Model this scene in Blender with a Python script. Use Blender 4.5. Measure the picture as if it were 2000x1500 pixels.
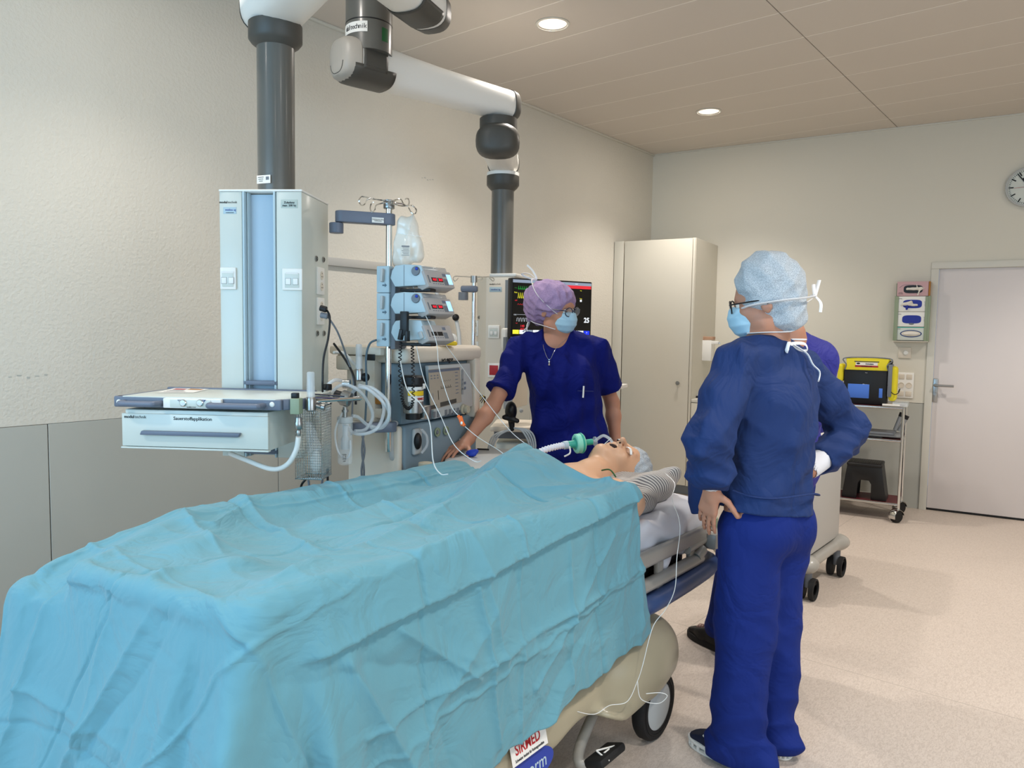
import bpy, bmesh, math, random
import numpy as np
from mathutils import Vector, Matrix, Euler
random.seed(4); np.random.seed(4)
for o in list(bpy.data.objects): bpy.data.objects.remove(o)
C = bpy.context.scene.collection
SC = bpy.context.scene
PI = math.pi
def rad(a): return math.radians(a)
# ---------------------------------------------------------------- camera (metres; X across from the left wall, Y along it, Z up)
FPX, PITCH, ROLL, HEAD, CAMH = 1461.5, 4.064, 0.877, 38.857, 1.48
_p, _r, _h = rad(PITCH), rad(ROLL), rad(HEAD)
_f = Vector((-math.sin(_h)*math.cos(_p), math.cos(_h)*math.cos(_p), -math.sin(_p)))
_x = Vector((math.cos(_h), math.sin(_h), 0)); _u = _x.cross(_f)
_x2 = _x*math.cos(_r)+_u*math.sin(_r); _u2 = -_x*math.sin(_r)+_u*math.cos(_r)
cam = bpy.data.objects.new('camera', bpy.data.cameras.new('camera')); C.objects.link(cam)
cam.data.sensor_width = 36; cam.data.lens = 36*FPX/2000; cam.data.clip_start = .05
cam.matrix_world = Matrix(((_x2.x,_u2.x,-_f.x,0),(_x2.y,_u2.y,-_f.y,0),(_x2.z,_u2.z,-_f.z,CAMH),(0,0,0,1)))
SC.camera = cam
_hd = Vector((-math.sin(_h), math.cos(_h), 0))
def ray(px, py): return _f+_x2*((px-1000)/FPX)-_u2*((py-750)/FPX)
def at(px, py, d):            # surveyed point of the photograph at a horizontal distance d in front of the camera
    r = ray(px, py); return Vector((0,0,CAMH))+r*(d/r.dot(_hd))
def atz(px, py, z):
    r = ray(px, py); return Vector((0,0,CAMH))+r*((z-CAMH)/r.z)
# ---------------------------------------------------------------- world, lights, exposure
w = bpy.data.worlds.new('world'); SC.world = w; w.use_nodes = True
w.node_tree.nodes['Background'].inputs[0].default_value = (.62,.76,1,1)
w.node_tree.nodes['Background'].inputs[1].default_value = .9
SC.view_settings.view_transform = 'Standard'; SC.view_settings.look = 'None'
SC.view_settings.gamma = 1; SC.view_settings.use_curve_mapping = False
SC.view_settings.exposure = 0.0
LIGHTS = [(-2.655,-.65),(-2.655,1.49),(-2.655,3.62),(-2.655,5.76),(.45,-.65),(.45,1.49),(.45,3.62),(.45,5.76)]
CEIL = 3.262
for lx, ly in LIGHTS:
    ld = bpy.data.lights.new('downlight_lamp', 'SPOT'); ld.energy = (72 if ly < 0 else 56 if ly < 2 else 88) if lx < 0 else (90 if ly < 2 else 140)
    ld.color = (1,.93,.86); ld.spot_size = rad(116); ld.spot_blend = .6; ld.shadow_soft_size = .07
    lo = bpy.data.objects.new('downlight_lamp', ld); lo.location = (lx, ly, CEIL-.005); C.objects.link(lo)
    ld = bpy.data.lights.new('downlight_spill', 'AREA'); ld.energy = 8; ld.shape = 'DISK'; ld.size = .16; ld.color = (1,.92,.84)
    lo = bpy.data.objects.new('downlight_spill', ld); lo.location = (lx, ly, CEIL-.006); C.objects.link(lo)
wl = bpy.data.lights.new('daylight_and_fill', 'AREA'); wl.shape = 'RECTANGLE'; wl.size = 3.4; wl.size_y = 1.9; wl.energy = 100; wl.color = (.33,.68,1)
wo = bpy.data.objects.new('daylight_and_fill', wl); wo.location = (-1.6,-2.42,1.9); wo.rotation_euler = (rad(90),0,0); C.objects.link(wo)
wl = bpy.data.lights.new('daylight_and_fill', 'AREA'); wl.shape = 'RECTANGLE'; wl.size = 3.2; wl.size_y = 1.7; wl.energy = 48; wl.color = (.74,.88,1)  # added fill lamp: invented right-wall window, lifts the drape side
wo = bpy.data.objects.new('daylight_and_fill', wl); wo.location = (2.36,.6,1.85); wo.rotation_euler = (rad(90),0,rad(90)); C.objects.link(wo)
# ---------------------------------------------------------------- materials
def lin(c):
    if isinstance(c, str): c = tuple(int(c[i:i+2],16)/255 for i in (0,2,4))
    return tuple(((v+.055)/1.055)**2.4 if v > .04045 else v/12.92 for v in c)+(1,)
MATS = {}
def mat(name, col, rough=.5, metal=0, bump=0, bscale=50, var=0, vscale=6, emit=0, alpha=1, trans=0, coat=0, sheen=0, col2=None, bdist=.01, ior=1.45, spec=None, sss=0, wr=0, wrs=11):
    m = bpy.data.materials.new(name); m.use_nodes = True; nt = m.node_tree; N = nt.nodes; L = nt.links
    b = N['Principled BSDF']; c = lin(col)
    b.inputs['Base Color'].default_value = c; b.inputs['Roughness'].default_value = rough; b.inputs['Metallic'].default_value = metal
    b.inputs['IOR'].default_value = ior
    if spec is not None: b.inputs['Specular IOR Level'].default_value = spec
    if emit: b.inputs['Emission Color'].default_value = c; b.inputs['Emission Strength'].default_value = emit
    if alpha < 1: b.inputs['Alpha'].default_value = alpha
    if trans: b.inputs['Transmission Weight'].default_value = trans
    if coat: b.inputs['Coat Weight'].default_value = coat; b.inputs['Coat Roughness'].default_value = .15
    if sheen: b.inputs['Sheen Weight'].default_value = sheen
    if sss: b.inputs['Subsurface Weight'].default_value = sss; b.inputs['Subsurface Radius'].default_value = (.02,.008,.004); b.inputs['Subsurface Scale'].default_value = .5
    tc = N.new('ShaderNodeTexCoord')
    if var or col2:
        n = N.new('ShaderNodeTexNoise'); n.inputs['Scale'].default_value = vscale; n.inputs['Detail'].default_value = 5
        L.new(tc.outputs['Object'], n.inputs['Vector'])
        r = N.new('ShaderNodeValToRGB'); r.color_ramp.elements[0].position = .35; r.color_ramp.elements[1].position = .65
        c2 = lin(col2) if col2 else tuple(v*(1-var) for v in c[:3])+(1,)
        r.color_ramp.elements[0].color = c2; r.color_ramp.elements[1].color = c
        L.new(n.outputs['Fac'], r.inputs['Fac']); L.new(r.outputs['Color'], b.inputs['Base Color'])
    if wr:
        n0 = N.new('ShaderNodeTexNoise'); n0.inputs['Scale'].default_value = wrs; n0.inputs['Detail'].default_value = 3.5; n0.inputs['Distortion'].default_value = 1.1
        L.new(tc.outputs['Object'], n0.inputs['Vector']); m1 = N.new('ShaderNodeMath'); m1.operation = 'SUBTRACT'; m1.inputs[1].default_value = .5; L.new(n0.outputs['Fac'], m1.inputs[0])
        m2 = N.new('ShaderNodeMath'); m2.operation = 'ABSOLUTE'; L.new(m1.outputs[0], m2.inputs[0]); bw = N.new('ShaderNodeBump'); bw.inputs['Strength'].default_value = wr; bw.inputs['Distance'].default_value = .05
        L.new(m2.outputs[0], bw.inputs['Height']); L.new(bw.outputs['Normal'], b.inputs['Normal'])
    if bump:
        n = N.new('ShaderNodeTexNoise'); n.inputs['Scale'].default_value = bscale; n.inputs['Detail'].default_value = 6
        L.new(tc.outputs['Object'], n.inputs['Vector'])
        bp = N.new('ShaderNodeBump'); bp.inputs['Strength'].default_value = bump; bp.inputs['Distance'].default_value = bdist
        L.new(n.outputs['Fac'], bp.inputs['Height']); L.new(bp.outputs['Normal'], b.inputs['Normal'])
        if wr: L.new(bw.outputs['Normal'], bp.inputs['Normal'])
    MATS[name] = m; return m
def M(n): return MATS[n]
mat('white_enamel','ccd1c9',.35,coat=.2); mat('white_plastic','eceae4',.4); mat('cream_plastic','dcd2c2',.42); mat('beige_shell','a59c84',.38,coat=.2)
mat('grey_plastic','70757c',.45); mat('cap_taupe','a59f96',.4); mat('slate','687080',.4); mat('dark_grey','484641',.45); mat('column_grey','5d5c57',.33,coat=.3); mat('black','0e0e10',.45); mat('black_rubber','151516',.7)
mat('chrome','d8d8d6',.12,metal=1); mat('steel','a8a8a6',.3,metal=1); mat('brushed','9a9a98',.38,metal=1); mat('light_grey','b9bdbd',.45); mat('mid_grey','8f9294',.5)
mat('pale_blue','b4c8d0',.42); mat('machine_blue','7c909c',.45); mat('machine_blue_dark','566a76',.5); mat('pump_grey','b0aaa6',.45); mat('channel_blue','a9bccb',.35)
mat('paper','e9e6e0',.7); mat('ink','16181a',.6); mat('ink_blue','2b3f9a',.6); mat('ink_red','b01c24',.6); mat('grey_label','b9c2b9',.5)
mat('skin','c08a70',.5,bump=.12,bscale=260,bdist=.002,sss=.15,var=.1,vscale=9); mat('skin_pale','b58168',.5,sss=.12); mat('manikin_skin','dcae8c',.42,sss=.1,var=.05,vscale=4)
mat('lip','a86a5e',.45); mat('mouth_dark','2a1210',.6)
mat('navy','0b1666',.8,bump=.25,bscale=420,bdist=.001,spec=.2,wr=.5,wrs=7); mat('navy_deep','10185a',.72,bump=.2,bscale=420,bdist=.001,sheen=.1)
mat('gown_blue','1e3567',.75,bump=.25,bscale=500,bdist=.001,spec=.3,wr=.6,wrs=5.5); mat('trouser_blue','172b74',.8,bump=.25,bscale=500,bdist=.001,spec=.2,wr=.5,wrs=5)
mat('purple_blue','2c2f8c',.7,bump=.25,bscale=500,bdist=.001,wr=.5,wrs=9)
mat('white_knit','e6e6ea',.8,bump=.2,bscale=300,bdist=.001); mat('tie_white','eceef0',.7); mat('mask_blue','a9cfe2',.75,bump=.1,bscale=200,bdist=.001); mat('hair','5a4030',.7)
mat('sheet_white','e6e7ee',.75,bump=.1,bscale=200,bdist=.001); mat('teal_plastic','3bb39c',.4,trans=.15); mat('mint_plastic','8fdcc2',.35)
mat('orange_plastic','ee6a1e',.4); mat('yellow_fabric','e6d62c',.7,bump=.2,bscale=200,bdist=.001); mat('yellow_plastic','e8c41c',.5); mat('royal_blue','1a3cae',.4)
mat('red_led','ff2238',.5,emit=1.1); mat('screen_blue_glow','9fd0ff',.4,emit=1.0); mat('dark_red','5c1218',.5); mat('red_plate','a8202a',.5); mat('green_mark','1c5c30',.5)
mat('pink_box','c9a3a6',.6); mat('pink_tag','c4837c',.6); mat('rust','a8702c',.6); mat('sage','8f9c82',.5); mat('latex','e6dfd4',.6,bump=.3,bscale=60,bdist=.004); mat('nitrile','1e2f96',.5)
mat('royal_blue_light','4a7ad8',.5); mat('wood_lid','b58f74',.6); mat('jean_blue','2b3f74',.45); mat('frame_blue','3b4f7a',.4); mat('rail_grey','9c9992',.35,coat=.2)
mat('eyeglass','222a44',.3); mat('tan_plastic','b4ad98',.5); mat('yellow_trim','d8d04a',.5)
def glass(name, col=(1,1,1), alpha=.25, rough=.08):
    m = bpy.data.materials.new(name); m.use_nodes = True; b = m.node_tree.nodes['Principled BSDF']
    b.inputs['Base Color'].default_value = (*col,1); b.inputs['Roughness'].default_value = rough; b.inputs['Alpha'].default_value = alpha
    b.inputs['Specular IOR Level'].default_value = .9; MATS[name] = m
glass('clear_plastic',(.85,.9,.92),.28); glass('clear_tube',(.74,.78,.80),.42); glass('iv_line',(.86,.88,.86),.75,.25); glass('lens',(.35,.38,.4),.35); glass('bag_film',(.93,.91,.83),.66,.15); glass('grey_cover',(.45,.45,.45),.5)
# ---------------------------------------------------------------- objects
def tag(o, label=None, cat=None, group=None, kind=None):
    if label: o['label'] = label
    if cat: o['category'] = cat
    if group: o['group'] = group
    if kind: o['kind'] = kind
    return o
def thing(name, label, cat, loc=(0,0,0), rz=0, group=None, rot=None):
    o = bpy.data.objects.new(name, None); C.objects.link(o); o.location = loc; o.rotation_euler = rot or (0,0,rad(rz)); o.empty_display_size = .05
    return tag(o, label, cat, group)
def link_mesh(name, me, m, parent=None, sharp=38):
    if m: 
        for mm in (m if isinstance(m, (list,tuple)) else [m]): me.materials.append(M(mm))
    me.shade_smooth()
    if sharp: me.set_sharp_from_angle(angle=rad(sharp))
    o = bpy.data.objects.new(name, me); C.objects.link(o)
    if parent: o.parent = parent
    return o
def cat_rom(P, k=6, closed=False):
    P = [Vector(p) for p in P]
    if len(P) < 3: return P
    n = len(P); out = []
    for i in range(n if closed else n-1):
        p0 = P[(i-1)%n] if closed or i > 0 else P[0]; p1 = P[i]; p2 = P[(i+1)%n]; p3 = P[(i+2)%n] if closed or i < n-2 else P[-1]
        for j in range(k):
            t = j/k; out.append(.5*((2*p1)+(p2-p0)*t+(2*p0-5*p1+4*p2-p3)*t*t+(3*p1-p0-3*p2+p3)*t**3))
    if not closed: out.append(P[-1])
    return out
class MB:
    def __init__(s, T=None): s.bm = bmesh.new(); s.T = T or Matrix.Identity(4); s.mi = 0
    def _fin(s, n0, mtx=None):
        T = s.T @ mtx if mtx is not None else s.T
        s.bm.verts.ensure_lookup_table()
        for v in s.bm.verts[n0:]: v.co = T @ v.co
        for f in s.bm.faces[s._f0:]: f.material_index = s.mi
    def _st(s):
        s.bm.verts.ensure_lookup_table(); s.bm.faces.ensure_lookup_table(); s._f0 = len(s.bm.faces); return len(s.bm.verts)
    def box(s, c, sz, r=0, rot=(0,0,0), seg=2, taper=None, shear=None):
        # built in its own bmesh so that bevelling only touches this box
        b = bmesh.new(); bmesh.ops.create_cube(b, size=1)
        for v in b.verts:
            k = 1
            if taper and v.co.z > 0: k = taper
            v.co = Vector((v.co.x*sz[0]*k, v.co.y*sz[1]*k, v.co.z*sz[2]))
            if shear and v.co.z > 0: v.co += Vector((shear[0], shear[1], 0))
        if r: bmesh.ops.bevel(b, geom=b.edges[:], offset=min(r, min(sz)*.49), segments=seg, profile=.5, affect='EDGES')
        return s._merge(b, Matrix.Translation(c) @ Euler([rad(a) for a in rot]).to_matrix().to_4x4())
    def _merge(s, b, mtx):
        T = s.T @ mtx; vm = {}
        for v in b.verts: vm[v] = s.bm.verts.new(T @ v.co)
        flip = T.determinant() < 0
        for f in b.faces:
            vs = [vm[v] for v in f.verts]
            try: nf = s.bm.faces.new(vs[::-1] if flip else vs); nf.material_index = s.mi
            except ValueError: pass
        b.free(); return s
    def prism(s, pts, z0, z1, r=0, mtx=None, seg=2):
        b = bmesh.new(); vs = [b.verts.new((p[0],p[1],z0)) for p in pts]; f = b.faces.new(vs)
        if f.normal.z > 0 or sum(pts[i][0]*pts[(i+1)%len(pts)][1]-pts[(i+1)%len(pts)][0]*pts[i][1] for i in range(len(pts))) > 0: pass
        e = bmesh.ops.extrude_face_region(b, geom=[f]); bmesh.ops.translate(b, vec=(0,0,z1-z0), verts=[g for g in e['geom'] if isinstance(g, bmesh.types.BMVert)])
        bmesh.ops.recalc_face_normals(b, faces=b.faces)
        if r: bmesh.ops.bevel(b, geom=[e for e in b.edges if e.calc_face_angle(0) > .5], offset=r, segments=seg, profile=.5, affect='EDGES')
        return s._merge(b, mtx or Matrix.Identity(4))
    def ring_loft(s, rings, cap=True, closed=True):
        n0 = s._st(); R = [[s.bm.verts.new(p) for p in r] for r in rings]; n = len(rings[0])
        for a, b in zip(R, R[1:]):
            for i in range(n if closed else n-1):
                j = (i+1) % n
                try: s.bm.faces.new((a[i],a[j],b[j],b[i]))
                except ValueError: pass
        if cap and closed:
            s.bm.faces.new(R[0][::-1]); s.bm.faces.new(R[-1])
        s._fin(n0); return s
    def tube(s, pts, r, n=8, k=5, closed=False, smooth=True, flat=None):
        P = cat_rom(pts, k, closed) if smooth else [Vector(p) for p in pts]; m = len(P); rr = r if callable(r) else (lambda t: r)
        rings = []; up = None
        for i, p in enumerate(P):
            d = (P[(i+1)%m]-P[i-1]) if closed else (P[min(i+1,m-1)]-P[max(i-1,0)])
            if d.length < 1e-9: d = Vector((0,0,1))
            d.normalize()
            if up is None: up = d.orthogonal().normalized() if abs(d.z) > .9 else Vector((0,0,1))
            a = (up-d*up.dot(d)); a = a.normalized() if a.length > 1e-5 else d.orthogonal().normalized(); up = a; b = d.cross(a); q = rr(i/(m-1))
            fl = flat or 1
            rings.append([p+(a*math.cos(2*PI*j/n)*fl+b*math.sin(2*PI*j/n))*q for j in range(n)])
        if closed: rings.append(rings[0]); 
        s.ring_loft(rings, cap=not closed); return s
    def cyl(s, p, q, r, r2=None, n=24, bev=0):
        p, q = Vector(p), Vector(q); d = (q-p); L = d.length; T = Matrix.Translation(p) @ d.to_track_quat('Z','Y').to_matrix().to_4x4()
        r2 = r if r2 is None else r2
        pr = [(0,0),(r,0),(r2,L),(0,L)] if not bev else [(0,0),(r-bev,0),(r,bev),(r2,L-bev),(r2-bev,L),(0,L)]
        return s.lathe(pr, n=n, mtx=T)
    def lathe(s, prof, c=(0,0,0), n=32, mtx=None, sx=1, sy=1, a0=0, a1=2*PI):
        b = bmesh.new(); full = abs(a1-a0-2*PI) < 1e-6; rings = []
        for r, z in prof:
            if r < 1e-7: rings.append([b.verts.new((0,0,z))])
            else: rings.append([b.verts.new((r*sx*math.cos(a0+(a1-a0)*j/n), r*sy*math.sin(a0+(a1-a0)*j/n), z)) for j in range(n if full else n+1)])
        for A, B in zip(rings, rings[1:]):
            for j in range(n):
                k = (j+1) % n if full else j+1
                if len(A) == 1 and len(B) == 1: continue
                if len(A) == 1: f = (A[0],B[k],B[j])
                elif len(B) == 1: f = (A[j],A[k],B[0])
                else: f = (A[j],A[k],B[k],B[j])
                try: b.faces.new(f)
                except ValueError: pass
        bmesh.ops.recalc_face_normals(b, faces=b.faces)
        return s._merge(b, Matrix.Translation(c) @ (mtx or Matrix.Identity(4)))
    def ell(s, c, r, n=20, rot=(0,0,0)):
        b = bmesh.new(); bmesh.ops.create_uvsphere(b, u_segments=n, v_segments=n//2+2, radius=1)
        return s._merge(b, Matrix.Translation(c) @ Euler([rad(a) for a in rot]).to_matrix().to_4x4() @ Matrix.Diagonal((*r,1)))
    def poly(s, pts):
        n0 = s._st(); s.bm.faces.new([s.bm.verts.new(p) for p in pts]); s._fin(n0); return s
    def ob(s, name, m, parent=None, sharp=38, solid=0):
        me = bpy.data.meshes.new(name); s.bm.to_mesh(me); s.bm.free(); o = link_mesh(name, me, m, parent, sharp)
        if solid: md = o.modifiers.new('solid','SOLIDIFY'); md.thickness = solid; md.offset = 0
        return o
def text(parent, name, body, size, m, mtx, bold=0, align='CENTER', depth=.0004, sx=1, spacing=1, shear=0):
    cu = bpy.data.curves.new(name, 'FONT'); cu.body = body; cu.size = size; cu.align_x = align; cu.align_y = 'CENTER'; cu.extrude = depth; cu.offset = bold; cu.space_character = spacing; cu.shear = shear
    cu.resolution_u = 3
    t = bpy.data.objects.new(name, cu); C.objects.link(t); bpy.context.view_layer.update()
    me = bpy.data.meshes.new_from_object(t); bpy.data.objects.remove(t)
    me.transform(mtx @ Matrix.Diagonal((sx,1,1,1))); me.materials.clear()
    o = link_mesh(name, me, m, parent, None); return o
def face(o, x, z): 
    # frame on a vertical face: origin o, text runs along x, up is z
    x = Vector(x).normalized(); z = Vector(z).normalized(); n = x.cross(z)
    return Matrix(((x.x,z.x,n.x,o[0]),(x.y,z.y,n.y,o[1]),(x.z,z.z,n.z,o[2]),(0,0,0,1)))
FRONT = lambda x, y, z: face((x,y,z),(1,0,0),(0,0,1))       # a face looking towards -Y
def RIGHT(x, y, z): return face((x,y,z),(0,1,0),(0,0,1))    # a face looking towards +X
def copy_tree(o, parent=None):
    c = o.copy(); C.objects.link(c)
    if parent: c.parent = parent
    for ch in list(o.children): copy_tree(ch, c)
    return c
# ---------------------------------------------------------------- distance-field sculpting: one continuous surface per figure or garment
class SDF:
    def __init__(s, lo, hi, h):
        s.lo = np.array(lo, float); s.h = h; s.n = np.ceil((np.array(hi)-s.lo)/h).astype(int)+1
        s.D = np.full(s.n, .08, np.float32)
    def _sl(s, a, b, mg):
        i0 = np.clip(np.floor((np.minimum(a,b)-mg-s.lo)/s.h).astype(int), 0, s.n-1); i1 = np.clip(np.ceil((np.maximum(a,b)+mg-s.lo)/s.h).astype(int)+1, 1, s.n)
        sl = tuple(slice(int(p), int(max(q,p+1))) for p, q in zip(i0, i1))
        g = [(np.arange(q.start,q.stop)*s.h+s.lo[i]).astype(np.float32) for i, q in enumerate(sl)]
        return sl, g[0][:,None,None], g[1][None,:,None], g[2][None,None,:]
    def _put(s, sl, d, k, sub):
        A = s.D[sl]
        if sub:
            h = np.clip(.5-.5*(A+d)/k, 0, 1) if k else (A < -d); s.D[sl] = (A*(1-h)-d*h+k*h*(1-h)) if k else np.maximum(A,-d)
        else:
            h = np.clip(.5+.5*(A-d)/k, 0, 1) if k else 0; s.D[sl] = (A*(1-h)+d*h-k*h*(1-h)) if k else np.minimum(A,d)
        return s
    def cap(s, a, b, ra, rb=None, k=.02, sub=False, sq=(1,1,1)):
        a = np.array(a,float); b = np.array(b,float); rb = ra if rb is None else rb; mg = max(ra,rb)/min(sq)+k+.03
        sl, X, Y, Z = s._sl(a, b, mg); ab = b-a; L = float(ab@ab)+1e-9
        px, py, pz = X-a[0], Y-a[1], Z-a[2]; t = np.clip((px*ab[0]+py*ab[1]+pz*ab[2])/L, 0, 1)
        d = np.sqrt(((px-ab[0]*t)*sq[0])**2+((py-ab[1]*t)*sq[1])**2+((pz-ab[2]*t)*sq[2])**2)-(ra+(rb-ra)*t)
        return s._put(sl, d, k, sub)
    def chain(s, P, R, k=.02, **kw):
        for i in range(len(P)-1): s.cap(P[i], P[i+1], R[i], R[i+1], k, **kw)
        return s
    def ell(s, c, r, k=.02, rot=None, sub=False):
        c = np.array(c,float); r = np.array(r,float); mg = r.max()+k+.03; sl, X, Y, Z = s._sl(c, c, mg)
        px, py, pz = X-c[0]+0*Y+0*Z, Y-c[1]+0*X+0*Z, Z-c[2]+0*X+0*Y
        if rot is not None:
            R = np.array(Euler([rad(a) for a in rot]).to_matrix()).T
            px, py, pz = R[0,0]*px+R[0,1]*py+R[0,2]*pz, R[1,0]*px+R[1,1]*py+R[1,2]*pz, R[2,0]*px+R[2,1]*py+R[2,2]*pz
        k0 = np.sqrt((px/r[0])**2+(py/r[1])**2+(pz/r[2])**2); k1 = np.sqrt((px/r[0]**2)**2+(py/r[1]**2)**2+(pz/r[2]**2)**2)+1e-6
        return s._put(sl, (k0*(k0-1)/k1).astype(np.float32), k, sub)
    def box(s, c, hf, r=.01, k=.01, rot=None, sub=False):
        c = np.array(c,float); hf = np.array(hf,float); mg = np.linalg.norm(hf)+k+.03; sl, X, Y, Z = s._sl(c, c, mg)
        px, py, pz = X-c[0]+0*Y+0*Z, Y-c[1]+0*X+0*Z, Z-c[2]+0*X+0*Y
        if rot is not None:
            R = np.array(Euler([rad(a) for a in rot]).to_matrix()).T
            px, py, pz = R[0,0]*px+R[0,1]*py+R[0,2]*pz, R[1,0]*px+R[1,1]*py+R[1,2]*pz, R[2,0]*px+R[2,1]*py+R[2,2]*pz
        q = [np.abs(p)-f+r for p, f in zip((px,py,pz), hf)]
        d = np.sqrt(sum(np.maximum(v,0)**2 for v in q))+np.minimum(np.maximum(np.maximum(q[0],q[1]),q[2]),0)-r
        return s._put(sl, d.astype(np.float32), k, sub)
    def cut(s, p, n, k=.004):        # removes the side the normal points to
        n = np.array(n,float); n /= np.linalg.norm(n); sl, X, Y, Z = s._sl(s.lo, s.lo+s.n*s.h, 0)
        d = (X-p[0])*n[0]+(Y-p[1])*n[1]+(Z-p[2])*n[2]; return s._put(sl, -d, k, True)
    def warp(s, f):
        sl, X, Y, Z = s._sl(s.lo, s.lo+s.n*s.h, 0); s.D += f(X,Y,Z).astype(np.float32); return s
    def mesh(s, relax=2):
        D = s.D.copy(); D[0]=D[-1]=.05; D[:,0]=D[:,-1]=.05; D[:,:,0]=D[:,:,-1]=.05
        S = D < 0; nx, ny, nz = D.shape
        def c8(A): return [A[i:nx-1+i, j:ny-1+j, k:nz-1+k] for i in (0,1) for j in (0,1) for k in (0,1)]
        cs = c8(S); any_ = np.zeros_like(cs[0]); all_ = np.ones_like(cs[0])
        for c in cs: any_ |= c; all_ &= c
        mix = any_ & ~all_; idx = np.argwhere(mix); ids = -np.ones(mix.shape, np.int64); ids[mix] = np.arange(len(idx))
        co = [(i,j,k) for i in (0,1) for j in (0,1) for k in (0,1)]
        V = np.stack([D[idx[:,0]+i, idx[:,1]+j, idx[:,2]+k] for i,j,k in co],1); acc = np.zeros((len(idx),3)); cnt = np.zeros(len(idx))
        for a in range(8):
            for b in range(a+1,8):
                dd = np.abs(np.array(co[a])-np.array(co[b]))
                if dd.sum() != 1: continue
                va, vb = V[:,a], V[:,b]; m = (va<0) != (vb<0); t = np.where(m, va/(va-vb+1e-12), 0)
                p = np.array(co[a])[None]+(np.array(co[b])-np.array(co[a]))[None]*t[:,None]; acc += p*m[:,None]; cnt += m
        P = (idx+acc/cnt[:,None])*s.h+s.lo
        F = []
        for ax in range(3):
            sh = [slice(1,-1)]*3; sh[ax] = slice(0,-1); sh2 = list(sh); sh2[ax] = slice(1,None)
            A = S[tuple(sh)]; B = S[tuple(sh2)]; e = np.argwhere(A != B); o = np.ones(3,int); o[ax] = 0; e0 = e+o
            fl = A[tuple(e.T)]; b_, c_ = (ax+1)%3, (ax+2)%3; q = []
            for db, dc in ((0,0),(-1,0),(-1,-1),(0,-1)):
                g = e0.copy(); g[:,b_] += db; g[:,c_] += dc; q.append(ids[tuple(g.T)])
            q = np.stack(q,1); q[~fl] = q[~fl][:,::-1]; F.append(q)
        F = np.concatenate(F); F = F[(F>=0).all(1)]
        for _ in range(relax):
            A2 = np.zeros_like(P); n2 = np.zeros(len(P))
            for a in range(4):
                np.add.at(A2, F[:,a], P[F[:,(a+1)%4]]); np.add.at(n2, F[:,a], 1)
            P = P*.4+.6*A2/np.maximum(n2,1)[:,None]
        return P, F
    def ob(s, name, m, parent=None, relax=2, disp=None, sharp=None):
        P, F = s.mesh(relax)
        if disp is not None: P = disp(P)
        return np_mesh(name, P, F, m, parent, sharp)
def np_mesh(name, P, F, m, parent=None, sharp=None):
    me = bpy.data.meshes.new(name); me.vertices.add(len(P)); me.vertices.foreach_set('co', np.asarray(P,np.float32).ravel())
    me.loops.add(F.size); me.loops.foreach_set('vertex_index', F.ravel().astype(np.int32)); me.polygons.add(len(F))
    me.polygons.foreach_set('loop_start', (np.arange(len(F))*F.shape[1]).astype(np.int32)); me.polygons.foreach_set('loop_total', np.full(len(F),F.shape[1],np.int32))
    me.update(calc_edges=True); me.validate(); return link_mesh(name, me, m, parent, sharp)

def cutbox(S, p, n, r=.14, L=.16):
    n = Vector(n).normalized(); e = [math.degrees(a) for a in n.to_track_quat('Z','Y').to_euler()]; c = Vector(p)+n*L
    S.box(tuple(c),(r,r,L),.004,.003,rot=e,sub=True)
# ================================================================ the room
X0, Y0 = -3.724, 6.825            # corner of left and back wall
BA = math.atan2(.1396,.9902); bt = Vector((.9902,.1396,0)); bn = Vector((.1396,-.9902,0))
XR, YF = 2.4, -2.5
def back(t, n=0, z=0): return Vector((X0,Y0,z))+bt*t+bn*n
def struct(name, mb, m, parent=None, **k):
    o = mb.ob(name, m, parent, **k); o['kind'] = 'structure'; return o
# floor: pale speckled resilient sheet with weld lines
m = mat('floor_vinyl','c6b8a8',.42,spec=.35); nt = m.node_tree; N, L = nt.nodes, nt.links; b = N['Principled BSDF']
tc = N.new('ShaderNodeTexCoord'); n1 = N.new('ShaderNodeTexNoise'); n1.inputs['Scale'].default_value = 140; n1.inputs['Detail'].default_value = 3; n1.inputs['Distortion'].default_value = 1.5
mp = N.new('ShaderNodeMapping'); mp.inputs['Rotation'].default_value = (0,0,.5); mp.inputs['Scale'].default_value = (1,.35,1)
L.new(tc.outputs['Object'], mp.inputs[0]); L.new(mp.outputs[0], n1.inputs['Vector'])
r1 = N.new('ShaderNodeValToRGB'); r1.color_ramp.elements[0].position = .38; r1.color_ramp.elements[0].color = lin('c2b4a8'); r1.color_ramp.elements[1].position = .58; r1.color_ramp.elements[1].color = lin('d3c6ba')
L.new(n1.outputs['Fac'], r1.inputs[0]); n2 = N.new('ShaderNodeTexNoise'); n2.inputs['Scale'].default_value = 1.3; L.new(tc.outputs['Object'], n2.inputs['Vector'])
mx = N.new('ShaderNodeMix'); mx.data_type = 'RGBA'; mx.blend_type = 'MULTIPLY'; mx.inputs['Factor'].default_value = .12; L.new(r1.outputs[0], mx.inputs['A']); L.new(n2.outputs['Fac'], mx.inputs['B'])
sp = N.new('ShaderNodeSeparateXYZ'); L.new(tc.outputs['Object'], sp.inputs[0]); ln = []
for ax, per, off in ((0,1.5,.1),(1,4.0,.55)):
    a = N.new('ShaderNodeMath'); a.operation = 'ADD'; a.inputs[1].default_value = off+20*per; L.new(sp.outputs[ax], a.inputs[0])
    q = N.new('ShaderNodeMath'); q.operation = 'PINGPONG'; q.inputs[1].default_value = per/2; L.new(a.outputs[0], q.inputs[0])
    g = N.new('ShaderNodeMath'); g.operation = 'LESS_THAN'; g.inputs[1].default_value = .0022; L.new(q.outputs[0], g.inputs[0]); ln.append(g)
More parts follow.
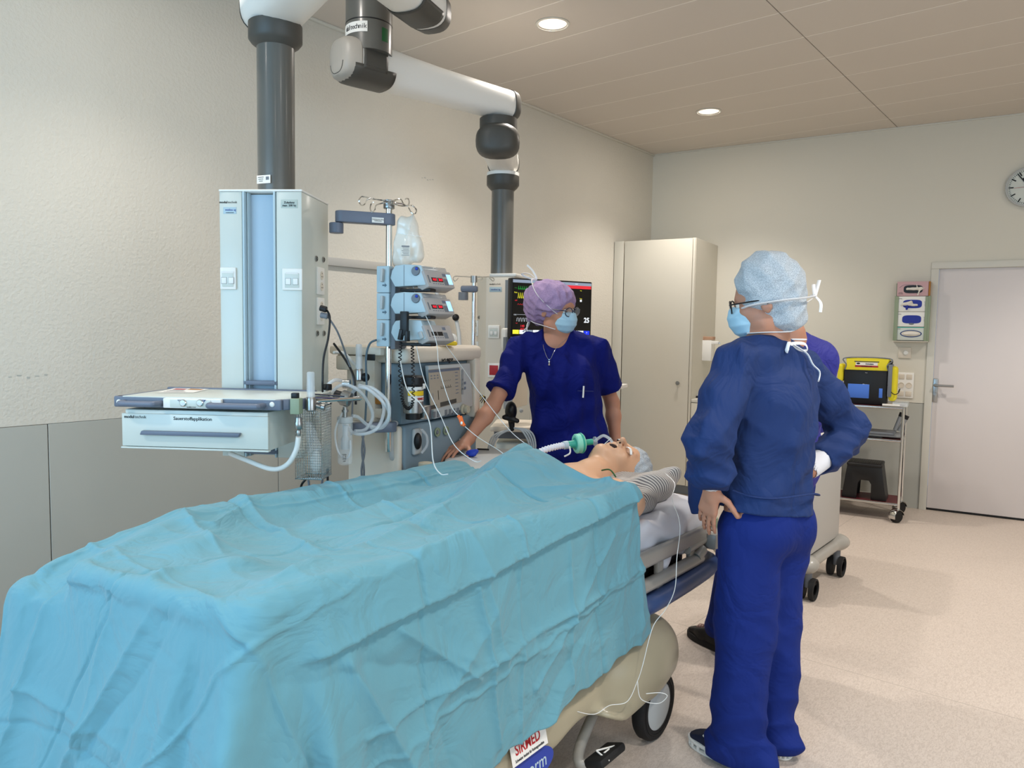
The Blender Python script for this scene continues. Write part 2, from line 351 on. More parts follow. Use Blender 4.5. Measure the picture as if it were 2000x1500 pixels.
mxx = N.new('ShaderNodeMath'); mxx.operation = 'MAXIMUM'; L.new(ln[0].outputs[0], mxx.inputs[0]); L.new(ln[1].outputs[0], mxx.inputs[1])
m2 = N.new('ShaderNodeMix'); m2.data_type = 'RGBA'; m2.inputs['B'].default_value = lin('aa9f94'); L.new(mxx.outputs[0], m2.inputs['Factor']); L.new(mx.outputs['Result'], m2.inputs['A']); L.new(m2.outputs['Result'], b.inputs['Base Color'])
r2 = N.new('ShaderNodeMapRange'); r2.inputs['To Min'].default_value = .3; r2.inputs['To Max'].default_value = .5; L.new(n1.outputs['Fac'], r2.inputs['Value']); L.new(r2.outputs[0], b.inputs['Roughness'])
mb = MB(); mb.box(((X0+XR)/2,(YF+8.2)/2,-.05),(XR-X0+.4,8.2-YF+.4,.1)); struct('floor', mb, 'floor_vinyl')
# plaster walls: rough render on the left wall, smoother on the back wall
mat('rough_plaster','d0cbbf',.85,bump=.55,bscale=62,bdist=.006,var=.02,vscale=2); mat('smooth_plaster','d6d1c3',.8,bump=.16,bscale=34,bdist=.004)
mat('wall_panel','b0b0a8',.5,spec=.3); mat('seam_dark','3a3a38',.8); mat('door_white','ddd6d4',.45); mat('door_frame','d2cfc4',.45); mat('rail_alu','b2b0aa',.4)
PH = 1.031
mb = MB(); mb.box((X0-.05,(YF+Y0)/2,(PH+CEIL)/2),(.1,Y0-YF,CEIL-PH)); struct('wall_left', mb, 'rough_plaster')
# grey wainscot boards: one per board with a hairline joint
seams = [YF]; y = 1.62+.6
def lwall(px, py):
    r = ray(px,py); k = (X0)/r.x; return Vector((0,0,CAMH))+r*k
ys = lwall(94,850).y; st = 1.19
ys0 = ys-st*4; k = 0
lo = YF
edges = [YF]+[ys0+st*i for i in range(1,12) if YF+.1 < ys0+st*i < Y0-.1]+[Y0]
for a, c in zip(edges, edges[1:]):
    mb = MB(); mb.box((X0-.05,(a+c)/2,PH/2),(.1,c-a-.004,PH-.004),.0015,seg=1); struct('trim_%d'%(edges.index(a)+1), mb, 'wall_panel')
mb = MB(); mb.box((X0-.06,(YF+Y0)/2,PH/2),(.08,Y0-YF,PH)); struct('trim_20', mb, 'seam_dark')
# back wall with door opening
T0, T1, ZD = (Vector((-1.252,7.174,0))-Vector((X0,Y0,0))).dot(bt), 0, 2.11
T1 = T0+1.12; TE = 6.3
Tb = Matrix.Translation((X0,Y0,0)) @ Matrix.Rotation(BA,4,'Z')      # local: x along the wall, y into the wall, z up
PB = .916
mb = MB(Tb); mb.box((T0/2-.1,.05,(PB+CEIL)/2),(T0+.2,.1,CEIL-PB)); mb.box(((T0+T1)/2,.05,(ZD+CEIL)/2),(T1-T0,.1,CEIL-ZD)); mb.box(((T1+TE)/2,.05,CEIL/2),(TE-T1,.1,CEIL)); struct('wall_back', mb, 'smooth_plaster')
mb = MB(Tb); mb.box((T0/2-.1,.052,PB/2-.002),(T0+.2,.1,PB-.003),.001,seg=1); struct('trim_21', mb, 'wall_panel')
mb = MB(Tb); mb.box((T0/2-.1,.055,PB-.003),(T0+.2,.1,.006)); struct('trim_22', mb, 'seam_dark')
# door: steel frame, leaf, transom panel tone, lever handle
mb = MB(Tb)
for x in (T0+.028,T1-.028): mb.box((x,.02,(ZD-.056)/2),(.056,.07,ZD-.056),.002)
mb.box(((T0+T1)/2,.02,ZD-.028),(T1-T0,.07,.056),.004)
fr = struct('door_1', mb, 'door_frame')
leaf = MB(Tb); leaf.box(((T0+T1)/2,.035,.018+(ZD-.074)/2),(T1-T0-.116,.04,ZD-.074),.003); o = struct('door_2', leaf, 'door_white')
mb = MB(Tb); mb.box(((T0+T1)/2,.04,.008),(T1-T0-.1,.05,.014)); struct('trim_23', mb, 'black_rubber')
tpl = (Vector((-1.178,7.184,0))-Vector((X0,Y0,0))).dot(bt)
h = MB(Tb); h.box((tpl,.011,1.03),(.04,.008,.2),.012,seg=3); h.ob('handle_plate','steel',o)
h = MB(Tb); h.tube([(tpl,.01,1.075),(tpl,-.045,1.075),(tpl+.02,-.05,1.075),(tpl+.135,-.05,1.075)],.0095,n=12,k=3); h.cyl((tpl,.012,1.075),(tpl,-.01,1.075),.014); h.ob('door_handle','brushed',o)
h = MB(Tb); h.cyl((tpl,.012,1.0),(tpl,-.002,1.0),.011); h.ob('lock_cylinder','steel',o)
# remaining walls (behind and beside the viewer) with a daylight window behind; right window added for fill
mb = MB(); mb.box((XR+.05,(YF-1.0)/2,CEIL/2),(.1,-1.0-YF,CEIL)); mb.box((XR+.05,(2.2+8.2)/2,CEIL/2),(.1,6.0,CEIL)); mb.box((XR+.05,.6,.5),(.1,3.2,1.0)); mb.box((XR+.05,.6,(2.7+CEIL)/2),(.1,3.2,CEIL-2.7)); struct('wall_right', mb, 'smooth_plaster')
mb = MB()
for y in (-1.0,.6,2.2): mb.box((XR+.03,y,1.85),(.06,.06,1.7))
for z in (1.0,2.7): mb.box((XR+.03,.6,z),(.06,3.26,.06))
struct('window_added', mb, 'door_frame')  # frame of the invented window around the added fill lamp
mb = MB(); mb.box(((X0+XR)/2,YF-.05,.45),(XR-X0,.1,.9)); mb.box(((X0+XR)/2,YF-.05,(2.9+CEIL)/2),(XR-X0,.1,CEIL-2.9)); mb.box(((-3.35+X0)/2,YF-.05,1.9),(-3.35-X0,.1,2)); mb.box(((XR+.15)/2,YF-.05,1.9),(XR-.15,.1,2)); struct('wall_front', mb, 'smooth_plaster')
mb = MB()
for x in (-3.32,-1.6,.12): mb.box((x,YF-.03,1.9),(.06,.06,2))
for z in (.93,2.87): mb.box((-1.6,YF-.03,z),(3.5,.06,.06))
struct('window_1', mb, 'door_frame')
# ceiling: long lightly profiled metal planks, one deep joint
m = mat('ceiling_plank','b5a898',.55,spec=.3); nt = m.node_tree; N, L = nt.nodes, nt.links; b = N['Principled BSDF']; tc = N.new('ShaderNodeTexCoord'); sp = N.new('ShaderNodeSeparateXYZ'); L.new(tc.outputs['Object'], sp.inputs[0])
q = N.new('ShaderNodeMath'); q.operation = 'PINGPONG'; q.inputs[1].default_value = .213; a = N.new('ShaderNodeMath'); a.operation = 'ADD'; a.inputs[1].default_value = 8.529; L.new(sp.outputs[1], a.inputs[0]); L.new(a.outputs[0], q.inputs[0])
mr = N.new('ShaderNodeMapRange'); mr.inputs['From Min'].default_value = 0; mr.inputs['From Max'].default_value = .009; L.new(q.outputs[0], mr.inputs['Value'])
bp = N.new('ShaderNodeBump'); bp.inputs['Strength'].default_value = .8; bp.inputs['Distance'].default_value = .004; L.new(mr.outputs[0], bp.inputs['Height']); L.new(bp.outputs[0], b.inputs['Normal'])
mx = N.new('ShaderNodeMix'); mx.data_type = 'RGBA'; mx.inputs['A'].default_value = lin('f0e9df'); mx.inputs['B'].default_value = lin('cfc6bb'); L.new(mr.outputs[0], mx.inputs['Factor']); L.new(mx.outputs['Result'], b.inputs['Base Color'])
cz = lambda px, py: atz(px,py,CEIL)
xs = cz(1615,115).x
holes = LIGHTS
mb = MB()
b_ = bmesh.new()
# ceiling sheets left and right of the joint, cut round the lamp openings
def sheet(xa, xb, ya, yb):
    cut = sorted([l for l in LIGHTS if xa < l[0] < xb and ya < l[1] < yb], key=lambda l: l[1]); s = .13
    y = ya
    for lx, ly in cut:
        mb.box(((xa+xb)/2,(y+ly-s)/2,CEIL+.01),(xb-xa,ly-s-y,.02)); 
        mb.box(((xa+lx-s)/2,ly,CEIL+.01),(lx-s-xa,2*s,.02)); mb.box(((xb+lx+s)/2,ly,CEIL+.01),(xb-lx-s,2*s,.02))
        n = 32; st_ = [(lx+.082*math.cos(2*PI*i/n), ly+.082*math.sin(2*PI*i/n), CEIL) for i in range(n)]
        out = []
        for i in range(n):
            c_, s_ = math.cos(2*PI*i/n), math.sin(2*PI*i/n); k_ = s/max(abs(c_),abs(s_)); out.append((lx+c_*k_, ly+s_*k_, CEIL))
        mb.ring_loft([out, st_], cap=False)
        y = ly+s
    mb.box(((xa+xb)/2,(y+yb)/2,CEIL+.01),(xb-xa,yb-y,.02))
sheet(X0-.1, xs-.003, YF-.1, 8.3); sheet(xs+.003, XR+.1, YF-.1, 8.3); struct('ceiling', mb, 'ceiling_plank', sharp=20)
mb = MB(); mb.box(((X0+XR)/2,3,CEIL+.16),(XR-X0+.4,11.4,.05)); struct('ceiling', mb, 'dark_grey')
# shadow-gap profile along the walls
mb = MB(); mb.box((X0+.012,(YF+Y0)/2,CEIL-.008),(.024,Y0-YF,.016),.003); struct('trim_24', mb, 'door_frame')
mb = MB(Tb); mb.box((TE/2,-.008,CEIL-.006),(TE,.018,.012),.002); struct('trim_25', mb, 'door_frame')
# downlights: ring, reflector cup, glowing diffuser
mat('lamp_glow','fff0e2',.5,emit=3.2); mat('lamp_cup','f4ece2',.3,emit=.35)
def downlight(lx, ly, label):
    t = thing('ceiling_downlight', label, 'light', (lx,ly,CEIL), 0, 'recessed round downlights')
    MB().lathe([(.082,.001),(.098,0),(.1,-.005),(.088,-.007),(.082,-.003)],n=40).ob('trim_ring','door_frame',t)
    MB().lathe([(.082,0),(.078,.02),(.062,.075)],n=40).ob('reflector','lamp_cup',t)
    MB().lathe([(0,.07),(.062,.07)],n=40).ob('diffuser','lamp_glow',t)
downlight(*LIGHTS[2], 'round recessed downlight nearer the jointed ceiling arm')
downlight(*LIGHTS[3], 'smaller looking round recessed downlight in front of the back wall, above the tall cabinet')
# aluminium rail on the left wall
a, c = lwall(650,503), lwall(752,513); zt, zb = a.z, lwall(650,519.5).z
y0 = lwall(560,500).y; y1 = lwall(768,515).y
mb = MB(); mb.box((X0+.012,(y0+y1)/2,(zt+zb)/2),(.024,y1-y0,zt-zb),.004); tag(mb.ob('wall_rail','rail_alu'),'long grey equipment rail fixed to the left wall behind the pendants','rail')
# ================================================================ patient bed cloth: relaxed over the rails, foot board and body
def cloth_over(lo, hi, coll, x0, nx, ny, h, steps=260, z0=1.12, seed=3, init=None, its=12, dt=.01, fric=.5, gap=.012, bend=.15):
    S = SDF(lo, hi, .02); coll(S); Dg = S.D; G = np.stack(np.gradient(Dg, .02), -1)
    def samp(P):
        q = (P-S.lo)/.02; q = np.clip(q, 0, np.array(Dg.shape)-1.001); i = q.astype(int); f = q-i; d = 0; g = 0
        for a in (0,1):
            for b in (0,1):
                for c in (0,1):
                    w_ = (f[...,0] if a else 1-f[...,0])*(f[...,1] if b else 1-f[...,1])*(f[...,2] if c else 1-f[...,2])
                    d = d+w_*Dg[i[...,0]+a,i[...,1]+b,i[...,2]+c]; g = g+w_[...,None]*G[i[...,0]+a,i[...,1]+b,i[...,2]+c]
        return d, g/(np.linalg.norm(g,axis=-1,keepdims=True)+1e-6)
    I, J = np.meshgrid(np.arange(nx), np.arange(ny), indexing='ij')
    X = np.stack([x0[0]+I*h, x0[1]+J*h, np.full(I.shape,z0)+0.0*I], -1).astype(float)
    if init is not None: X = init.copy()
    rng = np.random.RandomState(seed); X[...,2] += rng.rand(nx,ny)*.004
    V = np.zeros_like(X)
    def con(a, b, L, k):
        d = X[b]-X[a]; l = np.linalg.norm(d,axis=-1,keepdims=True)+1e-9; c = d*(.5*k*(l-L)/l); X[a] += c; X[b] -= c
    def con_c(a, b, L, k):       # resists folding only (bending)
        d = X[b]-X[a]; l = np.linalg.norm(d,axis=-1,keepdims=True)+1e-9; c = d*(.5*k*np.minimum(l-L,0)/l); X[a] += c; X[b] -= c
    s = slice
    groups = []
    for o in (0,1):
        n_ = (nx-o)//2; groups.append(((s(o,o+2*n_,2)),(s(o+1,o+2*n_,2)),0))
    for st in range(steps):
        V[...,2] -= 9.8*dt; V *= .97; Xo = X.copy(); X += V*dt
        for it in range(its):
            for o in (0,1):
                n_ = (X.shape[0]-o)//2; con((s(o,o+2*n_,2),s(None)),(s(o+1,o+2*n_,2),s(None)),h,1)
                n_ = (X.shape[1]-o)//2; con((s(None),s(o,o+2*n_,2)),(s(None),s(o+1,o+2*n_,2)),h,1)
            con((s(0,-1),s(0,-1)),(s(1,None),s(1,None)),h*1.41421,.3); con((s(1,None),s(0,-1)),(s(0,-1),s(1,None)),h*1.41421,.3)
            con_c((s(0,-2),s(None)),(s(2,None),s(None)),h*2,bend); con_c((s(None),s(0,-2)),(s(None),s(2,None)),h*2,bend)
            if it in (its-1, its//2):
                d, g = samp(X); pen = np.maximum(gap-d,0)[...,None]; X += g*pen
                hit = pen > 0; m_ = X-Xo; t_ = m_-g*(m_*g).sum(-1,keepdims=True); X = np.where(hit, X-t_*fric, X)
        V = (X-Xo)/dt; sp_ = np.linalg.norm(V,axis=-1,keepdims=True); V *= np.minimum(1, 1.5/(sp_+1e-6))
    return X
def grid_faces(nx, ny):
    I, J = np.meshgrid(np.arange(nx-1), np.arange(ny-1), indexing='ij'); a = (I*ny+J).ravel(); return np.stack([a,a+ny,a+ny+1,a+1],1)
RX, LX = -1.225, -2.03
def bed_coll(S):
    S.cap((RX,.78,.945),(RX,2.30,.955),.018,k=0); S.cap((LX,1.04,.935),(LX,2.3,.915),.018,k=0)
    S.cap((-1.80,.67,.925),(RX,.75,.93),.02,k=0)
    S.cap((-1.78,.72,.895),(-1.98,1.07,.905),.05,k=0); S.cap((-1.75,.75,.80),(-1.95,1.07,.80),.05,k=0); S.cap((-1.97,.60,.86),(LX,1.04,.935),.018,k=0); S.cap((-1.97,.62,.86),(-1.80,.67,.925),.018,k=0)
    for a in range(5):          # rail uprights and mattress block keep the cloth outside
        pass
    S.box((-1.63,1.70,.60),(.36,.90,.20),.02,0)
    S.box((RX-.03,1.55,.72),(.05,.80,.235),.02,0); S.box((LX+.03,1.8,.72),(.05,.77,.23),.02,0); S.box((-1.5,.75,.7),(.27,.05,.225),.02,0,rot=(0,0,7)); S.box((-1.88,.70,.66),(.12,.05,.19),.02,0,rot=(0,0,12)); S.box((-1.98,.82,.66),(.04,.2,.2),.01,0)
    # the lying figure: feet, legs, hips, chest and shoulders
    S.ell((-1.70,.88,.88),(.07,.10,.08),k=.05); S.ell((-1.49,.88,.88),(.07,.10,.08),k=.05)
    S.cap((-1.72,.88,.84),(-1.70,1.30,.87),.05,.06,k=.03); S.cap((-1.48,.88,.84),(-1.49,1.30,.89),.05,.065,k=.03)
    S.cap((-1.70,1.30,.87),(-1.68,1.72,.87),.06,.08,k=.04); S.cap((-1.49,1.30,.89),(-1.52,1.72,.87),.065,.08,k=.04)
    S.ell((-1.6,1.78,.88),(.17,.17,.1),k=.04); S.ell((-1.6,2.10,.915),(.17,.28,.12),k=.04); S.ell((-1.6,2.36,.915),(.25,.16,.125),k=.04)
    S.ell((-1.43,2.25,.93),(.14,.15,.085),k=.05)
    S.cap((-1.82,2.25,.88),(-1.84,1.9,.85),.05,k=.03); S.cap((-1.38,2.25,.89),(-1.35,1.9,.85),.05,k=.03)
def drape_levels(lo, hi, coll, x0, W, Lh, h0=.05, plan=((220,14),(70,14),(25,12)), init=None, **kw):
    nx, ny = int(round(W/h0))+1, int(round(Lh/h0))+1
    I, J = np.meshgrid(np.arange(nx), np.arange(ny), indexing='ij'); X = np.stack([x0[0]+I*h0, x0[1]+J*h0, np.full(I.shape,1.13)], -1).astype(float)
    if init: X = init(X)
    for l, (st, its) in enumerate(plan):
        if l: X = upsample(X, 2); h0 /= 2
        X = cloth_over(lo, hi, coll, x0, X.shape[0], X.shape[1], h0, steps=st, its=its, init=X, **kw)
    return X
def upsample(P, k=2):
    # Catmull-Rom refinement of a cloth grid along both axes
    for ax in (0,1):
        P = np.swapaxes(P, 0, ax); E = np.concatenate([2*P[:1]-P[1:2], P, 2*P[-1:]-P[-2:-1]]); n = len(P); out = np.empty(((n-1)*k+1,)+P.shape[1:])
        for j in range(k):
            t = j/k; a, b, c, d = E[0:n-1], E[1:n], E[2:n+1], E[3:n+2]
            out[j:(n-1)*k:k] = .5*(2*b+(c-a)*t+(2*a-5*b+4*c-d)*t*t+(3*b-a-3*c+d)*t**3)
        out[-1] = P[-1]; P = np.swapaxes(out, 0, ax)
    return P
DW, DL = 1.74, 2.26
def drape_init(X):
    # the sheet lies slightly askew: its head edge runs diagonally over the chest
    X[...,0] += (1.5-X[...,1])*.045; t = np.clip((X[...,0]+1.55)/.85, -1, 1); X[...,1] += np.clip(-t,0,1)*.06-np.clip(t,0,1)*.04; return X
DR = drape_levels((-3.0,-.5,.1),(-.4,3.0,1.3), bed_coll, (-2.47,.04), DW, DL, init=drape_init)
def normals(P):
    a = np.gradient(P, axis=0); b = np.gradient(P, axis=1); n = np.cross(a, b); return n/(np.linalg.norm(n,axis=-1,keepdims=True)+1e-9)
m = mat('drape_cloth','6399a8',.72,bump=.18,bscale=240,bdist=.0015,sheen=.15,spec=.3,wr=.5,wrs=5)
P = upsample(DR, 3 if DR.shape[0] < 150 else 2)
# trim the near hem: shallower towards the head
zt = .47+(np.clip(P[...,1],.3,2.4)-2.28)*.14; ii = np.arange(P.shape[0]); cut_ = np.array([ii[(P[:,j,2] > zt[:,j]) & (ii > P.shape[0]//2)].max() if ((P[:,j,2] > zt[:,j]) & (ii > P.shape[0]//2)).any() else P.shape[0]-1 for j in range(P.shape[1])], float)
kk = np.ones(31)/31; cut_ = np.convolve(np.pad(cut_,15,'edge'),kk,'valid')+1.5*np.sin(np.arange(P.shape[1])*.11)+1.0*np.sin(np.arange(P.shape[1])*.29)
P = np.stack([np.stack([np.interp(np.linspace(0,cut_[j],P.shape[0]), ii, P[:,j,c]) for c in range(3)],-1) for j in range(P.shape[1])],1)
hd_ = np.clip((P[...,1]-1.5)/.7,0,1)*np.clip((P[...,0]+1.35)/.1,0,1); P[...,1] += hd_*np.clip(.93-P[...,2],0,1)*.30
Nn = normals(P); nu, nv = P.shape[:2]
if Nn[...,2].mean() < 0: Nn = -Nn
U, V_ = np.meshgrid(np.linspace(0,DW,nu), np.linspace(0,DL,nv), indexing='ij')
def crease(x, c, w=.004): return np.exp(-((x-c)/w)**2)
rng = np.random.RandomState(5)
def vnoise(u, v, f, seed):
    r = np.random.RandomState(seed); G = r.rand(64,64); x, y = (u*f)%63, (v*f)%63; i, j = x.astype(int), y.astype(int); a, b = x-i, y-j; a = a*a*(3-2*a); b = b*b*(3-2*b)
    return (G[i,j]*(1-a)+G[i+1,j]*a)*(1-b)+(G[i,j+1]*(1-a)+G[i+1,j+1]*a)*b-.5
disp = 0.0
wob = .006*vnoise(U,V_,5,1)
for c, s_ in ((.52,1),(.86,-1),(1.19,1),(1.52,1),(1.79,-1)): disp = disp+s_*.006*crease(U+wob,c,.006)*(1+.8*vnoise(U,V_,9,2))
for c, s_ in ((.30,1),(.62,-1),(.95,1),(1.30,-1),(1.65,1),(2.0,-1)): disp = disp+s_*.0055*crease(V_+wob,c,.006)*(1+.8*vnoise(U,V_,9,3))
# small crumples: sum of short random crease segments
for k in range(70):
    cu_, cv_, an, ln_, am = rng.rand()*1.9, rng.rand()*2.3, rng.choice([.3,1.2,-.6,.9,-1.2])+.4*rng.rand(), .12+.25*rng.rand(), (rng.rand()-.45)*.034
    du, dv = U-cu_, V_-cv_; a = du*math.cos(an)+dv*math.sin(an); b = -du*math.sin(an)+dv*math.cos(an)
    disp = disp+am*np.exp(-(a/ln_)**2)*np.exp(-np.abs(b)/.03)
for k in range(150):
    cu_, cv_, an, ln_, am = rng.rand()*2, rng.rand()*2.35, rng.rand()*PI, .05+.16*rng.rand(), (rng.rand()-.4)*.010
    du, dv = U-cu_, V_-cv_; a = du*math.cos(an)+dv*math.sin(an); b = -du*math.sin(an)+dv*math.cos(an)
    disp = disp+am*np.exp(-(a/ln_)**2)*np.exp(-np.abs(b)/.012)
disp = disp+.004*vnoise(U,V_,7,7)+.0022*vnoise(U,V_,22,8)
P = P+Nn*disp[...,None]
# long ridges and folds lying over the body, on the foot end and beside the far rail
def seg_d(A, B, x, y):
    dx, dy = B[0]-A[0], B[1]-A[1]; L2 = dx*dx+dy*dy; t = np.clip(((x-A[0])*dx+(y-A[1])*dy)/L2,0,1); return np.hypot(x-A[0]-dx*t, y-A[1]-dy*t), t
topm = np.clip((P[...,2]-.80)/.06,0,1)
def top_ridge(pts, am, w, z=.93):
    Q = [atz(px,py,z) for px,py in pts]; d = None
    for a_, b_ in zip(Q, Q[1:]):
        e_, t_ = seg_d(a_, b_, P[...,0], P[...,1]); d = e_ if d is None else np.minimum(d, e_)
    end = np.minimum(1, np.minimum(np.hypot(P[...,0]-Q[0].x,P[...,1]-Q[0].y), np.hypot(P[...,0]-Q[-1].x,P[...,1]-Q[-1].y))/.12+.15)
    P[...,2] += topm*am*end*np.exp(-d/w)
top_ridge(((500,1200),(553,1175),(767,1071),(975,967),(1060,925)),.034,.05); top_ridge(((455,988),(540,1035),(630,1085)),.022,.022); top_ridge(((262,1178),(338,1136),(403,1126)),.022,.02)
top_ridge(((345,1018),(410,1075),(440,1100)),.020,.018); top_ridge(((600,1090),(720,1050),(900,975)),-.020,.045); top_ridge(((700,1010),(860,950),(960,915)),.014,.018); top_ridge(((850,1105),(1000,1040),(1150,975)),.012,.016); top_ridge(((340,1030),(420,1028),(480,992)),.030,.03,.95)
ftm = np.clip((.72-P[...,1])/.08,0,1)*np.clip((.93-P[...,2])/.05,0,1)
for (xa,za,xb,zb_,am,w) in ((-1.46,.93,-1.75,.45,.030,.016),(-1.62,.93,-1.66,.5,.012,.012),(-1.33,.92,-1.45,.40,.020,.02),(-1.86,.86,-1.92,.4,.016,.014),(-1.9,.66,-1.3,.60,.012,.010)):
    e_, t_ = seg_d((xa,za),(xb,zb_),P[...,0],P[...,2]); P[...,1] -= ftm*am*np.exp(-e_/w)
sdm = np.clip((P[...,0]+1.30)/.05,0,1)*np.clip((.90-P[...,2])/.05,0,1)
for (ya,za,yb,zb_,am,w) in ((1.75,.9,1.78,.45,.012,.010),(2.0,.85,1.6,.5,.012,.012),(1.35,.85,1.45,.4,.014,.010),(1.0,.62,2.25,.70,.012,.009),(1.1,.82,1.35,.62,.014,.012),(.95,.80,1.15,.45,.03,.03),(2.15,.9,2.2,.5,.008,.012)):
    e_, t_ = seg_d((ya,za),(yb,zb_),P[...,1],P[...,2]); P[...,0] += sdm*am*np.exp(-e_/w)
# the doubled fold just under the near rail, and the gathered cone at the near foot corner
zf = .955-.13*np.clip(1-(P[...,1]-.75)/1.55,0,1)+.008*vnoise(U,V_,6,11); wz = P[...,2]-zf; near = np.clip((P[...,0]+1.30)/.05,0,1)*np.clip((P[...,1]-.82)/.08,0,1)
P[...,0] += near*np.where(wz > 0, .024*np.exp(-np.maximum(wz,0)/.07), .024*np.exp(np.minimum(wz,0)/.006)-.0)
ph = np.arctan2(P[...,1]-.92, P[...,0]+1.40)+PI/4; dp = np.clip((.94-P[...,2])/.45,0,1.2)
rad_ = dp*(.055*np.cos(8*ph+.5)*np.exp(-(ph/.55)**2)+.012*np.cos(19*ph)*np.exp(-(ph/.9)**2))
P[...,0] += rad_*np.cos(ph-PI/4); P[...,1] += rad_*np.sin(ph-PI/4)
P[...,1] -= np.clip((.9-P[...,2])/.5,0,1)*.07*np.clip((.85-P[...,1])/.1,0,1)
o = np_mesh('surgical_drape', P.reshape(-1,3), grid_faces(nu,nv), 'drape_cloth')
tag(o, 'large creased turquoise surgical drape covering the patient and hanging over the bed sides', 'surgical drape')
md = o.modifiers.new('solid','SOLIDIFY'); md.thickness = .0008
# ================================================================ people
def V3(*a): return np.array(a, float)
def rotm(yaw=0, pitch=0, roll=0): return np.array((Matrix.Rotation(rad(yaw),3,'Z') @ Matrix.Rotation(rad(pitch),3,'X') @ Matrix.Rotation(rad(roll),3,'Y')))
def eul(R): e = Matrix(R.tolist()).to_euler(); return [math.degrees(a) for a in e]
class Frame:           # places head-local points into the figure
    def __init__(s, c, R, k=1): s.c, s.R, s.k = np.array(c,float), R, k; s.e = eul(R)
    def p(s, *v): return s.c+s.R@(np.array(v,float)*s.k)
    def ell(s, S, c, r, k=.012, **kw): S.ell(s.p(*c), np.array(r)*s.k, k, rot=s.e, **kw)
    def cap(s, S, a, b, ra, rb=None, k=.012, **kw): S.cap(s.p(*a), s.p(*b), ra*s.k, (ra if rb is None else rb)*s.k, k, **kw)
    def v(s, *a): return Vector(s.p(*a))
def head(S, F, nose=1):
    F.ell(S,(0,-.012,.032),(.077,.097,.088),.01); F.ell(S,(0,.022,-.03),(.06,.068,.085),.03); F.ell(S,(0,.052,-.092),(.028,.03,.022),.02)
    F.cap(S,(-.05,.0,-.07),(-.01,.055,-.095),.018,.016,.025); F.cap(S,(.05,.0,-.07),(.01,.055,-.095),.018,.016,.025)
    F.cap(S,(-.032,.076,.026),(.032,.076,.026),.010,k=.014); F.ell(S,(-.036,.056,-.025),(.022,.024,.02),.02); F.ell(S,(.036,.056,-.025),(.022,.024,.02),.02)
    F.ell(S,(-.031,.094,.004),(.017,.015,.012),.012,sub=True); F.ell(S,(.031,.094,.004),(.017,.015,.012),.012,sub=True)
    F.cap(S,(0,.084,.010),(0,.102*nose,-.024),.007,.011,.01); F.ell(S,(-.010,.094,-.03),(.008,.010,.007),.006); F.ell(S,(.010,.094,-.03),(.008,.010,.007),.006); F.ell(S,(0,.103*nose,-.027),(.009,.009,.008),.006)
    F.cap(S,(-.018,.083,-.053),(.018,.083,-.053),.007,k=.008); F.cap(S,(-.015,.081,-.064),(.015,.081,-.064),.007,k=.008); F.cap(S,(-.02,.092,-.0585),(.02,.092,-.0585),.0022,k=.003,sub=True)
    for s_ in (-1,1):
        F.ell(S,(s_*.078,-.014,-.005),(.008,.020,.031),.006); F.ell(S,(s_*.087,-.011,-.002),(.004,.011,.018),.004,sub=True)
def eyes(F, parent):
    for s_ in (-1,1):
        MB().ell(F.v(s_*.031,.0745,.004),(.0125,.0125,.0125)).ob('eyeball','white_plastic',parent)
        MB().ell(F.v(s_*.031,.083,.004),(.006,.005,.006)).ob('iris','hair',parent)
def hand(S, w, d, n, side, curl=(.3,.3,.3,.3), k=1, spread=.10, thumb=(.6,.35,.5), wr=.024):
    # w wrist, d pointing direction, n palm normal, side: unit towards the thumb
    d = np.array(d,float); d /= np.linalg.norm(d); n = np.array(n,float); n -= d*n.dot(d); n /= np.linalg.norm(n); t = np.cross(d,n); t = t if t.dot(np.array(side)) > 0 else -t; w = np.array(w,float)
    P = lambda a,b,c: w+(d*a+t*b+n*c)*k
    S.chain([P(-.03,0,0),P(.0,0,0),P(.03,.006,0)],[wr,.023*k,.024*k],.015)
    for b_ in (-.024,-.006,.012,.027): S.cap(P(.02,b_*.6,0), P(.088-abs(b_-.006)*.25,b_,0), .015*k, .0115*k, .008)
    L_ = ((.040,.026,.019),(.045,.029,.021),(.042,.028,.020),(.033,.021,.017))
    for i, (b_, L, cu) in enumerate(zip((.027,.010,-.008,-.025), L_, curl)):
        a0 = spread*(1.3-i)*1.0; p = P(.086-abs(b_-.006)*.25, b_, 0); ang = cu*.6; rr = (.0085,.0088,.0084,.0074)[i]
        dv = math.cos(a0)*d+math.sin(a0)*t
        for j, l in enumerate(L):
            q = p+(dv*math.cos(ang)+n*math.sin(ang))*l*k; S.cap(p, q, rr*k*(1-.07*j), rr*k*(1-.07*(j+1)), .003); p = q; ang += cu*(1.0,.8,.5)[j]
    p = P(.018,.02,.006); dv = d*math.cos(thumb[0]*1.3)+t*math.sin(thumb[0]*1.3)+n*thumb[1]; dv /= np.linalg.norm(dv)
    q = p+dv*.042*k; S.cap(p,q,.0145*k,.0115*k,.01); dv2 = dv*.85+d*.5; dv2 /= np.linalg.norm(dv2); r_ = q+dv2*.032*k; S.cap(q,r_,.0110*k,.0100*k,.003); dv3 = dv2+d*thumb[2]*.5; dv3 /= np.linalg.norm(dv3); S.cap(r_, r_+dv3*.025*k, .0100*k,.0080*k,.003)
def arm(S, sh, el, wr, k=1, d=.0):
    sh, el, wr = V3(*sh), V3(*el), V3(*wr); m1 = sh*.55+el*.45; f1 = el*.7+wr*.3
    S.chain([sh,m1,el],[.052*k+d,.045*k+d,.038*k+d],.02); S.chain([el,f1,wr],[.037*k+d,.039*k+d,.025*k+d],.02)
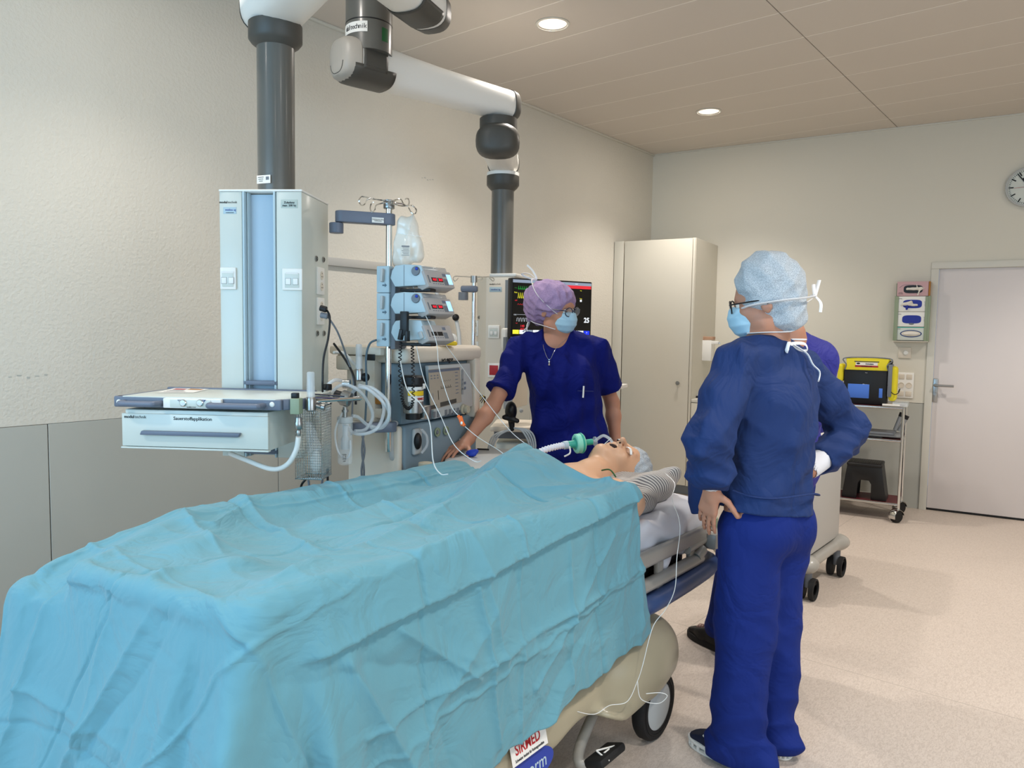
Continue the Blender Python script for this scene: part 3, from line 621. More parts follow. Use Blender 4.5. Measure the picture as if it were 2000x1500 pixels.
def leg(S, hip, kn, an, d=0, k=1):
    hip, kn, an = V3(*hip), V3(*kn), V3(*an); S.chain([hip,hip*.5+kn*.5,kn],[.088*k+d,.072*k+d,.055*k+d],.03); c = kn*.7+an*.3+V3(0,-.015,0); S.chain([kn,c,an],[.052*k+d,.052*k+d,.036*k+d],.02)
def torso(S, pel, ch, shL, shR, neck, hc, w=1):
    pel, ch = V3(*pel), V3(*ch); S.ell(pel,(.165*w,.115*w,.13),.04); S.ell(pel*.55+ch*.45,(.14*w,.105*w,.17),.06); S.ell(ch,(.16*w,.11*w,.17),.06)
    S.cap(V3(*shL)*.97+V3(*shR)*.03,V3(*shR)*.97+V3(*shL)*.03,.058*w,k=.05); S.cap(V3(*shL)*.75+V3(*shR)*.25+V3(0,0,.01), V3(*neck),.05,.05,.04); S.cap(V3(*shR)*.75+V3(*shL)*.25+V3(0,0,.01), V3(*neck),.05,.05,.04)
    S.chain([V3(*neck)-V3(0,0,.03),V3(*neck)+V3(0,0,.03),V3(*hc)+V3(0,-.012,-.05)],[.062,.054,.056],.025)
def wave(X,Y,Z,dirs):
    o = 0
    for (a,b,c,ph,am) in dirs: o = o+am*np.sin(a*X+b*Y+c*Z+ph)
    return o
def folds(seed, n, amp, f0=14, f1=45, zs=.35):
    r = np.random.RandomState(seed); D = [(r.uniform(-1,1)*r.uniform(f0,f1), r.uniform(-1,1)*r.uniform(f0,f1), r.uniform(-1,1)*r.uniform(f0,f1)*zs, r.rand()*6.3, amp*r.uniform(.4,1)) for _ in range(n)]
    def f(X,Y,Z):
        o = 0; w1 = .35*np.sin(9*X+7*Z+seed)+.3*np.sin(11*Y-8*Z)
        for (a,b,c,ph,am) in D: q = np.sin(a*X+b*Y+c*Z+ph+w1*2.2); o = o+am*(np.abs(q)*2-1.1)
        return o
    return f
def strap(name, pts, r, m, parent, flat=.35, **k): return MB().tube(pts, r, n=8, flat=flat, **k).ob(name, m, parent)
def glasses(F, parent, m='eyeglass', r=.024):
    mb = MB()
    for s_ in (-1,1):
        mb.tube([F.v(s_*.034+r*math.cos(a)*1.05, .106-abs(math.cos(a)*s_+1)*.004, .004+r*.85*math.sin(a)) for a in np.linspace(0,2*PI,20)[:-1]], .0024, n=8, closed=True, k=2)
        mb.tube([F.v(s_*.060,.100,.012), F.v(s_*.074,.085,.012), F.v(s_*.086,.0,.010), F.v(s_*.086,-.02,-.004)], .0024, n=8)
    mb.tube([F.v(-.010,.106,.008),F.v(0,.108,.012),F.v(.010,.106,.008)],.0024,n=8); o = mb.ob('glasses',m,parent)
    for s_ in (-1,1):
        l = MB(); l.ring_loft([[F.v(s_*.034+r*q*math.cos(a), .1055, .004+r*.85*q*math.sin(a)) for a in np.linspace(0,2*PI,20)[:-1]] for q in (1,.02)],cap=False); l.ob('lens','lens',o)
def mask(F, parent, lo, hi, ties=True):
    S = SDF(lo, hi, .003); F.ell(S,(0,.062,-.045),(.061,.058,.066),.01); F.ell(S,(0,.092,-.035),(.03,.028,.038),.02); 
    R = F.R
    def w_(X,Y,Z):
        lz = (X-F.c[0])*R[0,2]+(Y-F.c[1])*R[1,2]+(Z-F.c[2])*R[2,2]; return .0022*np.abs(np.sin(lz*115+.6))
    S.warp(w_); S.cut(F.p(0,.03,0), -R[:,1]); S.cut(F.p(0,0,.004), R[:,2]); o = S.ob('face_mask','mask_blue',parent,relax=1)
    return o
# ---------------------------------------------------------------- nurse at the ventilator (navy scrubs, purple cap)
def nurse():
    root = thing('person','person in dark navy scrubs, purple cap and mask leaning a hand on the anaesthesia machine','person',(-2.126,3.013,0),212)
    F = Frame((.028,.003,1.585), rotm(60,-8,4))
    shR_, elR_, wrR_ = (.19,.02,1.38), (.300,.225,1.125), (.398,.375,.975)
    shL_, elL_, wrL_ = (-.155,-.06,1.40), (-.262,-.165,1.12), (-.285,-.10,.90)
    lo, hi = (-.45,-.42,0), (.72,.62,1.74)
    S = SDF(lo, hi, .005)
    torso(S,(-.045,-.03,.93),(-.01,-.025,1.23),shL_,shR_,(.02,-.012,1.45),tuple(F.c),w=.88); head(S,F)
    arm(S,shR_,elR_,wrR_,.95); arm(S,shL_,elL_,wrL_,.95)
    hand(S,wrR_,(.10,.17,-.055),(.0,.05,-1),(-.9,.3,0),curl=(.25,.28,.3,.35),k=.98,spread=.12,thumb=(.7,.3,.3))
    hand(S,wrL_,(.05,.12,-.3),(1,0,0),(0,1,0),curl=(.5,.5,.5,.5))
    leg(S,(.05,-.03,.9),(.06,.0,.48),(.07,-.04,.09)); leg(S,(-.14,-.03,.9),(-.15,.0,.48),(-.16,-.04,.09))
    S.cap((.07,-.06,.05),(.07,.12,.035),.045,.035,.02); S.cap((-.16,-.06,.05),(-.16,.12,.035),.045,.035,.02)
    body = S.ob('body','skin',root); eyes(F, body)
    # scrub top
    S = SDF((-.42,-.36,.72),(.48,.36,1.52),.006)
    S.ell((-.055,-.03,.93),(.208,.145,.17),.05); S.ell((-.05,-.03,.84),(.212,.15,.12),.05); S.ell((-.035,-.022,1.10),(.190,.135,.2),.06); S.ell((0,-.015,1.27),(.182,.132,.15),.05)
    S.ell((.06,.07,1.24),(.075,.06,.075),.05); S.ell((-.075,.055,1.25),(.075,.062,.08),.05)
    S.cap(shL_,shR_,.071,k=.05); S.cap((-.11,-.05,1.405),(-.02,-.015,1.435),.064,.062,.04); S.cap((.15,-.01,1.395),(.06,-.005,1.43),.064,.062,.04)
    S.cap(shR_,(.29,.20,1.15),.064,.078,.03); S.cap(shL_,(-.245,-.145,1.18),.064,.076,.03)
    fo = folds(7,5,.0065,8,22); f2 = folds(9,4,.0036,24,46)
    S.warp(lambda X,Y,Z: fo(X,Y,Z)+f2(X,Y,Z)+.011*np.sin((Z*1.0+X*.55)*34)*np.exp(-((Z-1.0)/.12)**2)*np.clip((Y+.05)*8,0,1))
    cutbox(S,(.272,.165,1.185),(.11,.205,-.255),.10); cutbox(S,(-.243,-.14,1.19),(-.09,-.085,-.22),.09); S.cut((0,0,.775),(0,0,-1))
    # round neckline
    S.cap((.015,.10,1.46),(.02,.03,1.52),.078,.075,.004,sub=True); S.cap((.02,-.02,1.49),(.02,0,1.60),.068,.09,.004,sub=True)
    top = S.ob('scrub_top','navy',root,relax=1)
    # pocket outline, pen
    S = SDF((-.3,-.33,.0),(.24,.22,.92),.007)
    for hp, kn, an in (((.06,-.03,.84),(.07,.0,.48),(.08,-.03,.06)),((-.14,-.03,.84),(-.15,.0,.48),(-.16,-.03,.06))): S.chain([hp,kn,an],[.105,.088,.085],.03)
    S.ell((-.04,-.03,.86),(.18,.125,.12),.04); S.warp(folds(3,4,.004,8,20,.2)); S.cut((0,0,.91),(0,0,1)); S.cut((0,0,.03),(0,0,-1)); S.ob('trousers','navy',root)
    for x in (.07,-.16): shoe((x,.03),0,root,'black')
    # bouffant cap
    S = SDF(F.c-.2, F.c+.2, .004); F.ell(S,(0,-.040,.042),(.108,.140,.102),.01); F.ell(S,(0,-.09,-.02),(.075,.065,.07),.04)
    cr = folds(21,6,.0022,40,120,1)
    S.warp(lambda X,Y,Z: cr(X,Y,Z)); S.cut(F.p(0,.085,.05), F.R@V3(0,1,-.42)); S.cut(F.p(0,.02,-.03), F.R@V3(0,.75,-1)); S.ob('bouffant_cap','cap_purple',root,relax=1)
    mk = mask(F, root, F.c-.16, F.c+.16)
    strap('mask_tie',[F.v(.061,.055,-.01),F.v(.088,.02,.02),F.v(.1,-.05,.075),F.v(.06,-.115,.13),F.v(0,-.13,.135)],.0055,'tie_white',mk)
    strap('mask_tie',[F.v(.06,.05,-.085),F.v(.08,0,-.075),F.v(.07,-.07,-.07),F.v(.03,-.125,-.065)],.006,'tie_white',mk)
    strap('mask_bow',[F.v(.0,-.13,.135),F.v(.02,-.165,.16),F.v(.03,-.20,.155),F.v(.01,-.185,.14),F.v(0,-.13,.135),F.v(.01,-.15,.175),F.v(.02,-.18,.20)],.005,'tie_white',mk)
    strap('mask_bow',[F.v(.03,-.125,-.065),F.v(.045,-.13,-.09),F.v(.05,-.12,-.13)],.005,'tie_white',mk); strap('mask_bow',[F.v(.03,-.125,-.065),F.v(.03,-.135,-.10),F.v(.06,-.14,-.125)],.005,'tie_white',mk)
    glasses(F, root)
    n = MB(); n.tube([(.085,.02,1.455),(.075,.09,1.40),(.045,.118,1.345),(.015,.10,1.40),(-.035,.04,1.45)],.0011,n=6); nk = n.ob('necklace','chrome',root)
    n = MB(); n.ell((.045,.122,1.335),(.005,.003,.007)); n.cyl((.045,.122,1.33),(.045,.124,1.318),.002,.006,n=10); n.ob('pendant_charm','chrome',nk)
    p = MB(); p.box((-.13,.128,1.2),(.075,.006,.004),.001,rot=(0,0,-8)); p.ob('chest_pocket','navy_deep',top)
    p = MB(); p.cyl((-.12,.142,1.17),(-.122,.138,1.225),.004,n=10); p.ob('pen','white_plastic',top)
    return root
def shoe(xy, rz, parent, style):
    T = Matrix.Translation((xy[0],xy[1],0)) @ Matrix.Rotation(rad(rz),4,'Z')
    S = SDF((-.08,-.19,-.0),(.08,.19,.16),.004); S.cap((0,-.09,.055),(0,.05,.05),.043,.044,.02); S.cap((0,.05,.05),(.004,.125,.040),.045,.034,.02); S.cap((0,-.09,.09),(0,-.03,.085),.04,.042,.03); S.cut((0,0,.022),(0,0,-1)); S.cut((0,-.06,.118),(0,.35,1))
    P, Fc = S.mesh(2); P = (np.array(T)[:3,:3]@P.T).T+np.array(T)[:3,3]
    o = np_mesh('shoe', P, Fc, 'shoe_navy' if style == 'run' else 'shoe_black', parent)
    ol = [(.037,-.10),(.041,-.02),(.046,.07),(.034,.135),(.004,.165),(-.028,.14),(-.044,.075),(-.038,-.02),(-.035,-.10),(-.02,-.135),(.02,-.135)]
    ol = [(p.x,p.y) for p in cat_rom([(a,b,0) for a,b in ol],4,True)]
    if style == 'run':
        m = MB(T); m.prism([(a*1.02,b*1.02) for a,b in ol],.020,.034,.004); m.prism(ol,.0,.007,.002)
        for i in range(0,len(ol),2):
            a, b = ol[i]; m.box((a*.86,b*.95,.0135),(.013,.011,.018),.003)
        m.ob('sole','white_plastic',o)
        for s_ in (-1,1): l = MB(T); l.box((s_*.036,.075,.062),(.004,.03,.006),.001,rot=(30,0,0)); l.ob('logo_patch','white_plastic',o)
    else:
        m = MB(T); m.prism([(a*1.03,b*1.03) for a,b in ol],0,.03,.005); m.ob('sole','black_rubber',o)
        l = MB(T)
        for i in range(5):
            y = .02+i*.016; l.tube([(-.028,y,.082-i*.003),(0,y+.006,.094-i*.004),(.028,y,.082-i*.003)],.0022,n=6); l.tube([(-.028,y,.084-i*.003),(.028,y+.014,.080-i*.003)],.0018,n=6)
        l.ob('laces','lace_pink',o)
    return o
mat('cap_purple','a58cb4',.8,bump=.5,bscale=330,bdist=.0015,var=.18,vscale=150); mat('shoe_navy','141c38',.8,bump=.3,bscale=500,bdist=.001); mat('shoe_black','1b1a19',.7,bump=.2,bscale=200); mat('lace_pink','8d6a62',.7)
m = mat('cap_blue','a9b0b8',.75,bump=.5,bscale=260,bdist=.002); nt = m.node_tree; N, L = nt.nodes, nt.links; b = N['Principled BSDF']; tc = N.new('ShaderNodeTexCoord')
vo = N.new('ShaderNodeTexVoronoi'); vo.inputs['Scale'].default_value = 420; L.new(tc.outputs['Object'], vo.inputs['Vector']); cr = N.new('ShaderNodeValToRGB'); cr.color_ramp.elements[0].color = lin('7f8a94'); cr.color_ramp.elements[0].position = .15; cr.color_ramp.elements[1].color = lin('bcc5cc'); cr.color_ramp.elements[1].position = .62
L.new(vo.outputs['Distance'], cr.inputs[0]); L.new(cr.outputs[0], b.inputs['Base Color'])
# ---------------------------------------------------------------- observer with hands on hips (seen from behind)
def observer():
    root = thing('person','person in blue gown and blue trousers seen from behind with hands on hips','person',(-.92,2.53,0),80)
    F = Frame((-.045,.0,1.585), rotm(26,-10,-3))
    shL_, elL_, wrL_ = (-.185,.0,1.385), (-.345,-.01,1.155), (-.240,.045,.975)
    shR_, elR_, wrR_ = (.205,-.01,1.36), (.43,-.09,1.13), (.215,-.055,1.0)
    S = SDF((-.5,-.32,0),(.58,.32,1.74),.005)
    torso(S,(0,-.01,.93),(-.005,-.01,1.23),shL_,shR_,(-.02,-.015,1.45),tuple(F.c)); head(S,F); arm(S,shL_,elL_,wrL_,.95); arm(S,shR_,elR_,wrR_,.95)
    hand(S,wrL_,(.02,.05,-.20),(1,.1,0),(0,-1,.2),curl=(.22,.22,.25,.3),k=.98,spread=.04,thumb=(.9,.35,.2)); hand(S,wrR_,(-.16,.08,-.05),(-.3,-1,0),(-.2,0,1),curl=(.4,.4,.4,.4),k=.98,thumb=(.5,.3,.2))
    leg(S,(-.085,-.01,.88),(-.08,.02,.47),(-.09,-.04,.09)); leg(S,(.085,-.01,.88),(.09,.0,.47),(.08,-.05,.09))
    for x in (-.09,.075): S.cap((x,-.06,.05),(x,.10,.04),.04,.035,.02)
    body = S.ob('body','skin',root); eyes(F, body)
    S = SDF(F.c-.15,F.c+.15,.004); F.ell(S,(0,-.02,.03),(.080,.098,.09),.01); S.cut(F.p(0,.045,0),F.R@V3(0,1,.1)); F.ell(S,(.06,-.0,-.02),(.03,.03,.05),.01) ; S.ob('hair','hair',root)
    # gown: body and sleeves in one cloth
    S = SDF((-.52,-.36,.80),(.64,.38,1.52),.0055)
    S.ell((0,-.01,1.02),(.178,.135,.14),.04); S.cap((0,-.015,.84),(0,-.012,.93),.165,.150,.03,sq=(.78,1.0,1)); S.ell((0,-.015,1.16),(.188,.14,.2),.05); S.ell((0,-.012,1.27),(.205,.14,.15),.05)
    S.cap(shL_,shR_,.075,k=.05); S.cap((-.12,-.01,1.405),(-.03,-.015,1.44),.06,.055,.05); S.cap((.12,-.01,1.39),(.0,-.015,1.44),.06,.055,.05); S.cap((-.05,-.045,1.40),(.03,-.045,1.395),.045,k=.04)
    for sh, el, wr, e in ((shL_,elL_,wrL_,(0,0,0)),(shR_,elR_,wrR_,(.02,0,0))):
        sh, el, wr = V3(*sh), V3(*el), V3(*wr); el2 = el+V3(*e)
        S.chain([sh, sh*.5+el2*.5, el2],[.076,.074,.076],.03); S.chain([el2, el2*.45+wr*.55+V3(0,0,-.012), wr*1.0+(el2-wr)*.18],[.076,.074,.048],.03)
    fo = folds(31,6,.0055,7,22,.5); f2 = folds(33,5,.0042,22,52,.8)
    def gw(X,Y,Z):
        a = np.exp(-((Z-.96)/.05)**2); arm_ = np.clip((np.abs(X)-.2)*9,0,1)
        return fo(X,Y,Z)+f2(X,Y,Z)*(.6+.4*arm_)+.009*np.abs(np.sin(Z*58+X*26+4*Y))*arm_*np.clip((1.24-Z)*7,0,1)+.004*a*np.sin(X*60)
    S.warp(gw); S.cut((0,0,.882),(-.10,0,-1)); S.cap((-.02,0,1.49),(-.03,0,1.6),.064,.09,.006,sub=True)
    for wr, el in ((wrL_,elL_),(wrR_,elR_)):
        wr, el = V3(*wr), V3(*el); S.cap(wr-(el-wr)*.5,wr+(el-wr)*.10,.05,.06,.004,sub=True)
    gown = S.ob('gown','gown_blue',root,relax=1)
    # knit cuffs
    for wr, el, a, b_ in ((wrR_,elR_,.02,.36),(wrL_,elL_,.12,.34)):
        wr, el = V3(*wr), V3(*el); S = SDF(np.minimum(wr,el)-.1,np.maximum(wr,el)+.1,.004); S.cap(wr+(el-wr)*a, wr+(el-wr)*b_, .034,.045,0); S.cap(wr-(el-wr)*.1, wr+(el-wr)*(a+.02), .029,.029,.003,sub=True); S.ob('knit_cuff','white_knit',gown)
    # gaping side pocket of the tunic
    m = MB(); r1 = []
    for z, q in ((.865,.8),(.90,1),(.97,1.05),(1.03,1.12)):
        r1.append([(-.150+.045*q*math.cos(a), .135+.055*q*math.sin(a), z+.006*math.sin(a*2)) for a in np.linspace(0,2*PI,28)[:-1]])
    m.ring_loft(r1[:1]+r1,cap=False); m.poly(r1[0]); o = m.ob('tunic_pocket','gown_blue',gown,solid=.003)
    # hem seam line and waist tie
    m = MB(); m.tube([(.19*math.cos(a)*1.06,-.01+.155*math.sin(a)*1.03,.952+.01*math.sin(a*3)-.02*math.cos(a)) for a in np.linspace(PI,2*PI,14)],.006,flat=.5); m.ob('waist_tie','gown_blue',gown)
    m = MB(); m.tube([(-.02+.072*math.cos(a),-.0+.07*math.sin(a),1.455+.008*math.cos(a*2)) for a in np.linspace(0,2*PI,24)[:-1]],.006,closed=True,n=8,k=2); m.ob('neck_binding','tie_white',gown)
    m = MB(); m.tube([(-.01,-.078,1.452),(-.05,-.10,1.455),(-.055,-.095,1.425),(-.01,-.085,1.45),(.05,-.10,1.452),(.07,-.10,1.43),(.03,-.09,1.43),(-.005,-.085,1.45)],.006,flat=.4); m.tube([(.0,-.085,1.45),(.04,-.115,1.42),(.045,-.135,1.385),(.065,-.15,1.36),(.05,-.155,1.33)],.0065,flat=.4); m.ob('neck_bow','tie_white',gown)
    # collar of a white shirt under the gown
    S = SDF((-.14,-.13,1.36),(.1,.12,1.53),.004); S.cap((-.02,-.004,1.43),(-.025,-.010,1.464),.070,.066,0); S.cap((-.02,-.012,1.44),(-.03,-.012,1.56),.060,.06,.004,sub=True); S.ob('shirt_collar','mask_blue',root)
    # trousers
    S = SDF((-.26,-.28,.0),(.26,.24,.95),.006)
    S.ell((0,-.02,.84),(.178,.135,.13),.05); S.ell((-.07,-.07,.83),(.09,.08,.10),.04); S.ell((.07,-.07,.83),(.09,.08,.10),.04)
    S.chain([(-.085,-.01,.82),(-.08,.005,.47),(-.10,.0,.08)],[.112,.098,.100],.03); S.chain([(.085,-.01,.82),(.09,-.01,.47),(.075,-.03,.08)],[.112,.095,.086],.03)
    S.ell((-.11,.035,.06),(.080,.095,.07),.03); S.ell((-.095,-.07,.055),(.066,.085,.06),.04); S.ell((.082,-.075,.055),(.064,.08,.06),.04)
    fo = folds(41,5,.005,6,18,.35); S.warp(lambda X,Y,Z: fo(X,Y,Z)+.010*np.abs(np.sin(Z*34+Y*22+X*16))*np.clip((.36-Z)*4,0,1)+.004*np.abs(np.sin(Z*40+X*30))*np.exp(-((Z-.5)/.06)**2))
    S.cut((0,0,.93),(0,0,1)); S.cut((0,0,.018),(0,0,-1)); S.ob('trousers','trouser_blue',root,relax=1)
    shoe((-.095,.03),4,root,'run'); shoe((.085,.035),-6,root,'run')
    # puffy disposable cap
    S = SDF(F.c-.24,F.c+.24,.004); F.ell(S,(0,-.028,.05),(.098,.118,.112),.01); F.ell(S,(0,-.07,-.055),(.075,.06,.06),.05); F.ell(S,(.0,-.02,.125),(.065,.06,.04),.04)
    cr = folds(51,7,.0026,25,80,1); S.warp(cr); S.cut(F.p(0,.062,.0), F.R@V3(0,1,-.22)); S.cut(F.p(0,.03,-.03), F.R@V3(0,.95,-1)); S.ob('bouffant_cap','cap_blue',root,relax=1)
    mk = mask(F, root, F.c-.16, F.c+.16)
    strap('mask_tie',[F.v(-.06,.062,-.005),F.v(-.085,.03,.0),F.v(-.102,-.05,.0),F.v(-.06,-.13,-.005),F.v(.03,-.16,-.005),F.v(.06,-.15,0)],.0075,'tie_white',mk)
    strap('mask_tie',[F.v(-.05,.06,-.09),F.v(-.07,0,-.095),F.v(-.05,-.07,-.105),F.v(.02,-.09,-.10)],.006,'tie_white',mk)
    strap('mask_bow',[F.v(.045,-.16,-.004),F.v(.08,-.17,.02),F.v(.11,-.18,.045)],.006,'tie_white',mk); strap('mask_bow',[F.v(.045,-.16,-.004),F.v(.085,-.16,.03),F.v(.12,-.165,.03),F.v(.08,-.165,.0),F.v(.045,-.16,-.004)],.006,'tie_white',mk)
    strap('mask_bow',[F.v(.045,-.16,-.004),F.v(.02,-.175,-.03),F.v(.015,-.17,-.06)],.006,'tie_white',mk)
    glasses(F, root,'black')
    return root
# ---------------------------------------------------------------- second observer, mostly hidden
def observer_far():
    root = thing('person','person in purple-blue gown and black shoes, mostly hidden behind the observer with hands on hips','person',(-1.088,3.236,0),62)
    F = Frame((-.055,.04,1.585), rotm(20,-5,0)); shL_, elL_, wrL_ = (-.18,0,1.39), (-.215,-.02,1.10), (-.12,.14,1.06); shR_, elR_, wrR_ = (.18,0,1.38), (.20,.05,1.11), (.12,.2,1.05)
    S = SDF((-.34,-.26,0),(.36,.42,1.75),.006); torso(S,(0,0,.93),(0,0,1.23),shL_,shR_,(0,0,1.46),tuple(F.c)); head(S,F); arm(S,shL_,elL_,wrL_); arm(S,shR_,elR_,wrR_)
    hand(S,wrL_,(1,.15,0),(0,-1,0),(0,0,1)); hand(S,wrR_,(-1,.1,0),(0,-1,0),(0,0,1))
    leg(S,(-.11,0,.88),(-.10,.16,.48),(-.095,.28,.09)); leg(S,(.04,0,.88),(.0,.02,.48),(-.02,-.03,.09)); b = S.ob('body','skin',root); eyes(F, b)
    S = SDF((-.36,-.26,.70),(.38,.30,1.53),.006)
    S.ell((0,0,.95),(.19,.14,.2),.05); S.ell((0,0,1.2),(.195,.14,.22),.05); S.cap(shL_,shR_,.075,k=.05); S.cap((-.1,0,1.40),(0,0,1.45),.06,.055,.05); S.cap((.1,0,1.40),(0,0,1.45),.06,.055,.05)
    for sh, el, wr in ((shL_,elL_,wrL_),(shR_,elR_,wrR_)): S.chain([V3(*sh),V3(*el),V3(*wr)],[.07,.07,.045],.03)
    S.warp(folds(61,6,.004,8,30,.5)); S.cut((0,0,.80),(0,0,-1)); S.cap((0,0.005,1.49),(0,0.01,1.6),.064,.09,.006,sub=True)
    for wr, el in ((wrL_,elL_),(wrR_,elR_)): wr, el = V3(*wr), V3(*el); S.cap(wr-(el-wr)*.3,wr+(el-wr)*.08,.045,.05,.004,sub=True)
    g = S.ob('gown','purple_blue',root,relax=1)
    m = MB(); m.tube([(.070*math.cos(a),.005+.068*math.sin(a),1.462) for a in np.linspace(0,2*PI,24)[:-1]],.005,closed=True,k=2); m.ob('neck_binding','tie_white',g)
    S = SDF((-.3,-.2,0),(.26,.42,.92),.007); S.chain([(-.11,0,.84),(-.10,.16,.48),(-.095,.265,.12)],[.105,.09,.075],.03); S.chain([(.04,0,.84),(.0,.02,.48),(-.02,-.02,.10)],[.105,.09,.075],.03); S.warp(folds(62,4,.004,8,20,.3)); S.cut((0,0,.07),(0,0,-1)); S.cut((0,0,.9),(0,0,1)); S.ob('trousers','trouser_blue',root)
    shoe((-.095,.315),6,root,'black'); shoe((-.02,.0),0,root,'black')
    S = SDF(F.c-.2,F.c+.2,.005); F.ell(S,(0,-.02,.045),(.088,.108,.10),.01); F.ell(S,(0,-.07,-.03),(.06,.05,.05),.04); S.warp(folds(63,5,.002,30,80,1)); S.cut(F.p(0,.065,0),F.R@V3(0,1,-.2)); S.cut(F.p(0,.03,-.025),F.R@V3(0,.9,-1)); S.ob('bouffant_cap','cap_blue',root)
    mk = mask(F, root, F.c-.16, F.c+.16)
    strap('mask_tie',[F.v(.06,.06,-.005),F.v(.085,.02,.0),F.v(.098,-.06,.01),F.v(.05,-.12,.02),F.v(0,-.135,.02)],.006,'tie_white',mk)
    strap('mask_bow',[F.v(.085,-.07,.012),F.v(.12,-.09,.03),F.v(.15,-.10,.045)],.005,'tie_white',mk); strap('mask_bow',[F.v(.085,-.07,.012),F.v(.11,-.08,-.02),F.v(.115,-.08,-.06)],.005,'tie_white',mk)
    glasses(F, root)
    return root
nurse(); observer(); observer_far()
# ================================================================ hospital stretcher, mattress, pillow, lying training manikin
bed = thing('stretcher','beige and grey wheeled hospital stretcher under the turquoise drape','stretcher',(0,0,0))
S = SDF((-2.05,.45,.02),(-1.0,2.75,.52),.008)
S.box((-1.60,1.50,.30),(.38,1.0,.095),.08,.0); S.box((-1.60,2.30,.33),(.40,.22,.10),.09,.06); S.ell((-1.33,2.28,.30),(.17,.26,.15),.08); S.ell((-1.87,2.28,.30),(.17,.26,.15),.08)
S.ell((-1.33,.78,.30),(.17,.26,.15),.08); S.ell((-1.87,.78,.30),(.17,.26,.15),.08)
S.cap((-1.20,1.98,.235),(-1.19,2.18,.205),.05,.035,.05); S.cap((-2.0,1.98,.235),(-2.0,2.18,.205),.05,.035,.05)
for x in (-1.2,-1.98):
    S.cap((x,2.42,.09),(x-.06,2.42,.09),.158,k=.02,sub=True); S.cap((x,.70,.09),(x-.06,.70,.09),.16,k=.02,sub=True); S.ell((x,1.90,.15),(.22,.17,.125),.03,sub=True)
S.box((-1.6,1.5,.10),(.5,.75,.12),.03,.04,sub=True)
S.ob('base_shell','beige_shell',bed,relax=2)
m = MB(); m.box((-1.6,1.55,.43),(.56,1.5,.07),.02); m.box((-1.6,1.5,.52),(.30,1.0,.18),.03); m.ob('lift_mechanism','black_rubber',bed)
m = MB(); m.box((-1.6,1.75,.605),(.62,1.9,.05),.01); 
for y in (1.0,1.6,2.2,2.6): m.box((-1.6,y,.57),(.74,.05,.05),.008)
m.ob('mattress_platform','dark_grey',bed)
for x, y in ((-1.245,2.40),(-1.95,2.40),(-1.245,.72),(-1.95,.72)):
    s_ = 1 if x > -1.6 else -1
    m = MB(); m.lathe([(.085,-.024),(.118,-.024),(.125,-.015),(.125,.015),(.118,.024),(.085,.024)],n=48,mtx=Matrix.Translation((x,y,.125)) @ Matrix.Rotation(rad(90),4,'Y')); wh = m.ob('wheel','black_rubber',bed)
    m = MB(); m.lathe([(0,.030),(.070,.028),(.086,.022),(.104,.024),(.104,-.02),(0,-.02)],n=48,mtx=Matrix.Translation((x,y,.125)) @ Matrix.Rotation(rad(90*s_),4,'Y')); m.ob('wheel_disc','light_grey',wh)
    m = MB(); m.lathe([(.098,.0255),(.101,.0262),(.104,.0255)],n=48,mtx=Matrix.Translation((x,y,.125)) @ Matrix.Rotation(rad(90*s_),4,'Y')); m.ob('wheel_ring','black_rubber',wh)
# brake pedal arm
m = MB(); m.tube([(-1.30,2.10,.22),(-1.28,1.97,.14),(-1.25,1.93,.11),(-1.22,2.0,.105)],.018,n=10,k=6); pa = m.ob('pedal_arm','rail_grey',bed)
m = MB(); m.box((-1.205,2.0,.125),(.075,.15,.03),.012,rot=(0,-20,0)); pd = m.ob('brake_pedal','black_rubber',bed)
m = MB(Matrix.Translation((-1.193,2.0,.1435)) @ Matrix.Rotation(rad(20),4,'Y')); 
tr = [(-.024,-.035,0),(.024,-.035,0),(0,.038,0)]
for a, b in zip(tr, tr[1:]+tr[:1]): m.tube([a,b],.003,n=6,smooth=False)
m.tube([(-.003,-.02,0),(-.003,.01,0)],.003,n=6,smooth=False); m.ob('pedal_mark','white_plastic',pd)
# side rail (near side) with bars, posts; blue bumper beneath
def siderail(x, s_, y0, name='side_rail'):
    m = MB(); m.box((x,(y0+2.76)/2,.695),(.028,2.76-y0,.06),.012,seg=3); r = m.ob(name,'rail_grey',bed)
    m = MB(); m.tube([(x,y0,.60),(x,2.55,.60),(x,2.68,.61),(x,2.74,.63)],.024,n=12,k=5); m.ob('lower_bar','rail_grey',r)
    for y in (1.1,1.75,2.40,2.66): m = MB(); m.box((x-s_*.01,y,.585),(.02,.045,.17),.006); m.ob('rail_post','rail_grey',r)
    for y in (1.0,1.5,2.0):
        m = MB(); m.cyl((x,y,.72),(x,y,.935),.011); m.ob('upright','rail_grey',r)
    m = MB(); m.tube([(x,y0,.66),(x,y0-.01,.90),(x,y0+.02,.933),(x,1.3,.935),(x,2.08,.93),(x,2.13,.90),(x,2.15,.72)],.013,n=10); m.ob('top_bar','rail_grey',r)
siderail(RX-.006,1,.84); siderail(LX+.03,-1,1.12)
for x in (-1.262,-1.95): m = MB(); m.tube([(x,1.2,.49),(x,2.15,.515),(x+.035*(1 if x>-1.6 else 0),2.34,.53),(x+.04*(1 if x>-1.6 else 0),2.78,.55),(x-.02*(1 if x>-1.6 else -1),2.86,.56)],.036,n=16,k=6); m.ob('side_bumper','frame_blue',bed)
for y in (2.35,2.6): m = MB(); m.box((-1.27,y,.565),(.06,.05,.05),.01); m.ob('bumper_bracket','black_rubber',bed)
m = MB(); m.tube([(-1.23,2.60,.66),(-1.25,2.88,.67),(-1.32,2.97,.67),(-1.85,2.97,.67),(-1.95,2.88,.67),(-1.97,2.6,.66)],.019,n=10,k=6); m.ob('head_end_frame','rail_grey',bed)
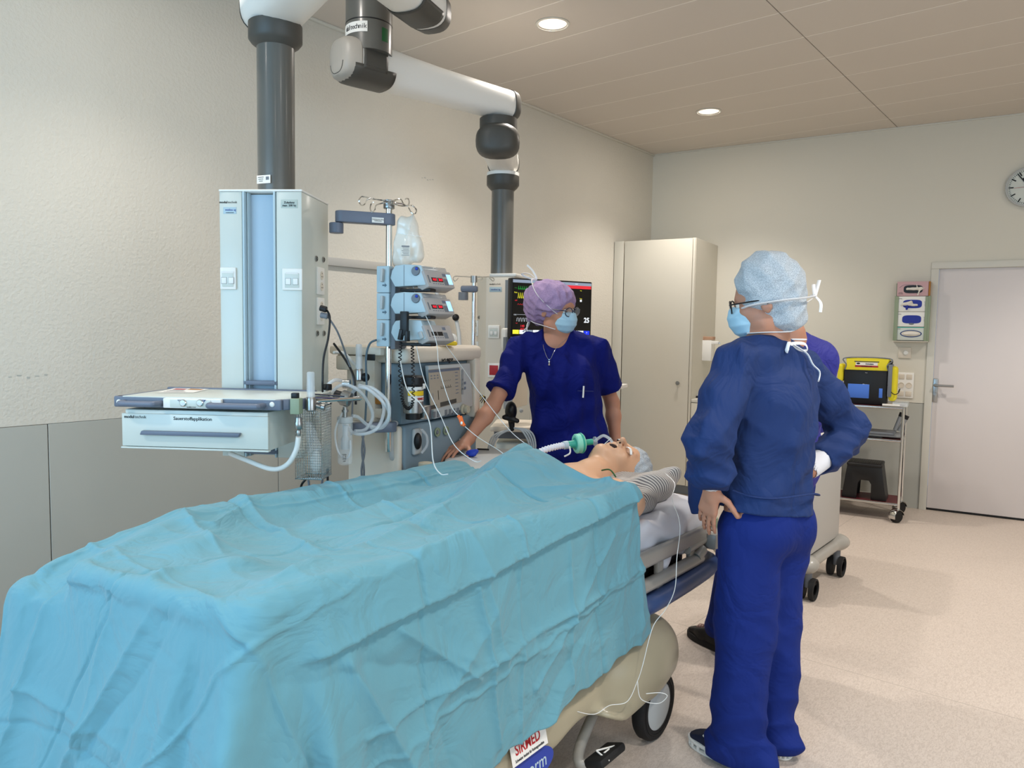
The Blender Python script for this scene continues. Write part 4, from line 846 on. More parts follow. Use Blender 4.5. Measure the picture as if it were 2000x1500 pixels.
m = MB(); m.box((-1.23,2.84,.66),(.10,.16,.07),.02); m.ob('corner_block','rail_grey',bed)
m = MB(); m.cyl((-1.25,2.87,.69),(-1.25,2.87,.73),.025); m.ob('drip_pole_socket','sage',bed)
m = MB(); m.box((-1.5,.735,.75),(.50,.02,.33),.01,rot=(0,0,8)); m.ob('foot_board','rail_grey',bed)
m = MB()
for k in range(4): m.tube([(-1.28-.02*k,2.25+.09*k,.60),(-1.26,2.35+.1*k,.58-.01*k),(-1.30,2.45+.07*k,.60)],.012,n=8)
m.ob('cable_bundle','black_rubber',bed)
# labels on the base shell
def shell_face(y, z, x=-1.213): return face((x,y,z),(0,1,.02),(-.25,0,1))
m = MB(); L_ = shell_face(1.60,.335,-1.2085); m.T = L_; m.box((0,0,0),(.16,.062,.0012),.0004,seg=1); lab = m.ob('owner_label','paper',bed)
text(lab,'lettering','SIRMED',.040,'ink_red',L_ @ Matrix.Translation((-.005,.006,.0012)),bold=.0006,sx=.85)
text(lab,'small_lettering','Schweizer Institut für Rettungsmedizin',.0115,'ink',L_ @ Matrix.Translation((-.002,-.020,.0012)),sx=.72)
L2 = shell_face(1.615,.262,-1.2075); m = MB(L2); pts = [(.10*math.cos(a),.040*math.sin(a)) for a in np.linspace(0,2*PI,32)[:-1]]; m.prism(pts,0,.0012); lb = m.ob('maker_emblem','ink_blue',bed)
text(lb,'lettering','orm',.05,'pale_blue',L2 @ Matrix.Translation((.02,-.004,.0015)),shear=.2)
# mattress in a white fitted sheet
S = SDF((-2.05,.70,.60),(-1.15,2.92,.86),.008); S.box((-1.61,1.80,.728),(.345,1.02,.078),.035,0); S.box((-1.6,2.68,.735),(.335,.13,.085),.04,.05)
S.cap((-1.27,2.35,.80),(-1.262,2.62,.66),.02,.028,.03); S.cap((-1.27,2.70,.80),(-1.262,2.45,.64),.015,.03,.03); S.cap((-1.30,2.5,.80),(-1.262,2.30,.66),.015,.02,.03); S.cap((-1.275,2.78,.79),(-1.268,2.80,.65),.022,.03,.02)
S.warp(lambda X,Y,Z: .003*np.sin(Y*30+Z*30)*np.clip((X+1.35)*12,0,1)+.002*np.sin(X*25+Y*19))
mt = S.ob('mattress','sheet_white',None,relax=2); tag(mt,'thin stretcher mattress in a crumpled white sheet at the head end','mattress')
# striped pillow
m = mat('pillow_stripe','b9b5b2',.8,bump=.1,bscale=300,bdist=.001); nt = m.node_tree; N, L = nt.nodes, nt.links; b = N['Principled BSDF']; tc = N.new('ShaderNodeTexCoord'); wv = N.new('ShaderNodeTexWave'); wv.bands_direction = 'X'; wv.inputs['Scale'].default_value = 34; wv.inputs['Distortion'].default_value = 0; wv.inputs['Detail'].default_value = 1
mp = N.new('ShaderNodeMapping'); mp.inputs['Rotation'].default_value = (0,0,rad(78)); L.new(tc.outputs['Object'], mp.inputs[0]); L.new(mp.outputs[0], wv.inputs['Vector'])
r_ = N.new('ShaderNodeValToRGB'); r_.color_ramp.elements[0].color = lin('6e6c70'); r_.color_ramp.elements[0].position = .30; r_.color_ramp.elements[1].color = lin('d6d2cc'); r_.color_ramp.elements[1].position = .5; L.new(wv.outputs['Fac'], r_.inputs[0]); L.new(r_.outputs[0], b.inputs['Base Color'])
S = SDF((-2.0,2.28,.76),(-1.12,2.92,1.02),.006); S.box((-1.60,2.58,.855),(.26,.17,.035),.03,0,rot=(6,-5,8)); S.ell((-1.6,2.58,.86),(.24,.16,.06),.03); S.ell((-1.38,2.62,.885),(.075,.10,.05),.05); S.cap((-1.36,2.70,.915),(-1.345,2.71,.925),.02,k=.05); S.box((-1.40,2.46,.84),(.08,.08,.03),.02,.04,rot=(0,6,12))
S.warp(folds(71,6,.0035,14,40,.6)); S.cut((0,0,.808),(0,0,-1)); pl = S.ob('pillow','pillow_stripe',None,relax=2); tag(pl,'grey and white striped pillow under the manikin head','pillow')
# manikin
man = thing('manikin','pale training manikin lying under the drape, head on the striped pillow','manikin',(0,0,0))
tl = rad(9); R = rotm(-24) @ np.array([[-1,0,0],[0,math.sin(tl),math.cos(tl)],[0,math.cos(tl),-math.sin(tl)]]) @ rotm(24)
F = Frame((-1.585,2.665,.925), R, 1.12)
S = SDF((-2.0,.85,.80),(-1.18,2.86,1.12),.0055)
head(S,F,1.12); F.ell(S,(0,.098,-.058),(.021,.022,.0065),.004,sub=True)
S.chain([(-1.59,2.36,.90),(-1.585,2.47,.915),F.p(0,-.01,-.06)],[.075,.062,.062],.03); S.ell((-1.6,2.25,.885),(.19,.20,.085),.05); S.ell((-1.6,2.0,.87),(.16,.26,.065),.05); S.ell((-1.6,1.75,.87),(.165,.18,.06),.05)
S.cap((-1.42,2.37,.885),(-1.34,2.34,.87),.058,.062,.04); S.cap((-1.78,2.37,.885),(-1.86,2.34,.87),.058,.062,.04)
S.chain([(-1.335,2.33,.865),(-1.31,2.05,.85),(-1.33,1.8,.845)],[.052,.042,.034],.02); S.chain([(-1.865,2.33,.865),(-1.88,2.05,.85),(-1.86,1.8,.845)],[.052,.042,.034],.02)
S.cap((-1.49,1.7,.865),(-1.50,1.3,.865),.06,.05,.03); S.cap((-1.7,1.7,.865),(-1.7,1.3,.865),.06,.05,.03); S.cap((-1.50,1.3,.865),(-1.49,.93,.855),.05,.034,.03); S.cap((-1.7,1.3,.865),(-1.7,.93,.855),.05,.034,.03)
S.cut((0,0,.812),(0,0,-1)); S.cap((-1.46,2.40,.99),(-1.44,2.31,.965),.004,k=.006,sub=True)
mb_ = S.ob('body','manikin_skin',man,relax=2)
m = MB(); m.ell(F.p(0,.082,-.058),(.023,.013,.011)); m.ob('mouth_cavity','mouth_dark',mb_)
m = MB()
for s_ in (-1,1): m = MB(); m.ell(F.v(s_*.0085,.106,-.038),(.0042,.0042,.004)); m.ob('nostril','mouth_dark',mb_)
for s_ in (-1,1):
    m = MB(); m.ell(F.v(s_*.031,.085,.003),(.017,.010,.010)); m.ob('closed_eye','manikin_skin',mb_)
    m = MB(); m.tube([F.v(s_*.012,.093,-.003),F.v(s_*.031,.098,.0),F.v(s_*.052,.086,-.004)],.0055,n=8,flat=.4); m.ob('eye_tape','iv_line',mb_)
m = MB(); m.tube([(-1.50,2.415,.955),(-1.455,2.40,.965),(-1.42,2.385,.945)],.003,n=6); m.ob('seam_line','green_mark',mb_)
S = SDF(F.c-.24,F.c+.24,.0045); F.ell(S,(0,-.03,.06),(.094,.114,.098),.01); F.ell(S,(0,-.075,.05),(.09,.065,.085),.04); S.warp(folds(81,6,.0022,40,120,1)); S.cut(F.p(0,.055,.035),F.R@V3(0,.75,-.66)); S.ob('bouffant_cap','cap_blue',man,relax=1)
# breathing tube, filter and connector
fc = at(1130,866,3.03); mp_ = F.v(.004,.096,-.060); e = fc+Vector((.040,.060,.006)); dv = (Vector((fc.x,fc.y,fc.z))-e).normalized()
m = MB(); m.tube([mp_,mp_+(e-mp_)*.15+Vector((0,0,.014)),mp_+(e-mp_)*.5+Vector((0,0,.026)),mp_+(e-mp_)*.8+Vector((0,0,.014)),e],.0062,n=12); ett = m.ob('breathing_tube','clear_tube',None); tag(ett,'clear curved breathing tube between the manikin mouth and the green filter','tube')
T = Matrix.Translation(e) @ dv.to_track_quat('Z','Y').to_matrix().to_4x4()
fl = thing('breathing_filter','round mint green breathing filter between tube and corrugated hose','filter',(0,0,0))
m = MB(T); m.lathe([(0,-.004),(.020,-.004),(.020,.002),(.009,.003),(.009,.014)],n=28); m.ob('collar','clear_plastic',fl)
m = MB(T); m.lathe([(.0,.012),(.0125,.012),(.0125,.045),(.018,.05),(.026,.055),(.026,.088),(.018,.090),(.0155,.095),(.0155,.130),(0,.130)],n=28); m.ob('port','teal_plastic',fl)
m = MB(T); m.lathe([(0.0,.052),(.036,.052),(.040,.056),(.040,.084),(.036,.088),(0,.088)],n=36); m.ob('filter_body','mint_plastic',fl)
m = MB(T); m.lathe([(.040,.058),(.0425,.059),(.0425,.065),(.040,.066)],n=36); m.ob('rim','teal_plastic',fl)
m = MB(); q = T @ Vector((0,0,.115)); m.tube([q+Vector((.012,-.012,-.005)),q+Vector((.02,-.02,-.03)),q+Vector((.0,-.03,-.045))],.0035,n=8); m.ob('sample_port','white_plastic',fl)
m = MB(); m.tube([mp_+Vector((0,-.01,.02)),at(1168,880,3.0),at(1155,900,2.98),at(1150,915,2.97)],.0016,n=6); tag(m.ob('inflation_line','iv_line',None),'thin cuff line hanging from the manikin mouth','line')
q0 = T @ Vector((0,0,.120)); q1 = at(1088,872,3.0); q2 = at(1060,880,2.98); q3 = at(1035,893,2.98); q4 = at(1010,905,3.0)
hz = thing('breathing_hose','white corrugated breathing hose leading from the filter under the drape','hose',(0,0,0))
P_ = cat_rom([q0,q1,q2,q3,q4],30)
m = MB(); m.tube(P_,lambda t: .0125+.0018*math.sin(t*42*PI),n=14,smooth=False); m.ob('corrugated_hose','sheet_white',hz)
m = MB(); m.tube([q0,q0.lerp(q1,.38)],.0170,n=16,smooth=False); m.ob('hose_cuff','pale_blue',hz)
# ================================================================ ceiling pendants
def fr(o, rz): return Matrix.Translation(o) @ Matrix.Rotation(rad(rz),4,'Z')
def on_y(T, px, py, y):       # where the line of sight meets the local plane y = const
    Ti = T.inverted(); o = Ti @ Vector((0,0,CAMH)); r = Ti.to_3x3() @ ray(px,py); return o+r*((y-o.y)/r.y)
def on_x(T, px, py, x):
    Ti = T.inverted(); o = Ti @ Vector((0,0,CAMH)); r = Ti.to_3x3() @ ray(px,py); return o+r*((x-o.x)/r.x)
def socket(parent, T, w=.075, h=.105, kind='double'):
    m = MB(T); m.box((0,0,.004),(w,h,.009),.003); p = m.ob('socket_plate','white_plastic',parent)
    if kind == 'double':
        for s_ in (-1,1):
            m = MB(T); m.cyl((0,s_*.021,.008),(0,s_*.021,.0105),.0165,n=20); q = m.ob('outlet','cream_plastic',p)
            for x, y in ((0,.008),(-.006,-.004),(.006,-.004)): m = MB(T); m.cyl((x,s_*.021+y,.0102),(x,s_*.021+y,.0112),.0022,n=8); m.ob('pin_hole','black',q)
    elif kind == 'network':
        m = MB(T); m.box((0,-.004,.0085),(w*.72,h*.66,.004),.002); q = m.ob('jack_insert','white_enamel',p)
        for s_ in (-1,1): m = MB(T); m.box((s_*.0135,-.008,.0105),(.021,.024,.002),.0008); m.ob('jack_cover','mid_grey',q)
        for s_ in (-1,1): m = MB(T); m.box((s_*.0135,-.008,.0113),(.0185,.0215,.002),.0008); m.ob('jack_flap','white_plastic',q)
        m = MB(T); m.box((0,.022,.0105),(.046,.007,.001)); m.ob('label_strip','paper',q)
    return p
def earth_plug(parent, T):
    m = MB(T); m.lathe([(0,0),(.0115,0),(.0115,.004),(.009,.005),(.009,.002),(.004,.002),(.004,.009),(0,.009)],n=20); o = m.ob('earth_socket','steel',parent); return o
def modultechnik(parent, T, s=.016):
    text(parent,'lettering','modul',s,'ink',T @ Matrix.Translation((-s*.30,0,0)),bold=s*.018,align='RIGHT'); text(parent,'lettering','technik',s,'ink',T @ Matrix.Translation((-s*.18,0,0)),align='LEFT',bold=-.0001)
def column_box(t, w, d, z0, z1, chl, chr_, face_y=0):
    # body with slim chamfers at the back and a lidded top, recessed cable channel between chl and chr_ on the front
    pts = [(-w/2,0),(w/2,0),(w/2,d),(w/2-.05,d+.05),(-w/2+.05,d+.05),(-w/2,d)]
    m = MB(); m.prism([(-w/2,0),(chl,0),(chl,.05),(chr_,.05),(chr_,0),(w/2,0)]+pts[2:],z0,z1,.004); b = m.ob('cabinet_body','white_enamel',t)
    m = MB(); m.prism([(p[0]*1.01,p[1]*1.01-.001) for p in pts],z1,z1+.008,.003); m.prism([(-.10,.05),(.10,.05),(.10,.22),(-.10,.22)],z1+.008,z1+.016,.003); m.ob('top_lid','white_plastic',t)
    m = MB(); m.box(((chl+chr_)/2,.04,(z0+z1)/2),(chr_-chl-.03,.006,z1-z0-.01)); m.ob('channel_cover','channel_blue',b)
    for x, s_ in ((chl,1),(chr_,-1)): m = MB(); m.box((x+s_*.006,.012,(z0+z1)/2),(.008,.03,z1-z0),.002); m.box((x+s_*.014,.03,(z0+z1)/2),(.006,.03,z1-z0),.002); m.ob('channel_rail','pale_blue',b)
    return b
# ---------- near pendant
A0 = at(510,640,2.75); A0.z = 0; TA = fr(A0,34)
pa = thing('supply_pendant','white ceiling supply pendant on a thick grey column, in front with the oxygen drawer','pendant',tuple(A0),34)
fz = lambda py, y=0, px=510: on_y(TA,px,py,y).z
zt, zb = fz(374), fz(893)
wL, wR = on_y(TA,430,560,0).x, on_y(TA,590,560,0).x; cx_ = (wL+wR)/2; Wd = wR-wL
TAc = TA @ Matrix.Translation((cx_,0,0)); A1 = TAc.translation; pa.location = A1; TA = fr(A1,34)
cl, cr_ = on_y(TA,474,560,0).x, on_y(TA,540,560,0).x
bA = column_box(pa, Wd, .29, zb, zt, cl, cr_)
FA = lambda px, py, y=0: face(tuple(on_y(TA,px,py,y)),(1,0,0),(0,0,1))
SA = lambda px, py: face(tuple(on_x(TA,px,py,Wd/2)),(0,1,0),(0,0,1))
modultechnik(bA, FA(446,395,-.0008), .0120)
T = FA(449,411,-.001); m = MB(T); m.box((0,0,0),(.05,.024,.001),.003,seg=3); q = m.ob('service_sticker','pale_blue',bA); text(q,'lettering','meditec ag',.011,'ink_blue',T @ Matrix.Translation((.003,.002,.0008)),sx=.85); text(q,'small_lettering','medizintechnik',.005,'ink',T @ Matrix.Translation((0,-.008,.0008)))
T = FA(565,398,-.001); m = MB(T); m.box((0,0,0),(.062,.030,.001),.001); q = m.ob('load_label','grey_label',bA); text(q,'lettering','Zuladung\nmax. 200 kg',.0105,'ink',T @ Matrix.Translation((0,-.001,.0008)),bold=.0002)
socket(bA, FA(447,544,-.001), .06,.08,'network'); socket(bA, FA(572,546,-.001), .075,.078,'network')
socket(bA, SA(624,549)); s2 = socket(bA, SA(624,608))
for p in ((617,505),(631,507),(619,651),(632,651)): earth_plug(bA, SA(*p))
# grey column, collar, joint and arm
cz_ = .15
def pipe(t, T, px, py0, y, r, z0, name='column_tube', m_='column_grey'): pass
m = MB(); z0_ = zt+.016; z1_ = 2.53; m.cyl((0,cz_,z0_),(0,cz_,z1_),.0685,n=48); m.ob('column_tube','column_grey',pa)
T = face((-.022,cz_-.0672,zt+.06),(.96,-.28,0),(0,0,1)); m = MB(T); m.box((0,0,0),(.062,.030,.0016),.001); q = m.ob('rating_plate','paper',pa)
for k in range(3): m = MB(T); m.box((-.012,.008-k*.007,.001),(.026-.004*k,.002,.0006)); m.ob('print_line','ink',q)
m = MB(T); m.box((.018,.003,.001),(.014,.012,.0006)); m.ob('print_mark','grey_plastic',q)
m = MB(); m.lathe([(.068,2.525),(.088,2.54),(.098,2.553),(.098,2.61),(.080,2.615)],c=(0,cz_,0),n=48); m.ob('collar','dark_grey',pa)
def arm_shell(a, b, h, w, z, name, t, m_='white_plastic', cap='dark_grey', endcap=True):
    # rounded box arm between two joints, world coordinates
    a, b = Vector(a), Vector(b); L = (b-a).length; d = (b-a).normalized(); ang = math.atan2(d.y,d.x); T = Matrix.Translation((a.x,a.y,z)) @ Matrix.Rotation(ang,4,'Z'); Ti = t.matrix_world.inverted() if t else Matrix()
    rings = []
    for s_, k in ((-.62,.25),(-.58,.62),(-.48,.86),(-.25,1),(0,1),(.5,.98)) : rings.append((s_*w*1.0, k))
    R_ = [(x,k) for x, k in rings[:5]]+[(L*.5,.92),(L,1.0)]+[(L+.25*w,1),(L+.48*w,.86),(L+.58*w,.62),(L+.62*w,.25)]
    def ring(x, k, g=0):
        out = []; tp_ = 1.06-.20*min(1,max(0,x/L))
        for j in range(28):
            th = 2*PI*j/28; c_, s2_ = math.cos(th), math.sin(th); e = .72
            out.append(Vector((x, (w/2*k*tp_+g)*math.copysign(abs(c_)**e,c_), (h/2*(k*.6+.4)*tp_+g)*math.copysign(abs(s2_)**e,s2_))))
        return out
    m = MB(T); m.ring_loft([ring(x,k) for x, k in R_]); o = m.ob(name, m_, None)
    return o, T, ring
bpy.context.view_layer.update()
def wp(t, *v): return t.matrix_world @ Vector(v)
def adopt(o, t): o.parent = t; o.matrix_parent_inverse = t.matrix_world.inverted(); return o
# lower spring joint of the near pendant: white housing over the collar
jt = wp(pa,0,cz_,2.66)
hub = at(722,60,3.62)     # ceiling column shared by both arms
cw = lambda x, d: Vector((math.cos(_h)*x,math.sin(_h)*x,0))+_hd*d      # metres right of / ahead of the viewer
ja = cw(.577,-.817)*.8; je = Vector((jt.x,jt.y,0))+ja
o, T, ring = arm_shell(jt, je, .19,.22, 2.70,'upper_arm',pa); adopt(o,pa)
m = MB(); m.cyl((je.x,je.y,2.78),(je.x,je.y,CEIL-.001),.10,n=32); adopt(m.ob('ceiling_column','column_grey',None),pa)
m = MB(T); m.ring_loft([ring(-.137,.28,.004),ring(-.128,.62,.004),ring(-.105,.86,.004)],cap=True); adopt(m.ob('arm_end_cap','dark_grey',None),pa)
m = MB(); m.cyl((0,cz_,2.60),(0,cz_,2.66),.085,n=40); m.ob('joint_housing','white_plastic',pa)
# ---------- shelf and oxygen drawer on the near pendant
sh = thing('drawer_shelf','white equipment shelf with slate rim handles and drawer labelled Sauerstoffapplikation','shelf',tuple(A1),34)
yf = on_y(TA,222,785,0); 
Dn = .0
# front plane of the shelf: 0.33 m before the column
YS = -.345
P = lambda px, py, y=YS: on_y(TA,px,py,y)
xl, xr = P(222,786).x, P(549,790).x; zt_ = (P(222,775).z+P(549,779).z)/2; zr = (P(222,796).z+P(549,801).z)/2
yb = -.004
m = MB(); m.prism([(xl+.03,YS),(xr-.02,YS),(xr+.05,YS+.07),(xr+.05,yb),(xl+.03,yb)],zt_-.010,zt_+.001,.002); top = m.ob('shelf_top','white_enamel',sh)
m = MB(); m.box(((xl+xr)/2,YS+.012,(zt_+zr)/2),(xr-xl,.026,zt_-zr),.005,seg=3); m.box((xr+.022,YS+.05,(zt_+zr)/2),(.026,.085,zt_-zr),.005,rot=(0,0,-42)); m.box((xl+.015,(YS+yb)/2,(zt_+zr)/2),(.026,yb-YS,zt_-zr),.005); m.box(((xl+xr)/2,yb-.012,(zt_+zr)/2+.006),(xr-xl,.02,zt_-zr),.005); m.box((xr+.04,(YS+.08+yb)/2,(zt_+zr)/2),(.02,yb-YS-.09,zt_-zr),.004); rim = m.ob('rim','slate',sh)
for px in (232.5,531.5): p = P(px,785+(px>400)*5); m = MB(); m.ell((p.x,YS-.001,p.z),(.0085,.004,.0085)); m.ob('rim_button','white_plastic',rim)
for p0, p1 in ((243,314),(415,514)):
    a, c = P(p0,788), P(p1,790); z = (zt_+zr)/2-.003
    m = MB(); m.tube([(a.x,YS-.002,z),(a.x+.004,YS-.03,z),(a.x+.02,YS-.036,z),(c.x-.02,YS-.036,z),(c.x-.004,YS-.03,z),(c.x,YS-.002,z)],.010,n=12); m.ob('handle','slate',rim)
a, c = P(323,787), P(436,788); m = MB(); m.box(((a.x+c.x)/2,YS-.007,(zt_+zr)/2),(c.x-a.x,.016,zt_-zr-.004),.003); cp = m.ob('control_plate','white_plastic',sh)
m = MB(); m.box(((a.x+c.x)/2-.004,YS-.0165,(zt_+zr)/2),((c.x-a.x)*.70,.003,zt_-zr-.012),.001); cp2 = m.ob('button_panel','white_enamel',cp)
for px, s_, lb in ((358,-1,'B1'),(391,1,'B2')):
    p = P(px,787,YS-.018); m = MB(); m.prism([(0,-.008),(s_*.019,.010),(-s_*.003,.010)][::s_],0,.0012,mtx=face((p.x-s_*-.001,YS-.0182,p.z),(1,0,0),(0,0,1))); m.ob('button_mark','slate' if s_<0 else 'jean_blue',cp2)
    T = face((p.x,YS-.018,p.z),(1,0,0),(0,0,1)); m = MB(T); m.lathe([(0,.005),(.009,.005),(.0115,.003),(.0115,0)],n=28); m.ob('push_button','chrome',cp2)
    text(cp2,'lettering',lb,.005,'white_plastic',face((p.x+s_*.011,YS-.0198,p.z+.006),(1,0,0),(0,0,1)))
modultechnik(cp2, face(((a.x+c.x)/2,YS-.0185,zr+.007),(1,0,0),(0,0,1)), .0055)
# papers lying on the shelf
p0 = on_y(TA,350,768,YS); q_ = []
def onz(T, px, py, z):
    Ti = T.inverted(); o = Ti @ Vector((0,0,CAMH)); r = Ti.to_3x3() @ ray(px,py); return o+r*((z-o.z)/r.z)
c_ = [onz(TA,*p,zt_) for p in ((305,768),(378,768),(408,761),(345,758))]
yc = [p for p in c_]
sheet_ = thing('printed_sheet','flat printed sheet with red text lying on the drawer shelf','paper',tuple(A1),34)
m = MB(); m.poly([(p.x,p.y,zt_+.0022) for p in c_]); m.ob('page','paper',sheet_)
g = lambda u, v: c_[0]*(1-u)*(1-v)+c_[1]*u*(1-v)+c_[2]*u*v+c_[3]*(1-u)*v
for i, (u0,u1,v0,v1,mm) in enumerate(((.1,.45,.6,.8,'red_plate'),(.5,.9,.65,.9,'rust'),(.1,.6,.3,.36,'grey_plastic'),(.1,.7,.15,.2,'grey_plastic'),(.1,.5,.45,.5,'grey_plastic'))):
    m = MB(); m.poly([(*(g(a_,b_).xy),zt_+.0026) for a_, b_ in ((u0,v0),(u1,v0),(u1,v1),(u0,v1))]); m.ob('print_block',mm,sheet_)
# drawer
dl, dr = P(239,840).x, P(524,840).x; dz1, dz0 = P(380,803).z, P(380,879).z
m = MB(); m.box(((dl+dr)/2,(YS+yb)/2,(dz0+dz1)/2),(dr-dl-.01,yb-YS-.02,dz1-dz0),.003); dw = m.ob('drawer_case','white_enamel',sh)
m = MB(); m.box(((dl+dr)/2,YS+.006,(dz0+dz1)/2-.002),(dr-dl,.016,dz1-dz0-.020),.002); m.box(((dl+dr)/2,YS+.004,dz0+.003),(dr-dl+.006,.02,.006),.002); df = m.ob('drawer_front','white_enamel',sh)
p = P(264,814); modultechnik(df, face((p.x+.002,YS-.0025,p.z),(1,0,0),(0,0,1)), .0135)
p = P(377,818); text(df,'lettering','Sauerstoffapplikation',.0155,'ink',face((p.x,YS-.0025,p.z),(1,0,0),(0,0,1)),bold=.0001)
a, c = P(278,845), P(473,848); T = face(((a.x+c.x)/2,YS-.002,(a.z+c.z)/2),(1,0,0),(0,0,1)); L2 = (c.x-a.x)/2
m = MB(T); m.prism([(-L2,-.007),(L2-.006,-.007),(L2,.007),(-L2+.006,.007)],0,.016,.003); m.ob('drawer_handle','slate',df)
for zz_ in (on_y(TA,510,748,0).z, on_y(TA,505,885,0).z+.006): m = MB(); m.box(((cl+cr_)/2,.012,zz_),(cr_-cl,.03,.016),.002); m.ob('channel_bracket','slate',sh)
# white hose looping from below the drawer to the side rail connector
hp = [onp for onp in [at(450,886,2.62),at(480,898,2.56),at(530,916,2.50),at(560,908,2.46),at(578,880,2.44),at(583,853,2.43)]]
m = MB(); m.tube(hp,.0085,n=14,k=8); h = m.ob('supply_hose','white_plastic',None); tag(h,'white gas hose looping below the oxygen drawer','hose')
# clamp, connector and rail at the right corner of the shelf
cn = thing('gas_connector','steel gas connector on a pale clamp at the right corner of the drawer shelf','connector',(0,0,0))
c0 = at(579,793,2.42); R34 = Matrix.Rotation(rad(34),4,'Z')
m = MB(Matrix.Translation(c0) @ R34); m.box((0,0,0),(.032,.035,.052),.004); cb = m.ob('clamp_block','sage',cn); m = MB(Matrix.Translation(c0) @ R34); m.box((-.004,0,.034),(.022,.022,.018),.003); m.ob('clamp_knob','black',cb)
c1 = at(583,833,2.43); m = MB(); m.lathe([(0,-.03),(.006,-.03),(.008,-.018),(.006,-.012),(.011,-.008),(.013,-.004),(.0135,.012),(.011,.018),(.011,.03),(0,.03)],c=c1,n=24); m.ob('coupling','steel',cn)
# ---------- far pendant with its arms
arms = thing('ceiling_boom','long white jointed ceiling arm with grey caps hanging from a thick grey ceiling column','ceiling boom',(0,0,0))
Dh = 3.66; hb = at(721,60,Dh); rh = 43.5*Dh/1461.5
m = MB(); m.cyl((hb.x,hb.y,at(721,97,Dh).z-.03),(hb.x,hb.y,CEIL-.001),rh,n=56); cc = m.ob('ceiling_column','column_grey',arms)
m = MB(); zz = at(721,52,Dh).z; m.lathe([(rh,-.003),(rh+.0012,-.001),(rh+.0012,.001),(rh,.003)],c=(hb.x,hb.y,zz),n=56); m.ob('column_joint_line','black',cc)
vd = Vector((-hb.x,-hb.y,0)).normalized(); sd = Vector((-vd.y,vd.x,0))
def on_cyl(c, r, a, z):       # face on a cylinder, a = angle (degrees) from the direction to the viewer, positive to the viewer's right
    d = (vd*math.cos(rad(a))+sd*math.sin(rad(a))); x = Vector((0,0,1)).cross(d); return face((c.x+d.x*r,c.y+d.y*r,z),(x.x,x.y,0),(0,0,1))
def wrap_label(parent, name, c, r, a0, a1, z0, z1, m_):
    m = MB(); rows = []
    for z in (z0,z1): rows.append([Vector((c.x,c.y,z))+(vd*math.cos(rad(a))+sd*math.sin(rad(a)))*(r+.0015) for a in np.linspace(a0,a1,12)])
    m.ring_loft(rows,cap=False,closed=False); return m.ob(name,m_,parent,sharp=None)
z1a, z0a = at(700,61,Dh).z, at(700,76,Dh).z
wl_ = wrap_label(cc,'maker_label',hb,rh,-88,-4,z0a-.006,z1a+.006,'paper')
for i, ch in enumerate('multechnik'[0:0]+'dultechnik'):
    a = -66+i*6.3; text(wl_,'lettering',ch,.031,'ink',on_cyl(hb,rh+.0022,a,(z0a+z1a)/2),bold=.0005 if i < 3 else 0)
wrap_label(cc,'green_indicator',hb,rh,32,52,at(745,92,Dh).z,at(745,66,Dh).z,'green_mark')
Dr = Dh*1.165; e2 = at(975,208,Dr); za = at(720,118,Dh).z; zA2 = e2.z
za = (za+zA2)/2
a_, b_ = at(702,130,Dh), at(974,208,Dr)
o, T, ring = arm_shell((a_.x,a_.y,0),(b_.x,b_.y,0),.185,.20,za,'main_arm',arms); o.parent = arms
m = MB(T); m.ring_loft([ring(-.030,1,.003),ring(-.02,1,.004),ring(.065,1,.004),ring(.07,1,.002)],cap=False); 
m = MB(T); m.ring_loft([ring(-.126,.25,.004),ring(-.119,.62,.004),ring(-.098,.86,.004),ring(-.052,1,.004),ring(-.045,1,.001)]); mm_ = m.ob('arm_cap','cap_taupe',arms)
# dark lower shield under the near end
def arm_patch(T, x0, x1, lo_, hi_, name, m_, g=.0045):
    m = MB(T); rows = []
    for x in np.linspace(x0,x1,10):
        k = 1-.55*max(0,(-x-.05)/.075)**2 if x < -.05 else 1; full = ring(x,k,g); sel = []
        for th in np.linspace(lo_,hi_,14):
            j = (th % 360)/360*28; i0 = int(j)%28; f = j-int(j); sel.append(full[i0].lerp(full[(i0+1)%28],f))
        rows.append(sel)
    m.ring_loft(rows,cap=False,closed=False); return m.ob(name,m_,arms,solid=.003)
La = (Vector((b_.x,b_.y,0))-Vector((a_.x,a_.y,0))).length
arm_patch(T,-.122,.14,195,345,'lower_shield','dark_grey'); arm_patch(T,-.04,.09,335,415,'side_shield','dark_grey'); arm_patch(T,-.04,.09,125,205,'side_shield','dark_grey')
m = MB(T); m.ring_loft([ring(La+.052,.99,.001),ring(La+.055,.985,.005),ring(La+.095,.86,.006),ring(La+.118,.64,.005),ring(La+.122,.62,0)]); m.ob('arm_cap','dark_grey',arms)
# knuckle below the far end, short lower arm, collar
kc = at(967,236,Dr); zk1, zk0 = za-.085, at(967,252,Dr).z
m = MB(); m.cyl((b_.x,b_.y,zk0-.01),(b_.x,b_.y,zk1),.108*.97,n=44); m.ob('joint_cylinder','dark_grey',arms)
DB = 4.72; cb_ = at(981,450,DB); kb = at(966,280,Dr-.02); zl = at(966,280,Dr).z-.0
o, T2, ring2 = arm_shell((b_.x,b_.y,0),(cb_.x,cb_.y,0),.165,.22,zl,'lower_arm',arms,'white_plastic'); o.parent = arms
T_, ring_ = T, ring; T, ring = T2, ring2
L3 = (Vector((cb_.x,cb_.y,0))-Vector((b_.x,b_.y,0))).length
m = MB(T2); m.ring_loft([ring2(-.138,.28,.005),ring2(-.129,.62,.005),ring2(-.107,.86,.005),ring2(-.055,1,.005),ring2(-.02,1,.005),ring2(-.018,1,0)]); m.ob('arm_cap','dark_grey',arms)
m = MB(T2); m.ring_loft([ring2(L3+.03,.99,0),ring2(L3+.035,1,.006),ring2(L3+.107,.86,.006),ring2(L3+.138,.3,.004)]); m.ob('arm_cap','dark_grey',arms)
